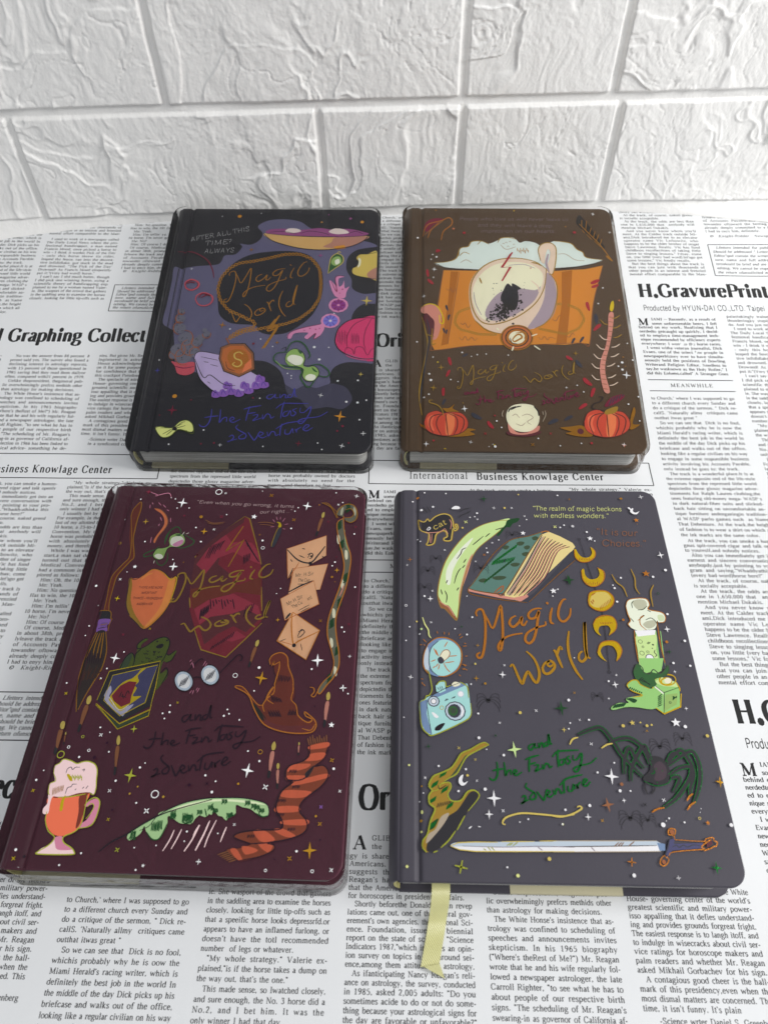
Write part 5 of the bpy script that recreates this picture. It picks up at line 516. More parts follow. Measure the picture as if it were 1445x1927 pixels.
(2,'printed_witch_hat',None,'F9 1079 879 1053 943 1056 977 1113 987 1135 929 1150 897 1157 849 1153 793 1174 770 1192 739 1195 710 1235 687 1270 695 1281 673 1275 643 1247 628 1189 625 1116 634 1054 655 1022 681 984 741 955 787 928 818 895 840 871 850 901 848 943 823 970 788 1019 758 1030 793 1041 821 1063 854;FM 965 772 989 757 1051 682 1021 688 985 733;F4 1023 727 1043 689 1127 661 1266 665 1278 650 1204 629 1100 638 1046 666;F9 1030 974 1023 999 1039 1025 1076 1038 1111 1010 1125 951 1153 887 1162 791 1075 789 1072 876 1078 959 1077 996 1053 970;S~ 38 1030 970 1023 999 1040 1026 1078 1038 1110 1014 1122 960 1151 895 1158 823;S~ 39 1074 992 1076 950 1065 876 1067 844;S~ 31 1037 964 1047 991 1046 970 1074 988;S~ 38 1059 856 1041 823 1030 787;S~ 38 1153 873 1158 841 1153 793 1180 762 1195 712 1243 679 1263 695 1232 710 1224 731 1250 714 1278 688 1284 658 1262 631 1189 625 1116 634 1054 655 1018 684 980 741 941 811 871 849 909 850 962 795 996 761 1020 759;S~ 38 1066 854 1064 822 1037 794 1020 759 1031 727;S~ 30 1063 854 1045 821 1037 790 1070 767;S~ 29 1280 673 1261 642 1220 649;L2 30 1081 879 1081 919;L2 30 1088 885 1089 918;L2 30 1096 879 1096 917;L2 30 1103 886 1104 915;L2 30 1111 880 1112 914;L2 30 1118 886 1120 912;L2 30 1126 880 1128 911;L2 30 1133 887 1135 909;L2 30 1048 735 1063 701;L2 30 1055 728 1070 701;L2 30 1060 736 1077 701;L2 30 1067 728 1083 702;L2 30 1072 736 1090 702;L2 30 1079 728 1097 702;L2 30 1084 736 1103 702;L2 30 1090 729 1110 702;L2 30 1095 737 1116 702;L2 29 1144 711 1155 742;L2 29 1150 711 1160 736;L2 29 1157 711 1165 730;L2 29 1163 711 1168 742;L2 29 1170 712 1173 736;L2 29 1177 712 1178 730;L2 29 1183 712 1182 743;L2 30 1050 814 1066 775;L2 30 1057 811 1073 775;L2 30 1065 808 1080 775;L2 30 1073 805 1088 775;L2 30 1081 802 1095 775;L2 30 1089 799 1103 776;L2 30 1097 796 1110 776'),
(2,'printed_scarf',None,"F' 1264 568 1345 589 1344 556 1327 505 1297 476 1333 477 1351 463 1357 435 1339 393 1287 351 1250 309 1244 269 1270 244 1283 212 1276 186 1231 159 1159 144 1120 138 1151 128 1144 106 1087 79 1023 62 999 67 950 103 1003 111 1047 127 1046 134 1004 146 972 157 993 174 1059 186 1153 192 1179 202 1168 241 1144 273 1143 313 1161 361 1199 396 1170 409 1168 437 1184 473 1246 496 1268 525;F, 1274 531 1338 537 1323 505 1249 496 1265 514;F, 1184 475 1272 484 1256 462 1174 444;F, 1169 426 1266 429 1247 411 1198 404;F, 1220 404 1346 441 1353 421 1208 383;F, 1172 362 1290 359 1251 331 1157 333;F, 1143 289 1234 294 1240 271 1145 265;F, 1176 231 1281 239 1280 215 1178 215;F, 1053 184 1100 188 1152 150 1092 141;F, 1140 191 1180 197 1240 169 1197 163;F, 1012 118 1048 119 1084 104 1033 87;F, 964 104 990 108 1023 65 999 67;F, 1080 132 1133 136 1145 119 1124 99;F, 1264 567 1347 587 1346 563 1268 550;F_ 1255 439 1280 468 1294 474 1276 433 1260 419;S2 36 1264 568 1266 525 1242 496 1184 473 1166 440 1177 409 1203 398 1161 361 1143 313 1142 273 1168 241 1179 205 1153 192 1059 186 993 174 972 157 1004 144 1047 131;S2 36 1354 553 1330 505 1294 472 1332 478 1357 456 1358 422 1327 379 1275 337 1247 303 1247 269 1277 238 1286 205 1263 176 1198 152 1120 137 1151 128 1147 106 1094 81 1010 62;S2 35 1177 409 1226 407 1260 422 1272 447 1290 472;S2 33 1047 131 1087 134 1120 137;L) 36 1262 570 1251 603;L) 36 1271 572 1261 611;L) 36 1281 575 1272 619;L) 36 1291 577 1284 604;L) 36 1301 580 1294 612;L) 36 1311 582 1304 620;L) 36 1321 585 1316 605;L) 36 1331 587 1326 613;L) 36 1341 590 1337 621;L) 33 958 99 914 82;L) 33 965 92 924 76;L) 33 973 86 934 71;L) 33 981 79 944 66;L) 33 988 73 954 61;L) 33 996 66 965 55;L2 24 1204 369 1206 385;L2 24 1209 373 1212 385;L2 24 1216 369 1217 386;L2 24 1222 373 1223 386;L2 24 1229 370 1228 386;L2 24 1234 374 1234 386;L2 24 1148 306 1150 322;L2 24 1154 311 1156 323;L2 24 1161 307 1161 323;L2 24 1166 311 1167 323;L2 24 1173 307 1172 323;L2 24 1179 311 1178 323;L2 24 1148 247 1151 263;L2 24 1154 251 1156 263;L2 24 1161 247 1161 263;L2 24 1166 251 1167 263;L2 24 1173 247 1172 263;L2 24 1178 252 1178 263;L2 25 1182 437 1185 454;L2 25 1188 442 1190 454;L2 25 1195 438 1196 455;L2 25 1201 442 1202 455;L2 25 1208 438 1207 455;L2 25 1213 442 1213 455;L2 23 1032 153 1033 168;L2 24 1037 157 1039 168;L2 23 1044 153 1044 169;L2 24 1049 157 1050 169;L2 23 1056 154 1055 169;L2 24 1061 158 1060 169;L2 24 1203 187 1205 202;L2 24 1208 191 1210 202;L2 24 1215 187 1216 203;L2 24 1220 191 1221 203;L2 24 1227 188 1227 203;L2 24 1233 192 1232 203"),
(2,'printed_mug',None,'F> 288 261 296 281 319 297 342 298 351 276 351 238 344 200 323 181 286 174 294 193 310 205 323 231 331 263 324 275 306 268;F8 123 301 284 327 290 281 290 242 291 192 271 155 231 138 191 140 155 164 131 206 123 256;F9 253 305 284 327 290 281 290 230 286 186 273 173 267 242;F9 137 302 200 315 284 328 281 312 210 304 152 297;F< 107 406 103 440 119 454 136 469 171 465 202 453 228 460 254 464 285 452 302 425 309 385 316 346 317 317 294 326 245 321 202 307 157 302 133 302 130 269 134 231 112 228 106 250 118 275 108 320 103 359 122 373;F< 149 85 182 104 194 131 225 135 238 111 276 91 293 77 284 65 144 61 137 72;F> 194 131 225 135 238 111 276 91 285 83 221 81 202 104;S( 34 107 406 102 438 120 452 135 471 171 465 202 453 227 462 254 464 285 452 303 425 310 385 318 346 315 317 295 323;S( 27 107 406 126 373 103 358 108 320 118 308;S( 33 288 313 291 274 294 193 274 158 231 135 238 111 276 91 294 74 284 64 144 61 137 71 177 100 192 131 156 157 131 200 126 237;S( 33 287 268 300 290 324 304 347 292 354 263 349 207 330 181 280 170;S( 26 308 212 324 240 330 266 317 278 300 263;S( 33 158 299 210 304 279 319;FS 181 245 177 290 191 310 189 284 193 246;L( 27 182 402 196 375;L( 27 190 396 200 381;L( 27 194 402 204 386;L( 27 202 397 213 376;L( 27 207 402 216 381;L( 27 214 397 220 387;L( 27 219 403 229 376;L( 27 226 398 233 382;L( 27 231 403 237 387;L( 27 238 398 245 377;FS 169 401 182 402 203 376 190 375;Ld 20 124 340 130 308;Ld 20 130 342 135 311;Ld 20 136 345 141 313;Ld 20 142 347 147 316;Ld 20 148 349 153 319;Ld 20 155 351 159 322;Ld 20 161 353 165 325;Ld 20 167 355 171 327;SR 20 163 408 165 428 179 436 189 425 200 436 220 436;SR 20 186 316 189 342 204 349 208 359 226 360;SR 20 234 423 243 429 242 418;SR 20 225 334 230 340;LR 20 257 341 264 350;LR 20 273 341 280 355'),
(2,'printed_feather',None,'F7 508 144 522 169 567 198 602 221 661 250 729 275 791 296 851 310 862 247 831 256 796 233 775 204 734 212 671 235 672 198 651 142 619 138 588 165 573 189 563 158 530 132 518 129;F7 625 244 663 262 720 288 820 313 909 319 986 320 1042 313 1092 301 1109 275 1109 249 1086 245 1057 257 1026 276 991 282 962 291 966 254 956 244 946 260 931 224 908 239 887 245 861 278 840 237 805 243 773 249 781 223 757 206 722 208 668 239 636 225;F6 665 252 728 284 821 307 910 314 1029 309 1093 295 1058 297 919 305 823 297 731 270;Sj 27 556 170 595 191 627 238 720 289 820 314 909 320 989 321 1063 310 1100 295 1112 265 1106 247 1078 248 1062 270;S@ 34 680 248 684 237 682 225;S@ 34 686 249 690 237 688 230;S@ 34 692 249 696 237 696 225;S@ 34 698 249 703 237 702 231;S@ 34 737 237 741 225 739 213;S@ 34 743 237 747 225 745 219;S@ 34 749 237 754 226 753 214;S@ 34 755 237 760 226 759 219;S@ 34 749 244 754 232 752 220;S@ 34 756 244 760 232 758 226;S@ 34 762 244 766 233 765 221;S@ 34 768 244 772 233 771 226;S@ 34 794 265 798 253 796 241;S@ 34 800 265 804 253 802 247;S@ 34 806 265 810 254 810 242;S@ 34 812 266 816 254 816 247;S@ 34 838 286 843 274 840 262;S@ 34 845 287 849 275 846 268;S@ 34 851 287 855 275 854 263;S@ 34 857 287 861 275 860 268;S@ 34 861 274 865 262 863 250;S@ 34 868 274 872 262 869 255;S@ 34 874 274 878 262 877 250;S@ 34 880 274 884 262 883 256;S@ 35 896 315 900 303 898 291;S@ 35 902 315 906 303 904 296;S@ 35 909 315 913 303 912 291;S@ 35 915 315 919 303 918 297;S@ 34 926 256 930 244 928 232;S@ 34 932 256 936 244 934 238;S@ 34 939 256 942 244 942 233;S@ 34 945 256 949 245 948 238;S@ 35 1001 311 1005 299 1002 287;S@ 35 1007 311 1011 300 1008 293;S@ 35 1013 312 1017 300 1016 288;S@ 35 1019 312 1023 300 1022 293;S@ 34 1030 299 1034 287 1031 275;S@ 34 1036 299 1040 287 1038 280;S@ 34 1043 299 1046 287 1045 275;S@ 34 1049 299 1052 287 1051 281;S@ 34 1045 293 1049 281 1046 269;S@ 34 1051 293 1055 281 1052 274;S@ 34 1057 293 1061 281 1060 269;S@ 34 1063 293 1067 281 1066 275;S@ 34 1067 280 1071 268 1068 256;S@ 34 1073 280 1077 268 1075 262;S@ 34 1080 280 1083 268 1082 257;S@ 34 1086 280 1089 269 1088 262;S@ 34 773 249 781 221 757 206 735 211;S@ 34 931 224 947 257 956 244 966 254;S@ 34 1057 257 1086 244 1109 249;S@ 34 859 264 853 284 861 294;S@ 34 840 237 827 270;Sj 38 399 76 444 118 506 153 567 198 661 250 851 311;S@ 32 522 169 525 144 526 130;S@ 32 528 169 531 144 533 130;S@ 32 535 169 537 145 540 130;S@ 32 541 169 542 145 547 130;S@ 32 604 208 607 184 608 169;S@ 32 611 208 613 184 615 169;S@ 32 617 209 619 184 622 169;S@ 32 624 209 624 184 629 169;S@ 32 617 209 620 184 621 169;S@ 32 624 209 626 184 628 169;S@ 32 630 209 632 184 635 170;S@ 32 637 209 637 184 642 170;S@ 33 629 215 632 190 632 176;S@ 33 635 215 637 191 639 176;S@ 33 642 216 643 191 646 176;S@ 33 648 216 649 191 653 176;S@ 33 679 260 681 235 681 220;S@ 33 685 261 687 236 689 221;S@ 33 692 261 693 236 696 221;S@ 33 698 261 699 236 703 221;S@ 33 733 250 736 225 736 210;S@ 33 740 250 741 225 743 210;S@ 33 746 250 747 225 750 210;S@ 33 753 250 753 225 757 210;S@ 33 754 244 756 219 756 204;S@ 33 761 244 762 219 764 204;S@ 33 767 244 768 219 771 205;S@ 33 774 244 774 220 778 205;S@ 32 518 132 528 157 539 163 538 142;S@ 32 588 165 620 136 651 142 671 201;S< 32 675 89 697 137 708 177;S< 32 710 99 728 144 740 181;S< 32 767 92 793 140 800 171 814 202;S< 32 814 96 840 166 854 216;S< 33 768 91 793 139 816 201;S< 33 816 96 840 160 857 220;S< 33 852 110 861 154 885 224;S< 34 917 134 926 169 934 196'),
(2,'star_pattern',None,'QD 398 1969 36;QD 1120 1961 32;QD 433 1533 29;QD 1263 999 37;QD 1399 858 15;Q[ 995 897 38;Q[ 1038 1221 14;Q[ 1321 1531 18;Q[ 558 1770 23;TD 1399 2039 14;TD 1421 1025 9;VD 826 1878 18;Xd 906 2033 14;Xd 1054 1861 12;Xd 1259 1221 10;Xd 874 1754 7;Xd 483 1562 5;XC 640 1874 12;XC 428 1875 6;XC 1249 1853 8;XC 1406 1820 8;XC 1406 1205 8;XC 1313 1616 5;XC 1323 1409 5;XD 612 1784 9;XD 1298 1974 8;RD 596 2052 18;RD 865 907 11;RD 903 1666 9;RD 637 2043 5;DD 667 1889 4;DD 508 1795 5;DD 1045 1801 5;DD 895 1715 6;DD 554 1699 5;DD 1322 1990 4;DD 1279 2060 4;DD 1401 1771 5;DD 1294 1558 4;DD 1307 1582 5;DD 1031 1409 3;DD 1013 1377 3;DD 1425 1427 5;DD 1371 1186 5;DD 1385 1161 4;DD 977 952 7;DD 1238 951 5;DD 969 829 4;DD 1070 1947 4;DD 1054 1922 4;DD 850 2063 3;DD 444 1931 4;DD 375 1929 4;DD 1425 828 3;Dd 1298 1487 7;Dd 523 1871 9;Dd 1189 1970 4;Dd 1316 1457 3;QD 432 1532 27;QD 248 984 31;QC 185 2044 22;QT 215 1830 22;QT 560 1770 20;QS 175 1327 19;XD 162 1445 9;VD 223 1527 13;XC 426 1876 8;XC 257 1116 8;XS 387 1153 7;DT 524 1870 10;RT 104 1679 7;DD 151 1989 4;DD 90 1847 4;DD 241 1693 5;DD 188 1492 3;DD 421 1578 4;DD 508 1795 5;DD 552 1700 5;DD 43 1401 7;DD 285 1019 4;DD 221 927 4;DD 204 873 5;DD 64 1106 3;DD 81 1287 3;DD 69 1162 4;DD 42 845 4;DD 352 1995 4;DD 326 2003 3;S> 26 199 2041 246 2020 230 2014 303 2037 327 2005;Q( 461 406 34;Q( 427 623 20;XD 278 590 10;XD 383 335 9;XS 54 791 9;XS 37 326 9;XS 41 40 10;XS 408 212 8;XS 608 759 7;TD 837 53 9;X( 478 88 11;VD 604 29 8;XD 569 253 14;RD 142 528 6;RD 241 515 6;RD 591 326 16;R( 115 492 16;R( 195 579 6;DD 37 373 5;DD 58 417 3;DD 40 75 6;DD 204 483 5;DD 336 511 4;DD 400 380 5;DD 516 286 4;DD 497 443 5;DD 516 464 3;DD 547 703 4;DD 579 710 5;DD 575 744 4;DD 561 678 4;DD 326 70 4;DD 245 20 4;DD 576 11 4;DD 642 111 3;DD 550 99 3;DD 761 132 3;DD 764 172 4;DD 266 626 4;DD 317 604 3;DD 803 416 4;DD 845 342 5;DD 71 4 4;D2 275 483 8;D2 317 553 6;D2 416 253 5;D2 738 372 6;D2 81 51 6;X2 817 379 9;DT 477 325 5;DT 506 357 4;DT 631 316 6;D[ 202 869 4;QD 992 444 35;Q[ 1306 111 36;VD 1357 669 15;XD 1082 372 14;XD 967 207 7;XD 1418 364 8;XD 1404 36 10;TD 837 51 11;X[ 1372 502 11;X[ 1340 221 10;X[ 1223 76 11;Xy 1339 293 9;D[ 1320 253 5;D[ 958 383 5;R[ 1038 531 10;RD 1324 29 6;RD 1127 26 5;TD 1399 855 17;DD 981 533 4;DD 1040 488 5;DD 803 416 5;DD 854 391 4;DD 845 343 6;DD 1383 463 6;DD 842 699 5;DD 865 710 4;DD 854 731 4;DD 919 681 4;DD 1250 106 5;DD 765 172 4;DD 901 168 3;DD 761 132 3;DD 1425 827 4;D2 1270 758 4;D2 1160 71 3;D2 1347 155 4;X2 817 379 10;R2 738 371 6'),
(3,'printed_cat',None,'ST 97 92 1884 116 1867 132 1869 146 1888 158 1872 191 1905 237 1924 274 1910 287 1869 288 1837 299 1821 305 1832 300 1849 310 1849 312 1823 296 1809 286 1823 278 1778 270 1743 239 1741 236 1755 254 1768 248 1800 230 1809 204 1795 189 1777 177 1723 151 1710 138 1714 147 1732 152 1785 137 1794 104 1812 95 1849 92 1884;F_ 92 1884 116 1867 132 1869 146 1888 158 1872 191 1905 237 1924 274 1910 287 1869 288 1837 299 1821 305 1832 300 1849 310 1849 312 1823 296 1809 286 1823 278 1778 270 1743 239 1741 236 1755 254 1768 248 1800 230 1809 204 1795 189 1777 177 1723 151 1710 138 1714 147 1732 152 1785 137 1794 104 1812 95 1849;Sk 30 92 1884 116 1867 132 1869 146 1888 158 1872 191 1905 237 1924 274 1910 287 1869 288 1837 299 1821 305 1832 300 1849 310 1849 312 1823 296 1809 286 1823 278 1778 270 1743 239 1741 236 1755 254 1768 248 1800 230 1809 204 1795 189 1777 177 1723 151 1710 138 1714 147 1732 152 1785 137 1794 104 1812 95 1849 92 1884;SD 30 139 1814 153 1831 160 1824 149 1811 139 1814;SQ 30 134 1799 152 1793 211 1800 241 1823;SQ 30 269 1887 279 1859 272 1818;SQ 22 156 1786 157 1723;SQ 22 168 1786 164 1723;SQ 22 241 1823 259 1786;Wk 30 28 180 1811 253 1855|cat'),
(3,'printed_tusk',None,'F! 195 1389 200 1467 220 1550 250 1627 304 1715 373 1796 457 1852 548 1882 609 1893 559 1825 504 1770 434 1708 396 1655 356 1569 331 1493 314 1411 300 1331 287 1252 261 1299 235 1330 207 1318;Ft 241 1542 271 1610 332 1698 393 1761 377 1725 315 1628 276 1542 259 1459 239 1467;FQ 357 1594 388 1655 362 1552 334 1468 314 1411 300 1331 307 1411 332 1510;F@ 577 1843 597 1885 661 1898 648 1872 621 1858 604 1833 582 1833 541 1778 528 1780 547 1814;ST 37 593 1882 548 1880 457 1852 373 1796 304 1715 250 1627 220 1550 200 1467 192 1389 207 1318 227 1310 273 1252 288 1248 302 1331 315 1411 335 1493 359 1569 395 1653 434 1706 504 1770 551 1814;SM 36 300 1619 323 1654 332 1680 354 1694;SM 36 391 1712 414 1734 453 1772;SM 37 463 1766 491 1793;SM 35 281 1463 293 1509 308 1543 320 1560;SM 35 238 1463 246 1484;SM 36 335 1594 351 1620;SM 36 327 1560 343 1581;SM 35 293 1419 304 1439;SM 35 209 1426 216 1394;SM 35 230 1418 240 1386 235 1346;SM 37 522 1816 574 1834;F) 192 1389 207 1318 227 1310 273 1252 287 1251 268 1291 248 1326 228 1334 208 1353;SQ 35 201 1353 228 1331 248 1318 274 1268'),
(3,'printed_spellbook',None,'P# 353 1431 395 1494 597 1744 785 1804 768 1782 543 1405 501 1405 391 1420;F{ 554 1700 573 1711 590 1704 579 1686 562 1684;F{ 632 1727 655 1738 676 1731 663 1713 642 1711;F{ 720 1763 738 1774 755 1767 745 1749 727 1747;F{ 655 1657 678 1668 699 1661 686 1644 664 1642;F{ 411 1485 437 1496 462 1489 448 1473 423 1471;F{ 484 1503 523 1513 560 1507 540 1490 502 1488;F{ 588 1588 614 1598 639 1592 625 1575 599 1573;F{ 670 1701 689 1712 705 1705 695 1687 678 1685;P$ 543 1405 768 1782 821 1796 877 1774 943 1721 942 1686 907 1659 638 1382 602 1362 542 1389;P$ 542 1405 771 1782 817 1805 876 1774 940 1730 951 1703 885 1633 633 1378 558 1389;PJ 552 1397 769 1764 785 1773 579 1393;PQ 599 1381 663 1398 668 1378 624 1354 578 1373;S` 42 556 1405 656 1555 725 1684 778 1782;S` 42 567 1391 670 1548 741 1682 796 1772;S` 42 581 1405 683 1541 756 1681 814 1762;S` 42 592 1391 697 1535 772 1679 832 1753;S` 42 606 1406 710 1528 788 1677 850 1743;S` 42 617 1391 724 1522 804 1676 868 1733;S` 42 631 1406 737 1515 819 1674 886 1724;S` 42 642 1392 750 1509 835 1673 903 1714;S` 42 656 1406 764 1502 850 1671 921 1705;SQ 28 566 1405 666 1550 735 1680 788 1773;SQ 28 578 1394 680 1544 751 1678 806 1763;SQ 28 591 1405 693 1537 767 1676 824 1753;SQ 28 603 1394 707 1531 783 1675 842 1744;SQ 28 616 1406 720 1524 798 1673 860 1734;SQ 28 628 1395 734 1518 814 1672 878 1725;SQ 28 641 1406 747 1511 830 1670 895 1715;SQ 28 653 1395 761 1505 845 1668 913 1706;PR 950 1699 941 1617 883 1557 666 1354 617 1351 698 1407 825 1548 892 1633;PQ 353 1431 391 1418 501 1403 542 1389 596 1377 588 1365 513 1377 390 1397 356 1415;PR 356 1415 513 1377 595 1361 649 1352 526 1366 382 1391;S: 42 353 1431 355 1410 389 1391 526 1365 656 1350;S: 35 353 1431 394 1485 496 1647 597 1744 702 1774 785 1804 821 1807;S: 37 785 1802 691 1657 543 1409 501 1401 391 1420 353 1436;Sz 49 487 1404 510 1429 539 1450 530 1421 501 1405;S: 36 940 1617 820 1506 666 1352;S~ 37 773 1800 803 1809 821 1802;L= 36 487 1582 501 1609;L= 36 498 1590 511 1618;L= 36 508 1599 521 1626;L= 36 518 1607 532 1635;L= 36 529 1616 542 1643;L= 36 539 1624 553 1652;L= 36 550 1633 563 1661;L= 36 560 1641 574 1669;L= 36 571 1650 584 1678;L= 36 581 1659 595 1687;L= 36 592 1667 605 1695;L= 36 602 1676 616 1704;L= 36 613 1685 627 1713;L= 36 623 1693 637 1722;L= 36 492 1582 505 1609;L= 36 500 1584 513 1611;L= 36 509 1586 522 1613;L= 36 517 1588 531 1615;L= 36 526 1590 539 1617;L= 36 534 1592 548 1619;L= 36 543 1594 556 1622;L= 36 551 1596 565 1624;L= 36 560 1598 573 1626;L= 36 568 1600 582 1628;L= 36 577 1602 590 1630;L= 36 585 1604 599 1632;L= 36 594 1606 607 1634;L= 36 602 1608 616 1636;L= 35 440 1464 453 1491;L= 35 452 1475 465 1502;L= 35 465 1486 477 1512;L= 35 477 1497 490 1523;L= 35 489 1507 502 1534;L= 35 502 1518 515 1545;L= 35 514 1529 527 1556;L= 35 526 1540 540 1567;L= 35 539 1551 552 1578;L= 36 552 1562 565 1589;L= 36 564 1573 578 1601;L= 36 577 1584 590 1612;L= 36 589 1595 603 1623;L= 36 602 1607 616 1634;L@ 71 494 1595 630 1708;L@ 70 446 1477 609 1620'),
(3,'printed_spider',None,'A_ 187 1620 33'),
(3,'printed_spider',None,'A_ 143 1540 38'),
(3,'printed_spider',None,'A_ 124 1437 38'),
(3,'printed_spider',None,'A_ 613 1780 37'),
(3,'printed_spider',None,'A_ 428 1559 41'),
(3,'printed_spider',None,'A_ 422 806 57'),
(3,'printed_spider',None,'A_ 945 836 29'),
(3,'printed_spider',None,'A_ 1197 591 49'),
(3,'printed_spider',None,'A_ 1308 630 40'),
(3,'printed_spider',None,'A_ 1007 270 50'),
(3,'printed_spider',None,'A_ 1082 263 34'),
(3,'title_lettering',None,'S~ 90 391 1265 387 1286 400 1305 419 1304 428 1277 432 1227 427 1147 417 1081 403 1036 385 1031 380 1048 396 1060;S~ 90 420 1302 443 1250 467 1196 493 1258 517 1330 520 1255 518 1186 513 1130 503 1082 492 1073 491 1102 520 1139 565 1160 617 1169;S~ 90 591 1271 566 1255 555 1226 572 1205 603 1231 621 1264 617 1224 629 1216 646 1242;S~ 90 728 1313 707 1315 678 1305 656 1280 662 1255 690 1261 713 1300 703 1257 688 1188 668 1134 644 1113 627 1133 641 1171 689 1202 735 1217 739 1239;S~ 90 783 1320 769 1276 766 1236 781 1225;S~ 90 757 1353 761 1345 765 1342;S~ 90 860 1372 842 1365 821 1328 809 1281 816 1247 838 1241 867 1273 878 1318;S[ 95 539 983 552 996 563 971 578 922 592 895 606 929 623 958 633 946 648 913 663 902 678 937 677 979 663 1024 643 1053 626 1069;S[ 95 738 1018 713 1006 698 976 707 950 731 953 756 980 756 1005 738 1018 724 999 735 987 752 998;S[ 95 762 1078 772 1067 783 1024 796 980;S[ 95 776 1045 787 1078 799 1094 806 1078;S[ 95 852 1185 838 1113 839 1037 859 969 886 919;S[ 95 906 1073 888 1057 883 1028 898 1016 921 1042 921 1087 928 1168 939 1238 932 1153 926 1079 928 1043 940 1033'),
(3,'subtitle_lettering',None,'S= 58 616 598 599 589 594 575 605 568 617 584 623 599 624 578 636 580;S= 58 640 602 642 579 652 600 661 598 662 582 672 587;S= 58 684 608 670 599 671 588 683 591 688 614 691 645 695 603 697 596 704 599;S= 58 442 511 444 477 440 447 427 428 411 430 405 439;S= 58 420 469 443 475 471 479;S= 58 475 510 477 480 478 448 489 468 502 472 503 451;S= 58 514 456 530 467 521 475 514 460 528 450 553 466;S= 58 595 537 588 498 586 466;S= 58 572 521 601 534 638 544;S= 58 589 500 620 510;S= 58 611 495 629 500 627 487 613 469 647 485;S= 58 648 502 651 480 664 505 677 501 682 487 694 496;S= 58 728 572 722 540 720 489;S= 58 697 536 723 561 769 567 822 570;S= 58 746 528 729 519 728 501 744 505 753 530 759 506;S= 58 778 543 764 533 777 520 765 505 756 511;S= 58 793 547 792 526 809 527 833 556 828 520 810 479 795 470 789 483 814 497 865 510 899 536;S= 58 542 351 554 361 560 349 548 331 539 327 574 344;S= 58 570 417 563 401 575 389 604 370 603 350 585 344 580 356 599 375;S= 58 612 380 631 352 641 344 658 391;S= 58 652 363 670 378 658 386 652 370 668 356 685 368;S= 58 684 389 691 368 701 391 713 389 719 373 730 381;S= 58 738 436 734 404 734 373;S= 58 716 407 747 436 785 449 824 457;S= 58 753 407 753 385 770 387 779 414 783 391;S= 58 790 414 797 395 796 408 812 426;S= 58 820 411 842 433 830 437 820 414 835 407 856 426'),
(3,'quote_lettering',None,'WB 24 25 740 1951 1243 1949|"The realm of magic beckons;WB 24 25 742 1900 1165 1900|with endless wonders.";W) 30 34 1075 1786 1302 1777|"It is our;W) 30 33 1096 1709 1341 1708|Choices."'),
(3,'printed_moon_phases',None,'L_ 22 981 1743 1015 1491 1037 1291 1034 1154 1023 977;R_ 978 1753 7;L_ 21 1027 1034 1024 970;R_ 1022 961 7;FS 942 1681 942 1634 967 1607 1010 1609 1042 1635 1053 1669 1044 1691 1033 1700 1035 1661 1014 1634 981 1634 960 1660 952 1686;FS 965 1549 966 1491 996 1454 1038 1457 1071 1492 1078 1542 1054 1567 1057 1529 1037 1500 1001 1495 980 1520 978 1558;FS 973 1365 989 1410 1033 1425 1081 1419 1106 1383 1096 1339 1057 1307 1016 1307 978 1330;Fk 983 1361 1002 1402 1039 1416 1079 1410 1094 1371 1060 1331 1011 1322 986 1338;FS 980 1222 1002 1256 1045 1272 1084 1265 1098 1230 1086 1192 1051 1162 1063 1192 1056 1215 1037 1218 1012 1211 1001 1184 1011 1158 987 1180;FS 979 1066 1001 1113 1043 1128 1082 1122 1099 1085 1086 1045 1065 1020 1075 1059 1064 1096 1040 1106 1012 1099 995 1073 1006 1033 1019 1016 990 1037;S~ 36 942 1681 942 1634 967 1605 1010 1607 1045 1635 1054 1669 1043 1694;S~ 35 963 1549 965 1489 995 1452 1037 1455 1074 1492 1082 1542 1050 1568;S~ 34 973 1365 989 1410 1033 1425 1081 1419 1108 1383 1097 1339 1057 1306 1015 1304 978 1330 973 1365;S~ 34 979 1222 1002 1259 1045 1276 1086 1267 1099 1230 1087 1192 1051 1161;S~ 33 978 1065 1001 1115 1043 1131 1083 1124 1102 1085 1088 1045 1065 1018;LH 21 961 1613 964 1630;LH 21 975 1460 979 1479;LH 20 1030 1307 1030 1330;LH 20 1014 1226 1019 1237;LH 21 969 1613 972 1625;LH 21 985 1460 988 1472;LH 20 1038 1313 1038 1337;LH 20 1023 1225 1027 1237;LH 21 978 1613 981 1630;LH 21 995 1460 999 1479;LH 20 1046 1320 1046 1343;LH 20 1031 1224 1035 1237;LH 21 986 1613 989 1625;LH 21 1005 1460 1008 1472;LH 20 1055 1326 1055 1350;LH 20 1040 1222 1044 1238;LH 21 995 1613 999 1630;LH 21 1014 1460 1019 1479;LH 21 1063 1332 1063 1356;LH 20 1049 1224 1052 1238;LH 21 1003 1613 1007 1625;LH 21 1024 1460 1027 1472;LH 21 1072 1339 1072 1362;LH 20 1058 1225 1060 1238;LH 21 1012 1613 1016 1630;LH 21 1034 1460 1038 1479;LH 21 1080 1345 1080 1369;LH 20 1067 1227 1068 1238;LH 21 1021 1613 1024 1625;LH 21 1044 1460 1047 1473;LH 21 1089 1352 1089 1375;LH 20 1076 1229 1076 1238;SH 41 994 1394 1017 1410;SH 41 986 1362 997 1342;SH 41 998 1370 1002 1354'),
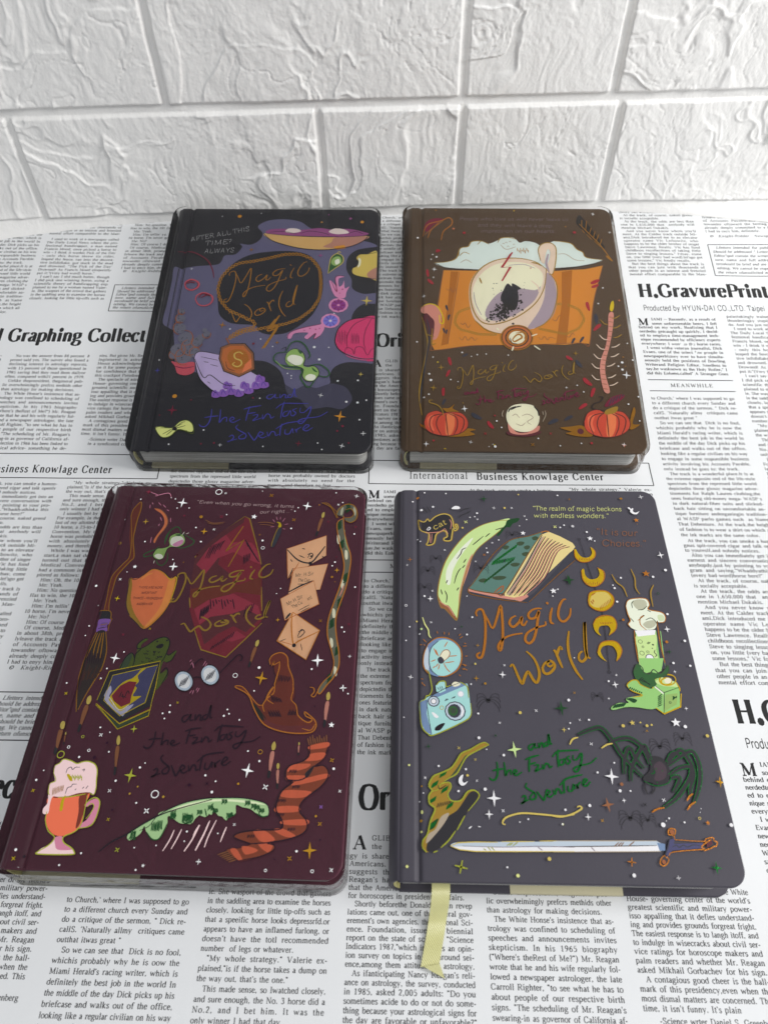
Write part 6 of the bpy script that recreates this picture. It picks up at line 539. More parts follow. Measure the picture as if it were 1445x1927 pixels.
(3,'printed_potion_bottle',None,'P+ 1186 1186 1293 1191 1315 1187 1298 980 1172 978;F! 1188 1164 1286 1172 1272 1083 1266 983 1182 982 1180 1082;PD 1184 1190 1290 1195 1282 1168 1193 1156;PR 1294 1217 1311 1184 1302 1084 1298 980 1275 980 1286 1120;R{ 1201 1128 10;R{ 1198 1064 11;R{ 1212 998 12;R{ 1209 1099 5;R{ 1228 1071 6;D{ 1232 1038 22;DD 1232 1038 18;D{ 1261 1111 5;D{ 1254 1091 3;D{ 1260 1004 4;S{ 26 1232 1116 1244 1127;S{ 26 1238 1114 1251 1126;S{ 26 1266 1083 1260 1069 1268 1054 1259 1044;S{ 26 1256 997 1264 1008;Ft 1163 1332 1178 1364 1211 1376 1232 1378 1273 1376 1286 1341 1275 1313 1307 1302 1339 1295 1352 1272 1343 1245 1315 1237 1307 1248 1298 1217 1281 1198 1240 1194 1199 1190 1166 1208 1159 1231 1172 1247 1165 1285;F} 1201 1356 1231 1372 1265 1368 1273 1341 1247 1309 1215 1317;F} 1232 1224 1256 1244 1297 1248 1291 1217 1255 1202;F6 1316 1279 1343 1279 1345 1252 1317 1248;S~ 34 1163 1332 1178 1364 1211 1377 1273 1377 1287 1341 1275 1313 1340 1296 1354 1268 1342 1241 1316 1237;S~ 34 1163 1332 1165 1285 1172 1247 1157 1227 1166 1208;S~ 33 1243 1194 1219 1224 1225 1262 1248 1278 1209 1247;S~ 33 1182 1190 1175 1112 1172 1017;S~ 34 1306 1244 1299 1120 1301 1012;S{ 27 1195 1320 1196 1348 1209 1364;S{ 27 1175 1262 1188 1239;S{ 27 1268 1309 1286 1298;S{ 27 1250 1251 1279 1263 1299 1244 1302 1225;S{ 27 1220 1309 1248 1313 1272 1333;Fu 1139 968 1163 1005 1186 983 1189 961 1215 954 1239 976 1262 954 1286 969 1311 996 1308 962 1287 940 1236 925 1238 896 1194 877 1157 895 1142 924;P+ 1178 1036 1299 1037 1275 969 1249 956 1223 963 1194 954 1179 983;F+ 1096 894 1120 916 1147 916 1160 895 1200 875 1233 874 1221 789 1188 771 1123 780 1070 780 1009 765 1003 779 1041 800 1087 801 1077 822 1113 833 1161 844 1124 858 1100 876;Lj 27 1155 916 1177 935;L@ 40 1102 871 1112 883;L@ 46 1007 773 1026 793;Lj 27 1163 914 1182 928;L@ 40 1111 867 1120 879;L@ 46 1015 775 1035 795;Lj 27 1171 912 1187 920;L@ 40 1120 864 1128 875;L@ 46 1023 776 1043 796;Lj 27 1178 910 1192 913;L@ 40 1129 860 1136 871;L@ 46 1031 778 1051 798;Lj 27 1186 908 1196 906;L@ 40 1137 857 1144 866;L@ 46 1039 779 1059 799;Lj 27 1194 906 1201 899;L@ 40 1146 853 1152 862;L@ 46 1048 781 1067 801;Lj 27 1201 904 1206 892;L@ 40 1155 850 1160 858;L@ 46 1056 782 1076 802;F@ 1077 822 1105 826 1130 816 1114 801 1090 815;SS 34 1100 878 1096 894 1121 916 1147 918 1162 895 1200 875;SS 33 1112 830 1160 840 1124 858 1102 871;S{ 34 1139 966 1163 1005 1186 983 1188 961 1214 952 1238 976 1262 954 1287 968 1313 1000 1308 962 1273 940;S{ 26 1002 775 1041 800 1090 800 1077 821;S{ 20 1008 764 1070 778 1123 779 1187 769;P+ 1222 914 1259 940 1328 911 1343 872 1327 783 1243 751 1212 778;P! 1227 910 1270 889 1343 886 1335 911 1272 936;Ps 1271 846 1330 854 1315 797 1274 775 1248 761;Pt 1227 896 1264 860 1261 846 1228 881;L@ 33 1231 831 1255 849;L@ 27 1299 818 1323 839;L@ 33 1229 822 1253 838;L@ 27 1300 822 1323 837;L@ 33 1227 813 1251 828;L@ 27 1301 826 1322 835;L@ 33 1225 803 1249 817;L@ 27 1302 831 1322 833;L@ 33 1224 794 1247 807;L@ 27 1302 835 1321 831;L@ 33 1222 785 1245 796;L@ 27 1303 839 1321 829;LS 46 1211 775 1219 914 1248 932;LS 46 1212 778 1246 749 1330 785 1347 852;LS 47 1344 865 1345 879 1335 911;L{ 27 1225 896 1265 856 1342 883;L{ 27 1267 856 1246 753;SS 47 1336 922 1326 907 1308 897 1286 894 1267 900 1257 913 1260 929 1275 943 1297 950 1318 948 1333 938 1336 922;SS 47 1315 915 1309 905 1297 899 1283 897 1270 901 1264 909 1266 919 1275 927 1290 932 1304 931 1313 924 1315 915;FP 1279 919 1295 933 1314 926 1307 907 1286 904;R{ 1285 806 5;ST 49 1121 1525 1138 1476 1168 1444 1180 1387;ST 49 1228 1560 1239 1502 1233 1444 1247 1404;ST 49 1330 1462 1306 1413 1302 1329'),
(3,'printed_lightbulb_lens',None,'F& 114 1019 128 1085 162 1126 209 1136 256 1123 291 1087 299 1036 287 978 250 943 204 924 152 934 120 969;F% 142 1034 155 1081 189 1119 229 1127 268 1108 297 1065 294 1007 270 964 223 932 178 935 149 970;F^ 114 1019 128 1085 138 1070 141 998 136 955 120 969;FP 193 1034 211 1064 234 1068 243 1053 236 1031 209 1009;FR 183 1020 200 1033 216 1010 204 995 189 998;Sz 26 193 1034 211 1064 234 1070 245 1053 236 1029 211 1007;SA 33 165 1078 180 1042;SA 33 174 1071 182 1049 187 1034;SA 33 218 1086 235 1116;SA 33 150 1005 173 1016;SA 33 172 977 186 995;SA 33 212 999 225 970 243 949;SA 33 219 999 265 1007;SA 33 240 1035 279 1039;SA 33 192 991 185 963;SA 33 159 970 169 980;S~ 47 138 1103 176 1133 223 1138 269 1117 300 1072 301 1014 276 960 223 928 184 928;SR 27 189 1119 151 1078 140 1012 149 962 178 933;S~ 33 138 1103 116 1048 112 983 130 948 139 941;S~ 27 112 1129 128 1111;S~ 27 183 1175 186 1160;S~ 27 220 1171 220 1156;S~ 27 244 1168 242 1153;S~ 27 293 1150 304 1161;S~ 27 296 1135 313 1146;S~ 27 115 1099 122 1092;S~ 27 318 1109 328 1105;S~ 27 311 1091 331 1093;S~ 27 95 1099 107 1096;S~ 26 304 993 326 986;S~ 26 309 971 328 961;S~ 26 319 1036 332 1038;SB 41 110 1254 123 1212 139 1182 142 1152 152 1135'),
(3,'printed_camera',None,'F% 91 793 118 806 144 824 306 888 327 867 333 783 331 730 292 697 178 638 153 631 122 643 101 669 92 733;P& 91 793 131 807 124 734 147 634 122 643 101 669 92 733;P& 144 821 287 898 325 885 169 814;F& 96 783 121 784 111 740 98 734;F& 107 694 126 695 129 650 113 653;P% 170 879 190 897 216 898 218 852 189 838 173 848;FP 248 884 264 899 290 891 283 879 260 873;DR 159 797 28;D^ 159 797 23;DR 159 797 14;DD 159 797 11;D^ 290 836 17;DD 290 836 13;DR 260 749 49;D^ 260 749 44;DR 256 750 35;Du 250 750 25;D{ 251 751 15;SD 51 289 776 297 749 288 723;SR 25 246 742 256 759 250 765;FD 149 738 158 741 180 722 175 714 164 716;RS 197 765 9;Fj 163 653 166 669 192 686 210 688 200 670 185 654;SR 25 213 798 223 812;SR 25 220 802 230 810;SR 25 245 812 262 822;SR 25 255 814 264 824;S( 38 91 793 118 807 125 824 138 827 152 855 148 896 139 945 127 962;S( 38 91 793 95 714 104 665 129 637 159 631 292 694 334 730 335 790;S( 38 328 816 324 871 306 888 287 898;S( 39 174 879 190 898 216 900 222 873 244 880;SR 19 144 821 215 863 287 894;SR 19 124 804 136 701 147 634;SR 19 180 869 186 855;SR 19 190 873 196 855;SR 19 199 876 205 856;S~ 26 100 913 110 910;S~ 26 103 896 109 882;S~ 26 113 885 118 874;S~ 26 285 936 295 929;S~ 26 310 989 320 982;S~ 26 303 968 314 963'),
(3,'printed_witch_hat',None,'FT 410 587 392 596 367 590 323 564 285 545 260 508 235 477 186 453 156 440 137 416 134 393 148 373 130 352 133 318 156 295 135 244 122 189 105 167 99 140 116 116 144 125 178 136 213 169 249 213 286 269 323 315 351 344 352 367 332 378 308 372 271 334 230 330 216 359 229 391 221 412 197 417 221 432 258 454 283 496 309 533 359 562;F_ 125 167 157 201 175 234 216 268 252 291 283 331 308 366 332 375 350 361 335 329 298 286 273 241 237 196 196 152 172 133 138 119 116 124;F{ 221 432 259 478 297 533 309 533 277 490 252 454 209 426;FJ 125 189 157 212 181 262 217 279 198 240 157 190 116 151;F@ 125 206 129 228 170 256 151 217;L= 29 130 314 138 337;L= 29 135 317 143 340;L= 29 139 320 148 343;L= 29 144 323 153 346;L= 29 149 326 157 349;L= 29 154 329 162 352;L= 30 140 383 149 407;L= 30 145 386 153 410;L= 30 149 389 158 413;L= 30 154 392 163 416;L= 30 159 395 168 419;L= 30 164 398 173 422;L= 30 184 361 193 384;L= 30 188 364 197 387;L= 30 193 367 202 390;L= 30 198 370 207 393;L= 30 203 373 212 396;L= 30 208 376 217 399;L= 29 205 293 214 315;L= 29 210 295 219 318;L= 29 215 298 224 321;L= 29 220 301 228 324;L= 29 224 304 233 327;L= 29 229 307 238 330;L= 29 125 208 134 230;L= 29 130 211 138 233;L= 29 135 213 143 236;L= 29 139 216 148 238;L= 29 144 219 152 241;L= 29 149 222 157 244;L= 30 179 431 188 455;L= 30 184 434 193 458;L= 30 189 437 198 461;L= 30 194 440 203 464;L= 30 199 443 208 467;L= 30 204 446 213 470;LM 23 165 301 171 321;LM 23 173 303 179 323;LM 23 181 306 187 325;LM 23 189 308 196 326;LM 23 198 311 204 328;LM 23 206 313 212 330;LM 23 214 315 221 332;LM 23 222 318 229 334;S( 49 410 587 392 598 367 590 323 564 282 545 257 508 232 477 186 454 153 440 135 413 132 393 144 375 130 352 133 318 156 295 135 244 121 189 102 164 99 137 116 115;S( 43 410 587 366 565 309 533 283 496 258 453 221 431 200 417;S( 41 144 372 169 379 185 405 221 412 229 391 214 359 230 332 271 334 302 372 332 379 353 361 344 338 301 289;S( 41 286 269 249 207;S( 40 243 205 213 166 178 135;S( 34 164 122 145 115;Sj 24 173 399 178 382 208 400'),
(3,'printed_big_spider',None,'F_ 1143 533 1158 546 1189 539 1204 521 1217 489 1212 458 1198 426 1170 411 1140 416 1123 425 1093 431 1094 450 1111 463 1128 482 1135 507;F" 1150 501 1179 521 1200 502 1202 473 1189 445 1159 432 1140 441 1153 469;S= 156 1090 450 1049 500 1008 557 984 609 942 672 896 669 827 640;S= 158 1132 507 1123 558 1104 597 1061 626 1012 622 964 603;S= 158 1142 526 1131 572 1119 591 1082 545 1047 487 1034 430;S= 157 1104 488 1074 532 1054 583 1023 531 1010 461;S= 158 1214 508 1255 554 1288 574 1308 535 1320 503 1320 459 1292 403 1284 366;S= 158 1213 502 1285 548 1334 568 1351 529 1350 472 1329 404 1293 336;S= 156 1210 458 1261 490 1312 497 1303 453 1253 390 1214 353 1158 316;S= 156 1214 445 1247 452 1249 433 1214 384;S= 158 1209 515 1242 554 1263 560 1273 548;S_ 106 1090 450 1049 500 1008 557 984 609 942 672 896 669 827 640;S_ 107 1132 507 1123 558 1104 597 1061 626 1012 622 964 603;S_ 108 1142 526 1131 572 1119 591 1082 545 1047 487 1034 430;S_ 107 1104 488 1074 532 1054 583 1023 531 1010 461;S_ 107 1214 508 1255 554 1288 574 1308 535 1320 503 1320 459 1292 403 1284 366;S_ 107 1213 502 1285 548 1334 568 1351 529 1350 472 1329 404 1293 336;S_ 106 1210 458 1261 490 1312 497 1303 453 1253 390 1214 353 1158 316;S_ 106 1214 445 1247 452 1249 433 1214 384;S_ 107 1209 515 1242 554 1263 560 1273 548;Sk 51 782 593 799 619 825 628;Sk 51 925 578 953 595 980 601;S~ 49 1102 295 1133 311 1161 315;S~ 49 1258 307 1280 330 1303 344;S~ 49 1265 347 1281 366 1299 379;S_ 50 1106 431 1092 406 1098 373;S_ 50 1131 419 1133 395 1114 373;S= 25 1093 431 1116 419 1145 410 1184 417 1209 433 1219 470;S= 25 1146 482 1147 469 1130 463;S= 19 1156 490 1159 484;S= 19 1212 524 1215 518;S= 19 1182 482 1185 476;S= 19 1149 428 1152 422;S= 19 1117 499 1120 493;S= 19 1138 508 1140 502;S= 19 1211 527 1213 521;S= 19 1212 521 1215 515;S= 19 1135 532 1138 526;S= 19 1148 428 1151 422'),
(3,'printed_wand',None,'Sk 52 460 234 449 238 454 254 477 269 536 283 622 279 708 273 764 281;Sk 49 670 272 706 270 750 281 783 296 800 308 792 317 779 312'),
(3,'printed_sword',None,'F^ 219 145 247 157 315 160 497 163 749 165 745 129 494 126 325 123 257 129;FD 235 140 382 140 746 144 745 129 494 126 325 123 257 129;P^ 659 169 1101 176 1122 165 1114 137 654 125;PD 656 147 1098 159 1113 148 1105 136 654 125;P& 1100 170 1134 165 1129 138 1105 138;PY 1127 126 1156 183 1181 189 1171 166 1296 172 1288 150 1159 139 1136 115;PE 1309 179 1334 183 1336 169 1309 151;LJ 24 659 170 1101 177;LJ 24 654 125 1110 134;S` 24 656 146 895 152 1097 158;SR 30 1162 154 1181 160 1191 152 1210 161 1227 154 1252 163 1287 159;S~ 33 1179 183 1177 200 1157 204 1161 223 1174 229 1189 223 1183 205 1173 197;S~ 33 1179 183 1297 178 1311 188 1342 194 1345 181 1357 176 1349 160 1337 157 1320 149 1292 141 1284 145 1163 133 1140 118;S~ 32 1125 120 1109 109 1098 87 1111 77 1128 87 1137 104 1124 115;S~ 33 1299 148 1286 156 1321 180 1334 185;Dz 1173 214 11;Dz 1115 93 9;SR 30 1156 183 1139 143 1125 120;L: 24 915 150 939 169;L: 24 930 152 951 169;L: 24 942 152 960 169;L: 24 978 154 1005 173;L? 24 817 148 832 131;Lk 28 219 143 253 156 327 160 422 160;Lk 23 437 163 579 166;Lk 23 600 168 673 170;Lk 28 219 142 257 128 325 122 494 124 744 128;S? 17 269 143 439 141 609 147 747 145;L( 23 359 134 370 127;L( 23 377 142 390 126;L( 23 391 142 407 126;L( 23 459 147 480 160;L( 23 470 147 488 160;L( 23 484 146 508 162;L? 23 591 144 610 130'),
(3,'star_pattern',None,'QD 418 345 38;QD 392 276 22;QD 498 938 21;Q! 526 566 40;Q@ 765 769 40;Q@ 131 575 15;Q[ 369 917 16;Qk 764 663 14;T( 261 59 27;Xk 271 570 8;Xk 344 517 7;XD 467 693 7;XD 511 988 7;XD 644 755 8;XD 114 431 7;XD 346 421 6;XD 454 292 8;X@ 444 631 8;DD 366 619 7;DD 475 539 6;DD 369 737 5;DD 299 472 5;DD 262 374 5;DD 381 384 7;DD 176 485 5;DD 727 300 5;DD 561 258 4;DD 523 245 3;DD 707 239 4;DD 455 61 4;DD 342 886 4;DD 398 565 3;DD 804 811 6;DD 797 696 4;DD 787 668 4;DD 105 363 3;DD 88 327 3;DD 17 714 3;DD 859 1032 3;Dk 567 744 8;Dk 635 97 8;Dk 305 444 6;DB 497 29 7;DB 33 57 6;DB 42 487 5;DB 98 281 6;DB 368 994 5;DB 95 198 5;D[ 411 890 6;D[ 94 244 6;D[ 98 393 4;SB 47 98 289 99 272;FD 286 447 269 436 264 415 274 399 291 401 305 419 289 410 280 421;TD 49 919 12;SD 34 300 214 313 224;SD 23 341 224 352 222;QD 152 1362 19;Q@ 469 2027 26;Q@ 885 1485 35;Q@ 309 1199 11;Q[ 385 1095 12;VD 672 1788 16;VD 798 1417 18;XB 359 1862 12;XB 853 1833 10;TD 522 1962 10;TD 31 1571 7;T~ 46 1607 12;XD 623 1963 8;XD 425 1881 7;XD 498 1721 7;XD 236 1671 7;XD 401 1598 6;XD 164 1411 7;XD 154 1223 7;XD 511 988 6;XD 691 1905 7;XD 952 1837 9;X~ 450 1641 9;SD 90 108 1942 117 1947;VD 109 1942 10;VD 177 1967 10;FD 281 1955 302 1974 325 1970 329 1955 305 1951;S_ 30 117 1966 132 1942 143 1923;S_ 30 140 1971 154 1947 163 1931;S_ 30 327 1934 358 1953 392 1961;S_ 30 318 1887 341 1911 372 1925 393 1944;DD 130 2069 5;DD 253 2064 5;DD 62 2003 5;DD 425 1924 6;DD 411 1899 4;DD 384 1894 4;DD 103 1727 4;DD 122 1378 6;DD 468 1657 5;DD 464 1685 4;DD 344 1380 3;DD 366 1255 5;DD 275 1187 4;DD 334 1155 5;DD 95 1157 5;DD 44 1196 4;DD 26 1118 4;DD 535 1740 4;DD 892 2055 5;DD 883 1828 4;DD 904 1844 4;DD 657 1837 3;DD 88 1744 4;DD 700 1881 4;DD 369 994 4;D~ 90 2034 8;Dk 583 1962 7;Dk 669 2059 5;Dk 339 1821 6;Dk 81 1232 5;Dk 368 993 5;RD 25 1321 6;D! 104 1184 6;Qd 956 2028 10;V~ 1302 1529 21;V~ 1312 1882 16;VD 1037 1755 17;VD 799 1417 17;QD 1402 1648 24;QD 1347 1197 20;Q@ 891 1485 34;Q@ 1333 1071 17;TD 1366 2047 14;TD 952 1837 10;XB 854 1833 10;FD 1278 1968 1288 1972 1296 1960 1306 1968 1301 1946 1319 1934 1338 1944 1321 1923 1300 1930 1292 1951;FD 1296 1960 1288 1940 1309 1923 1341 1944 1315 1934 1304 1945 1309 1964;DD 1409 1552 8;DD 1335 1509 7;DD 1164 1501 6;DD 1115 1455 4;DD 1121 1437 6;DD 1121 1355 6;DD 1366 1284 6;DD 1422 1132 7;DD 1341 1010 6;DD 1420 996 6;DD 893 2055 5;DD 1025 1798 6;DD 882 1828 5;DD 905 1844 5;DD 792 1385 4;DD 823 1427 4;DD 1060 1738 4;D~ 1135 1248 7;D~ 1331 1125 8;Qd 958 2028 10;Qd 1312 1855 6;Dd 1251 2034 8;R@ 1342 1406 6;QD 952 449 38;QD 1038 892 20;QD 822 271 17;QD 989 344 12;Q) 916 324 34;Q[ 1430 431 27;Q= 1330 73 27;T~ 980 90 18;TD 1163 31 9;VD 1290 705 23;Vk 1087 701 14;V~ 1335 254 11;QD 1353 775 11;QD 1338 963 10;QD 1051 942 9;QD 996 820 8;X[ 836 847 7;X[ 1148 663 7;X[ 882 257 8;XD 881 597 8;XD 843 712 6;XD 1164 348 9;DD 1141 243 10;DD 1434 247 8;DD 981 38 8;DD 979 386 7;DD 836 320 7;DD 804 810 7;DD 1330 686 8;DD 887 713 5;DD 727 300 4;DD 1158 260 2;DD 1172 271 4;DD 1341 1009 5;DD 1420 995 5;DD 1009 910 5;DD 973 511 4;DD 891 466 5;DD 1025 386 4;DD 1319 314 2;DD 1312 298 2;DD 1235 255 4;Dk 1042 686 8;Dk 1153 688 7;Dk 1175 692 5;Dk 1422 643 8;Dk 1125 703 4;Rk 1304 273 5;D) 991 415 8;DB 708 239 5;X_ 1078 327 10'),
]

INKS={k:(lin(v.lstrip('*')),1 if v.startswith('*') else 0) for k,v in COL.items()}
def parse_art(prims,gain=1.):
    """primitives (0.1 mm) -> list of (verts2d, faces, colour, foil)"""
    out=[]
    for pr in prims.split(';'):
        ty,ck=pr[0],pr[1]; col,foil=INKS[ck]; col=[min(.9,c_*gain) for c_ in col]; body=pr[2:]
        if ty=='W':
            head,txt=body.split('|',1); v=[float(q) for q in head.split()]
            w,a=v[0]/10,v[1]; p0=np.array(v[2:4]);p1=np.array(v[4:6]); d=p1-p0; L=np.hypot(*d); d/=L; nrm=np.array([-d[1],d[0]])
            ys=a/66*1.25; st=w/ys*1.05
            tw=text_width(txt,round(st,2),round(st,2),False); xs=L/tw; x=0; rr=random.Random(len(txt))
            for c in txt:
                V,F,ad=G(c,round(st,2),round(st,2),False,.12)
                if len(V):
                    q=p0+np.outer(x*xs+V[:,0]*xs,d)+np.outer(V[:,1]*ys+rr.uniform(-1.2,1.2)*ys,nrm)
                    out.append((q,[list(f) for f in F],col,foil))
                x+=ad
            continue
        v=[float(q) for q in body.split()]
        if ty in 'FP':
            P=np.array(v).reshape(-1,2)
            if ty=='F': P=catmull(P,4,True)
            tri=tessellate_polygon([[Vector((p[0],p[1],0)) for p in P]])
            out.append((P,[list(t) for t in tri],col,foil))
        elif ty in 'SL':
            w=v[0]/10; P=np.array(v[1:]).reshape(-1,2)
            if len(P)<2: continue
            if ty=='S' and len(P)>2: P=catmull(P,4)
            n=len(P); t=np.linspace(0,1,n) if n>2 else np.array([0,1.])
            if n==2: P=np.linspace(P[0],P[1],4); t=np.linspace(0,1,4)
            hw=(w*1.4+.5)/2*(.6+.4*np.minimum(1,4*np.minimum(t,1-t)))
            V,F=ribbon(P,hw); out.append((V,[list(f) for f in F],col,foil))
        else:
            x,y,r=v; rs=random.Random(int(x*7+y)); ph=rs.uniform(-.25,.25)
            def star(n,ri,sx=1):
                a=np.arange(2*n)*math.pi/n+math.pi/2+ph*.6; q=np.where(np.arange(2*n)%2==0,r,r*ri)
                V=np.stack([x+q*np.cos(a),y+q*np.sin(a)],1); V=np.vstack([V,[[x,y]]])
                return V,[[2*n,i,(i+1)%(2*n)] for i in range(2*n)]
            if ty=='D':
                a=np.arange(12)*math.pi/6; V=np.stack([x+r*np.cos(a)*rs.uniform(.9,1.05),y+r*np.sin(a)],1); F=[list(range(12))]
            elif ty=='Q':
                V,F=star(4,.24); V[:,0]=x+(V[:,0]-x)*.86
            elif ty=='V': V,F=star(5,.42)
            elif ty in 'XT':
                base=math.pi/4 if ty=='X' else 0; V=[];F=[]
                for k in (0,1):
                    a=base+k*math.pi/2+ph; P=np.array([(x-r*math.cos(a),y-r*math.sin(a)),(x,y),(x+r*math.cos(a),y+r*math.sin(a))])
                    ww=r*(.17 if ty=='X' else .12); v_,f_=ribbon(P,[ww*.7,ww*1.2,ww*.7]); F+=[list(q+len(V)*1) for q in (f_+ (0 if k==0 else 0))] if k==0 else [list(q+6) for q in f_]; V=v_ if k==0 else np.vstack([V,v_])
            elif ty=='R':
                a=np.linspace(0,2*math.pi,17); V,F=ribbon(np.stack([x+r*np.cos(a),y+r*np.sin(a)],1),np.full(17,max(1.2,r*.12))); F=[list(f) for f in F]
            elif ty=='A':
                a=np.arange(10)*math.pi/5; V=np.stack([x+.17*r*np.cos(a),y+.2*r*np.sin(a)],1); F=[list(range(10))]
                for s in (-1,1):
                    for k in range(4):
                        b=.9-.55*k+ph; P=np.array([(0,0),(s*.45*r*math.cos(b*.6),.45*r*math.sin(b)+.28*r),(s*.9*r*math.cos(b*.5),.75*r*math.sin(b*1.1)+.05*r),(s*1.0*r*math.cos(b*.5),.8*r*math.sin(b*1.1)-.3*r)])+[x,y]
                        v_,f_=ribbon(catmull(P,3),np.full(10,max(.7,r*.017))); F+=[list(q+len(V)) for q in f_]; V=np.vstack([V,v_])
            else: continue
            out.append((V,F,col,foil))
    return out
def build_art(b,parent):
    base=.00002
    for (bi,name,label,prims) in ART:
        if bi!=b: continue
        items=parse_art(prims,1.0 if b==3 else 1.22); bm=bmesh.new(); lay=bm.loops.layers.float_color.new('ink'); zl=bm.verts.layers.float.new('zo')
        for i,(V,F,col,foil) in enumerate(items):
            dz=base+(i%60)*1.6e-6
            V=np.asarray(V)*1e-4
            V[:,0]=np.minimum(V[:,0],W-.0005); 
            vs=[]
            for p in V:
                q=bm.verts.new((p[0],min(max(p[1],.0006),LN-.0006),0)); q[zl]=dz; vs.append(q)
            for f in F:
                try: fc=bm.faces.new([vs[j] for j in f])
                except ValueError: continue
                fc.material_index=foil
                for l in fc.loops: l[lay]=(*col,1)
        mn=min((v.co.x for v in bm.verts),default=1)
        if mn<.0125:
            for xc in (-.004,-.002,0,.001,.002,.0055,.0066,.0072,.0077,.0083,.0089,.0094,.01,.0111):
                bmesh.ops.bisect_plane(bm,geom=bm.verts[:]+bm.edges[:]+bm.faces[:],plane_co=(xc,0,0),plane_no=(1,0,0),dist=1e-7)
        bmesh.ops.recalc_face_normals(bm,faces=bm.faces)
        for f in bm.faces:
            if f.normal.z<0: f.normal_flip()
        for v in bm.verts:
            x=v.co.x; v.co=(x-W/2,v.co.y-LN/2,float(prof(x))+v[zl])
        me=bpy.data.meshes.new(name); bm.to_mesh(me); bm.free(); me.materials.append(m_ink); me.materials.append(m_foil)
        o=link(name,me,parent)
        base+=min(len(items),60)*1.6e-6+6e-6
def frame(o,A):
    m=Matrix((A[0],A[1],A[2])).transposed().to_4x4(); p=Vector(o)+Vector(A[0])*(W/2)+Vector(A[1])*(LN/2)
    m.translation=p; return m
FR=[((-.15177,.31885,.00132),((.99891,-.04612,-.00738),(.04671,.98635,.1579),(0,-.15808,.98743))),
((.01544,.3132,.00041),((.99886,-.04711,-.00754),(.04771,.9863,.1579),(0,-.15808,.98743))),
((-.16675,.07883,0),((.99839,-.05679,0),(.05679,.99839,0),(0,0,1))),
((.00205,.06957,0),((.99911,-.04207,0),(.04207,.99911,0),(0,0,1)))]
SPEC=[('COV1',.42,(.006,.0547),1,'black and slate-blue film-wrapped notebook with gold chain and pink lantern'),
('COV2',.42,(.0079,.0561),1,'brown film-wrapped notebook printed with a teacup on an orange map'),
('COV3',.42,(-.0035,.0536),1,'maroon film-wrapped notebook printed with a red gemstone and striped scarf'),
('COV4',.5,(.0486,.0977),0,'dark grey-violet unwrapped notebook with a sword, green spider and pale yellow ribbon')]
COVS={'COV1':(.023,.0218,.028),'COV2':(.100,.059,.030),'COV3':(.096,.019,.037),'COV4':(.061,.056,.072)}
def make_notebook(b):
    key,rough,lab,film,label=SPEC[b]; c=COVS[key]
    root=bpy.data.objects.new('notebook',None); COLL.objects.link(root); root.matrix_world=frame(*FR[b]); root.empty_display_size=.02
    root['label']=label; root['category']='notebook'; root['group']='hardcover notebooks laid on the newsprint sheet'
    m=mat('cover_'+('black','brown','maroon','violet')[b],c,rough,.35,build=noise_bump(700,.10,.0004,3,.06,c))
    fc=bm_obj('front_cover',board(T,.0024),m,root,False)
    bc=bm_obj('back_cover',board(.0025,.0025,groove=False),m,root)
    spn=bm_obj('spine',spine_bm(),m,root,True)
    pg=bm_obj('page_block',rounded_box(.0015-W/2,W/2-.0032,-LN/2+.0032,LN/2-.0032,.00251,T-.0041,.006,left=False),m_page,root)
    hb=bmesh.new(); n=14
    prev=None
    for k in range(n+1):
        a=math.pi/2+math.pi*k/n
        q=[hb.verts.new((r*math.cos(a)-W/2+.0003,y-LN/2,T/2+(T/2-.0007-(.0046-r))*math.sin(a))) for r in (.0027,.0015) for y in (.0012,.0032)]
        if prev:
            for a_,b_ in ((0,1),(1,3),(3,2),(2,0)): hb.faces.new((prev[a_],prev[b_],q[b_],q[a_]))
        prev=q
    bm_obj('headband',hb,m_head,root)
    lb=bmesh.new(); x0,x1=lab[0]-W/2,lab[1]-W/2; y=-LN/2
    prf=[(y+.0034,.00262),(y-.00006,.00262),(y-.00012,.0025),(y-.00012,.0002)]
    rows=[[lb.verts.new((xx,p[0],p[1])) for p in prf] for xx in np.linspace(x0,x1,12)]
    for i in range(11):
        for j in range(3): lb.faces.new((rows[i][j],rows[i+1][j],rows[i+1][j+1],rows[i][j+1]))
    lo=bm_obj('paper_label',lb,m_label,root)
    build_art(b,fc)
    if film:
        bm=rounded_box(-.0056-W/2,W/2+.0011,-LN/2-.0022,LN/2+.0011,.0001,T+.0011,.0075,8,.0011)
        bmesh.ops.subdivide_edges(bm,edges=[e for e in bm.edges if e.calc_length()>.03],cuts=44,use_grid_fill=True)
        bmesh.ops.subdivide_edges(bm,edges=[e for e in bm.edges if .008<e.calc_length()<.03],cuts=7,use_grid_fill=True)
        bm.normal_update()
        for v in bm.verts:
            if abs(v.normal.z)<.8 and v.co.z>.0012:
                p=v.co; k=math.sin(p.z/.022*math.pi)
                s_=fbm(np.array([p.x*230+p.y*90+b*5]),np.array([p.z*160+p.y*150-p.x*60]),7+b,3)[0]
                v.co+=v.normal*(.0016*s_*k-.0005*k)
        fo=bm_obj('plastic_wrap',bm,m_film,root,True)
        for p in fo.data.polygons:
            if max(abs(c) for c in p.normal)>.985: p.use_smooth=False
    return root
books=[make_notebook(b) for b in range(4)]
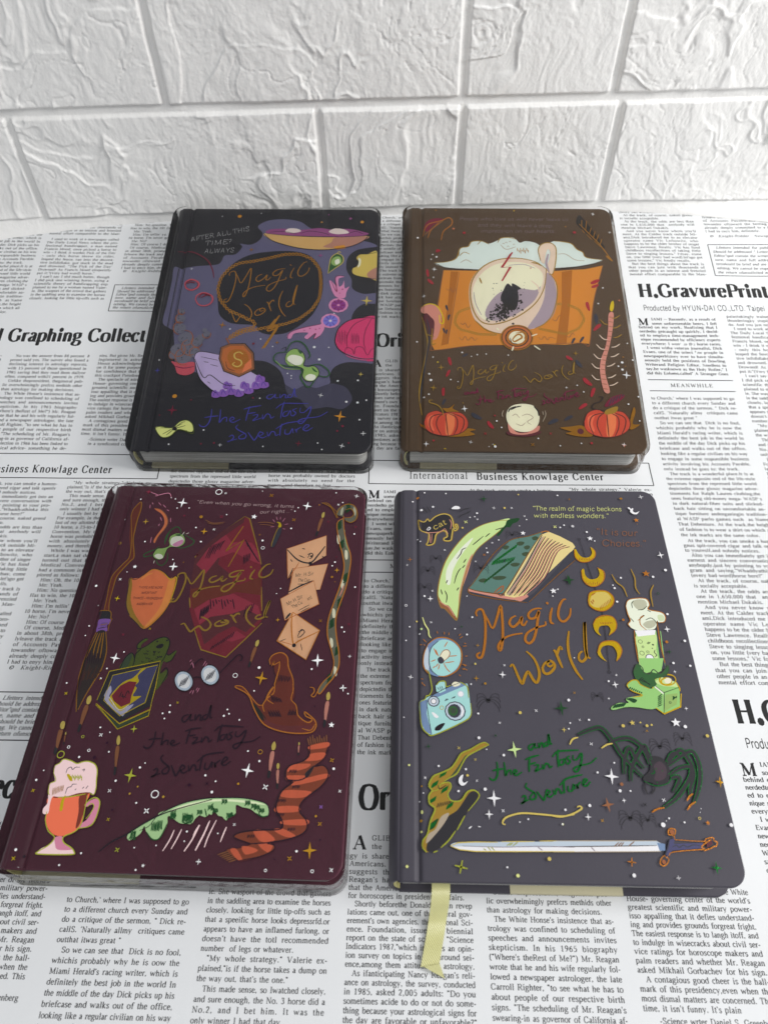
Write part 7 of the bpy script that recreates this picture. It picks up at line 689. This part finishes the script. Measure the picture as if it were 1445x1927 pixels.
# the ribbon bookmark of the unwrapped notebook
def ribbon_build(nt,b):
    tc=node(nt,'ShaderNodeTexCoord'); mp=node(nt,'ShaderNodeMapping'); mp.inputs['Rotation'].default_value=(0,0,.7); nt.links.new(tc.outputs['UV'],mp.inputs['Vector'])
    wv=node(nt,'ShaderNodeTexWave'); wv.inputs['Scale'].default_value=3.4; wv.inputs['Distortion'].default_value=.8; wv.inputs['Detail'].default_value=2; nt.links.new(mp.outputs[0],wv.inputs['Vector'])
    bp=node(nt,'ShaderNodeBump'); bp.inputs['Strength'].default_value=.6; bp.inputs['Distance'].default_value=.0004
    nt.links.new(wv.outputs['Fac'],bp.inputs['Height']); nt.links.new(bp.outputs['Normal'],b.inputs['Normal'])
    mx=node(nt,'ShaderNodeMix',data_type='RGBA'); mx.inputs[6].default_value=(.64,.61,.24,1); mx.inputs[7].default_value=(.80,.78,.42,1)
    nt.links.new(wv.outputs['Fac'],mx.inputs[0]); nt.links.new(mx.outputs[2],b.inputs['Base Color'])
m_rib=mat('satin_ribbon',(.7,.68,.3),.35,.5,build=ribbon_build)
rb=bmesh.new(); uvl=rb.loops.layers.uv.new('UVMap')
path=np.array([(.0178,.006,.0150),(.0178,.001,.0151),(.0177,-.0025,.0146),(.0174,-.0062,.0112),(.0170,-.0088,.0066),(.0164,-.0120,.0028),(.0155,-.017,.0011),(.0142,-.023,.0016),(.0131,-.0282,.0012)])
pp=catmull(path,9); prev=None; acc=0; wv_=.0078
for i,p in enumerate(pp):
    d=pp[min(i+1,len(pp)-1)]-pp[max(i-1,0)]; sd=np.array([1.,.10*min(1,i/36),0]); sd/=np.linalg.norm(sd)
    if i: acc+=np.linalg.norm(p-pp[i-1])
    L=rb.verts.new(tuple(p-sd*wv_/2-[W/2,LN/2,0])); R_=rb.verts.new(tuple(p+sd*wv_/2-[W/2,LN/2,0]))
    if prev:
        f=rb.faces.new((prev[0],prev[1],R_,L)); uu=[(0,prev[2]),(1,prev[2]),(1,acc/wv_),(0,acc/wv_)]
        for l,u in zip(f.loops,uu): l[uvl].uv=u
    prev=(L,R_,acc/wv_)
# folded, slanted end
e0=prev[0].co.copy(); e1=prev[1].co.copy()
tipv=[Vector((.0192-W/2,-.0325-LN/2,.0005)),e0+Vector((.0012,.0001,.0009)),e1+Vector((.0002,.0004,.0009))]
fv=[rb.verts.new(v) for v in tipv]; f=rb.faces.new((fv[1],fv[2],fv[0]))
for l,u in zip(f.loops,((0,0),(1,0),(1,1))): l[uvl].uv=u
rib=bm_obj('bookmark_ribbon',rb,m_rib,books[3],False)
sol=rib.modifiers.new('thickness','SOLIDIFY'); sol.thickness=.00025; sol.offset=0
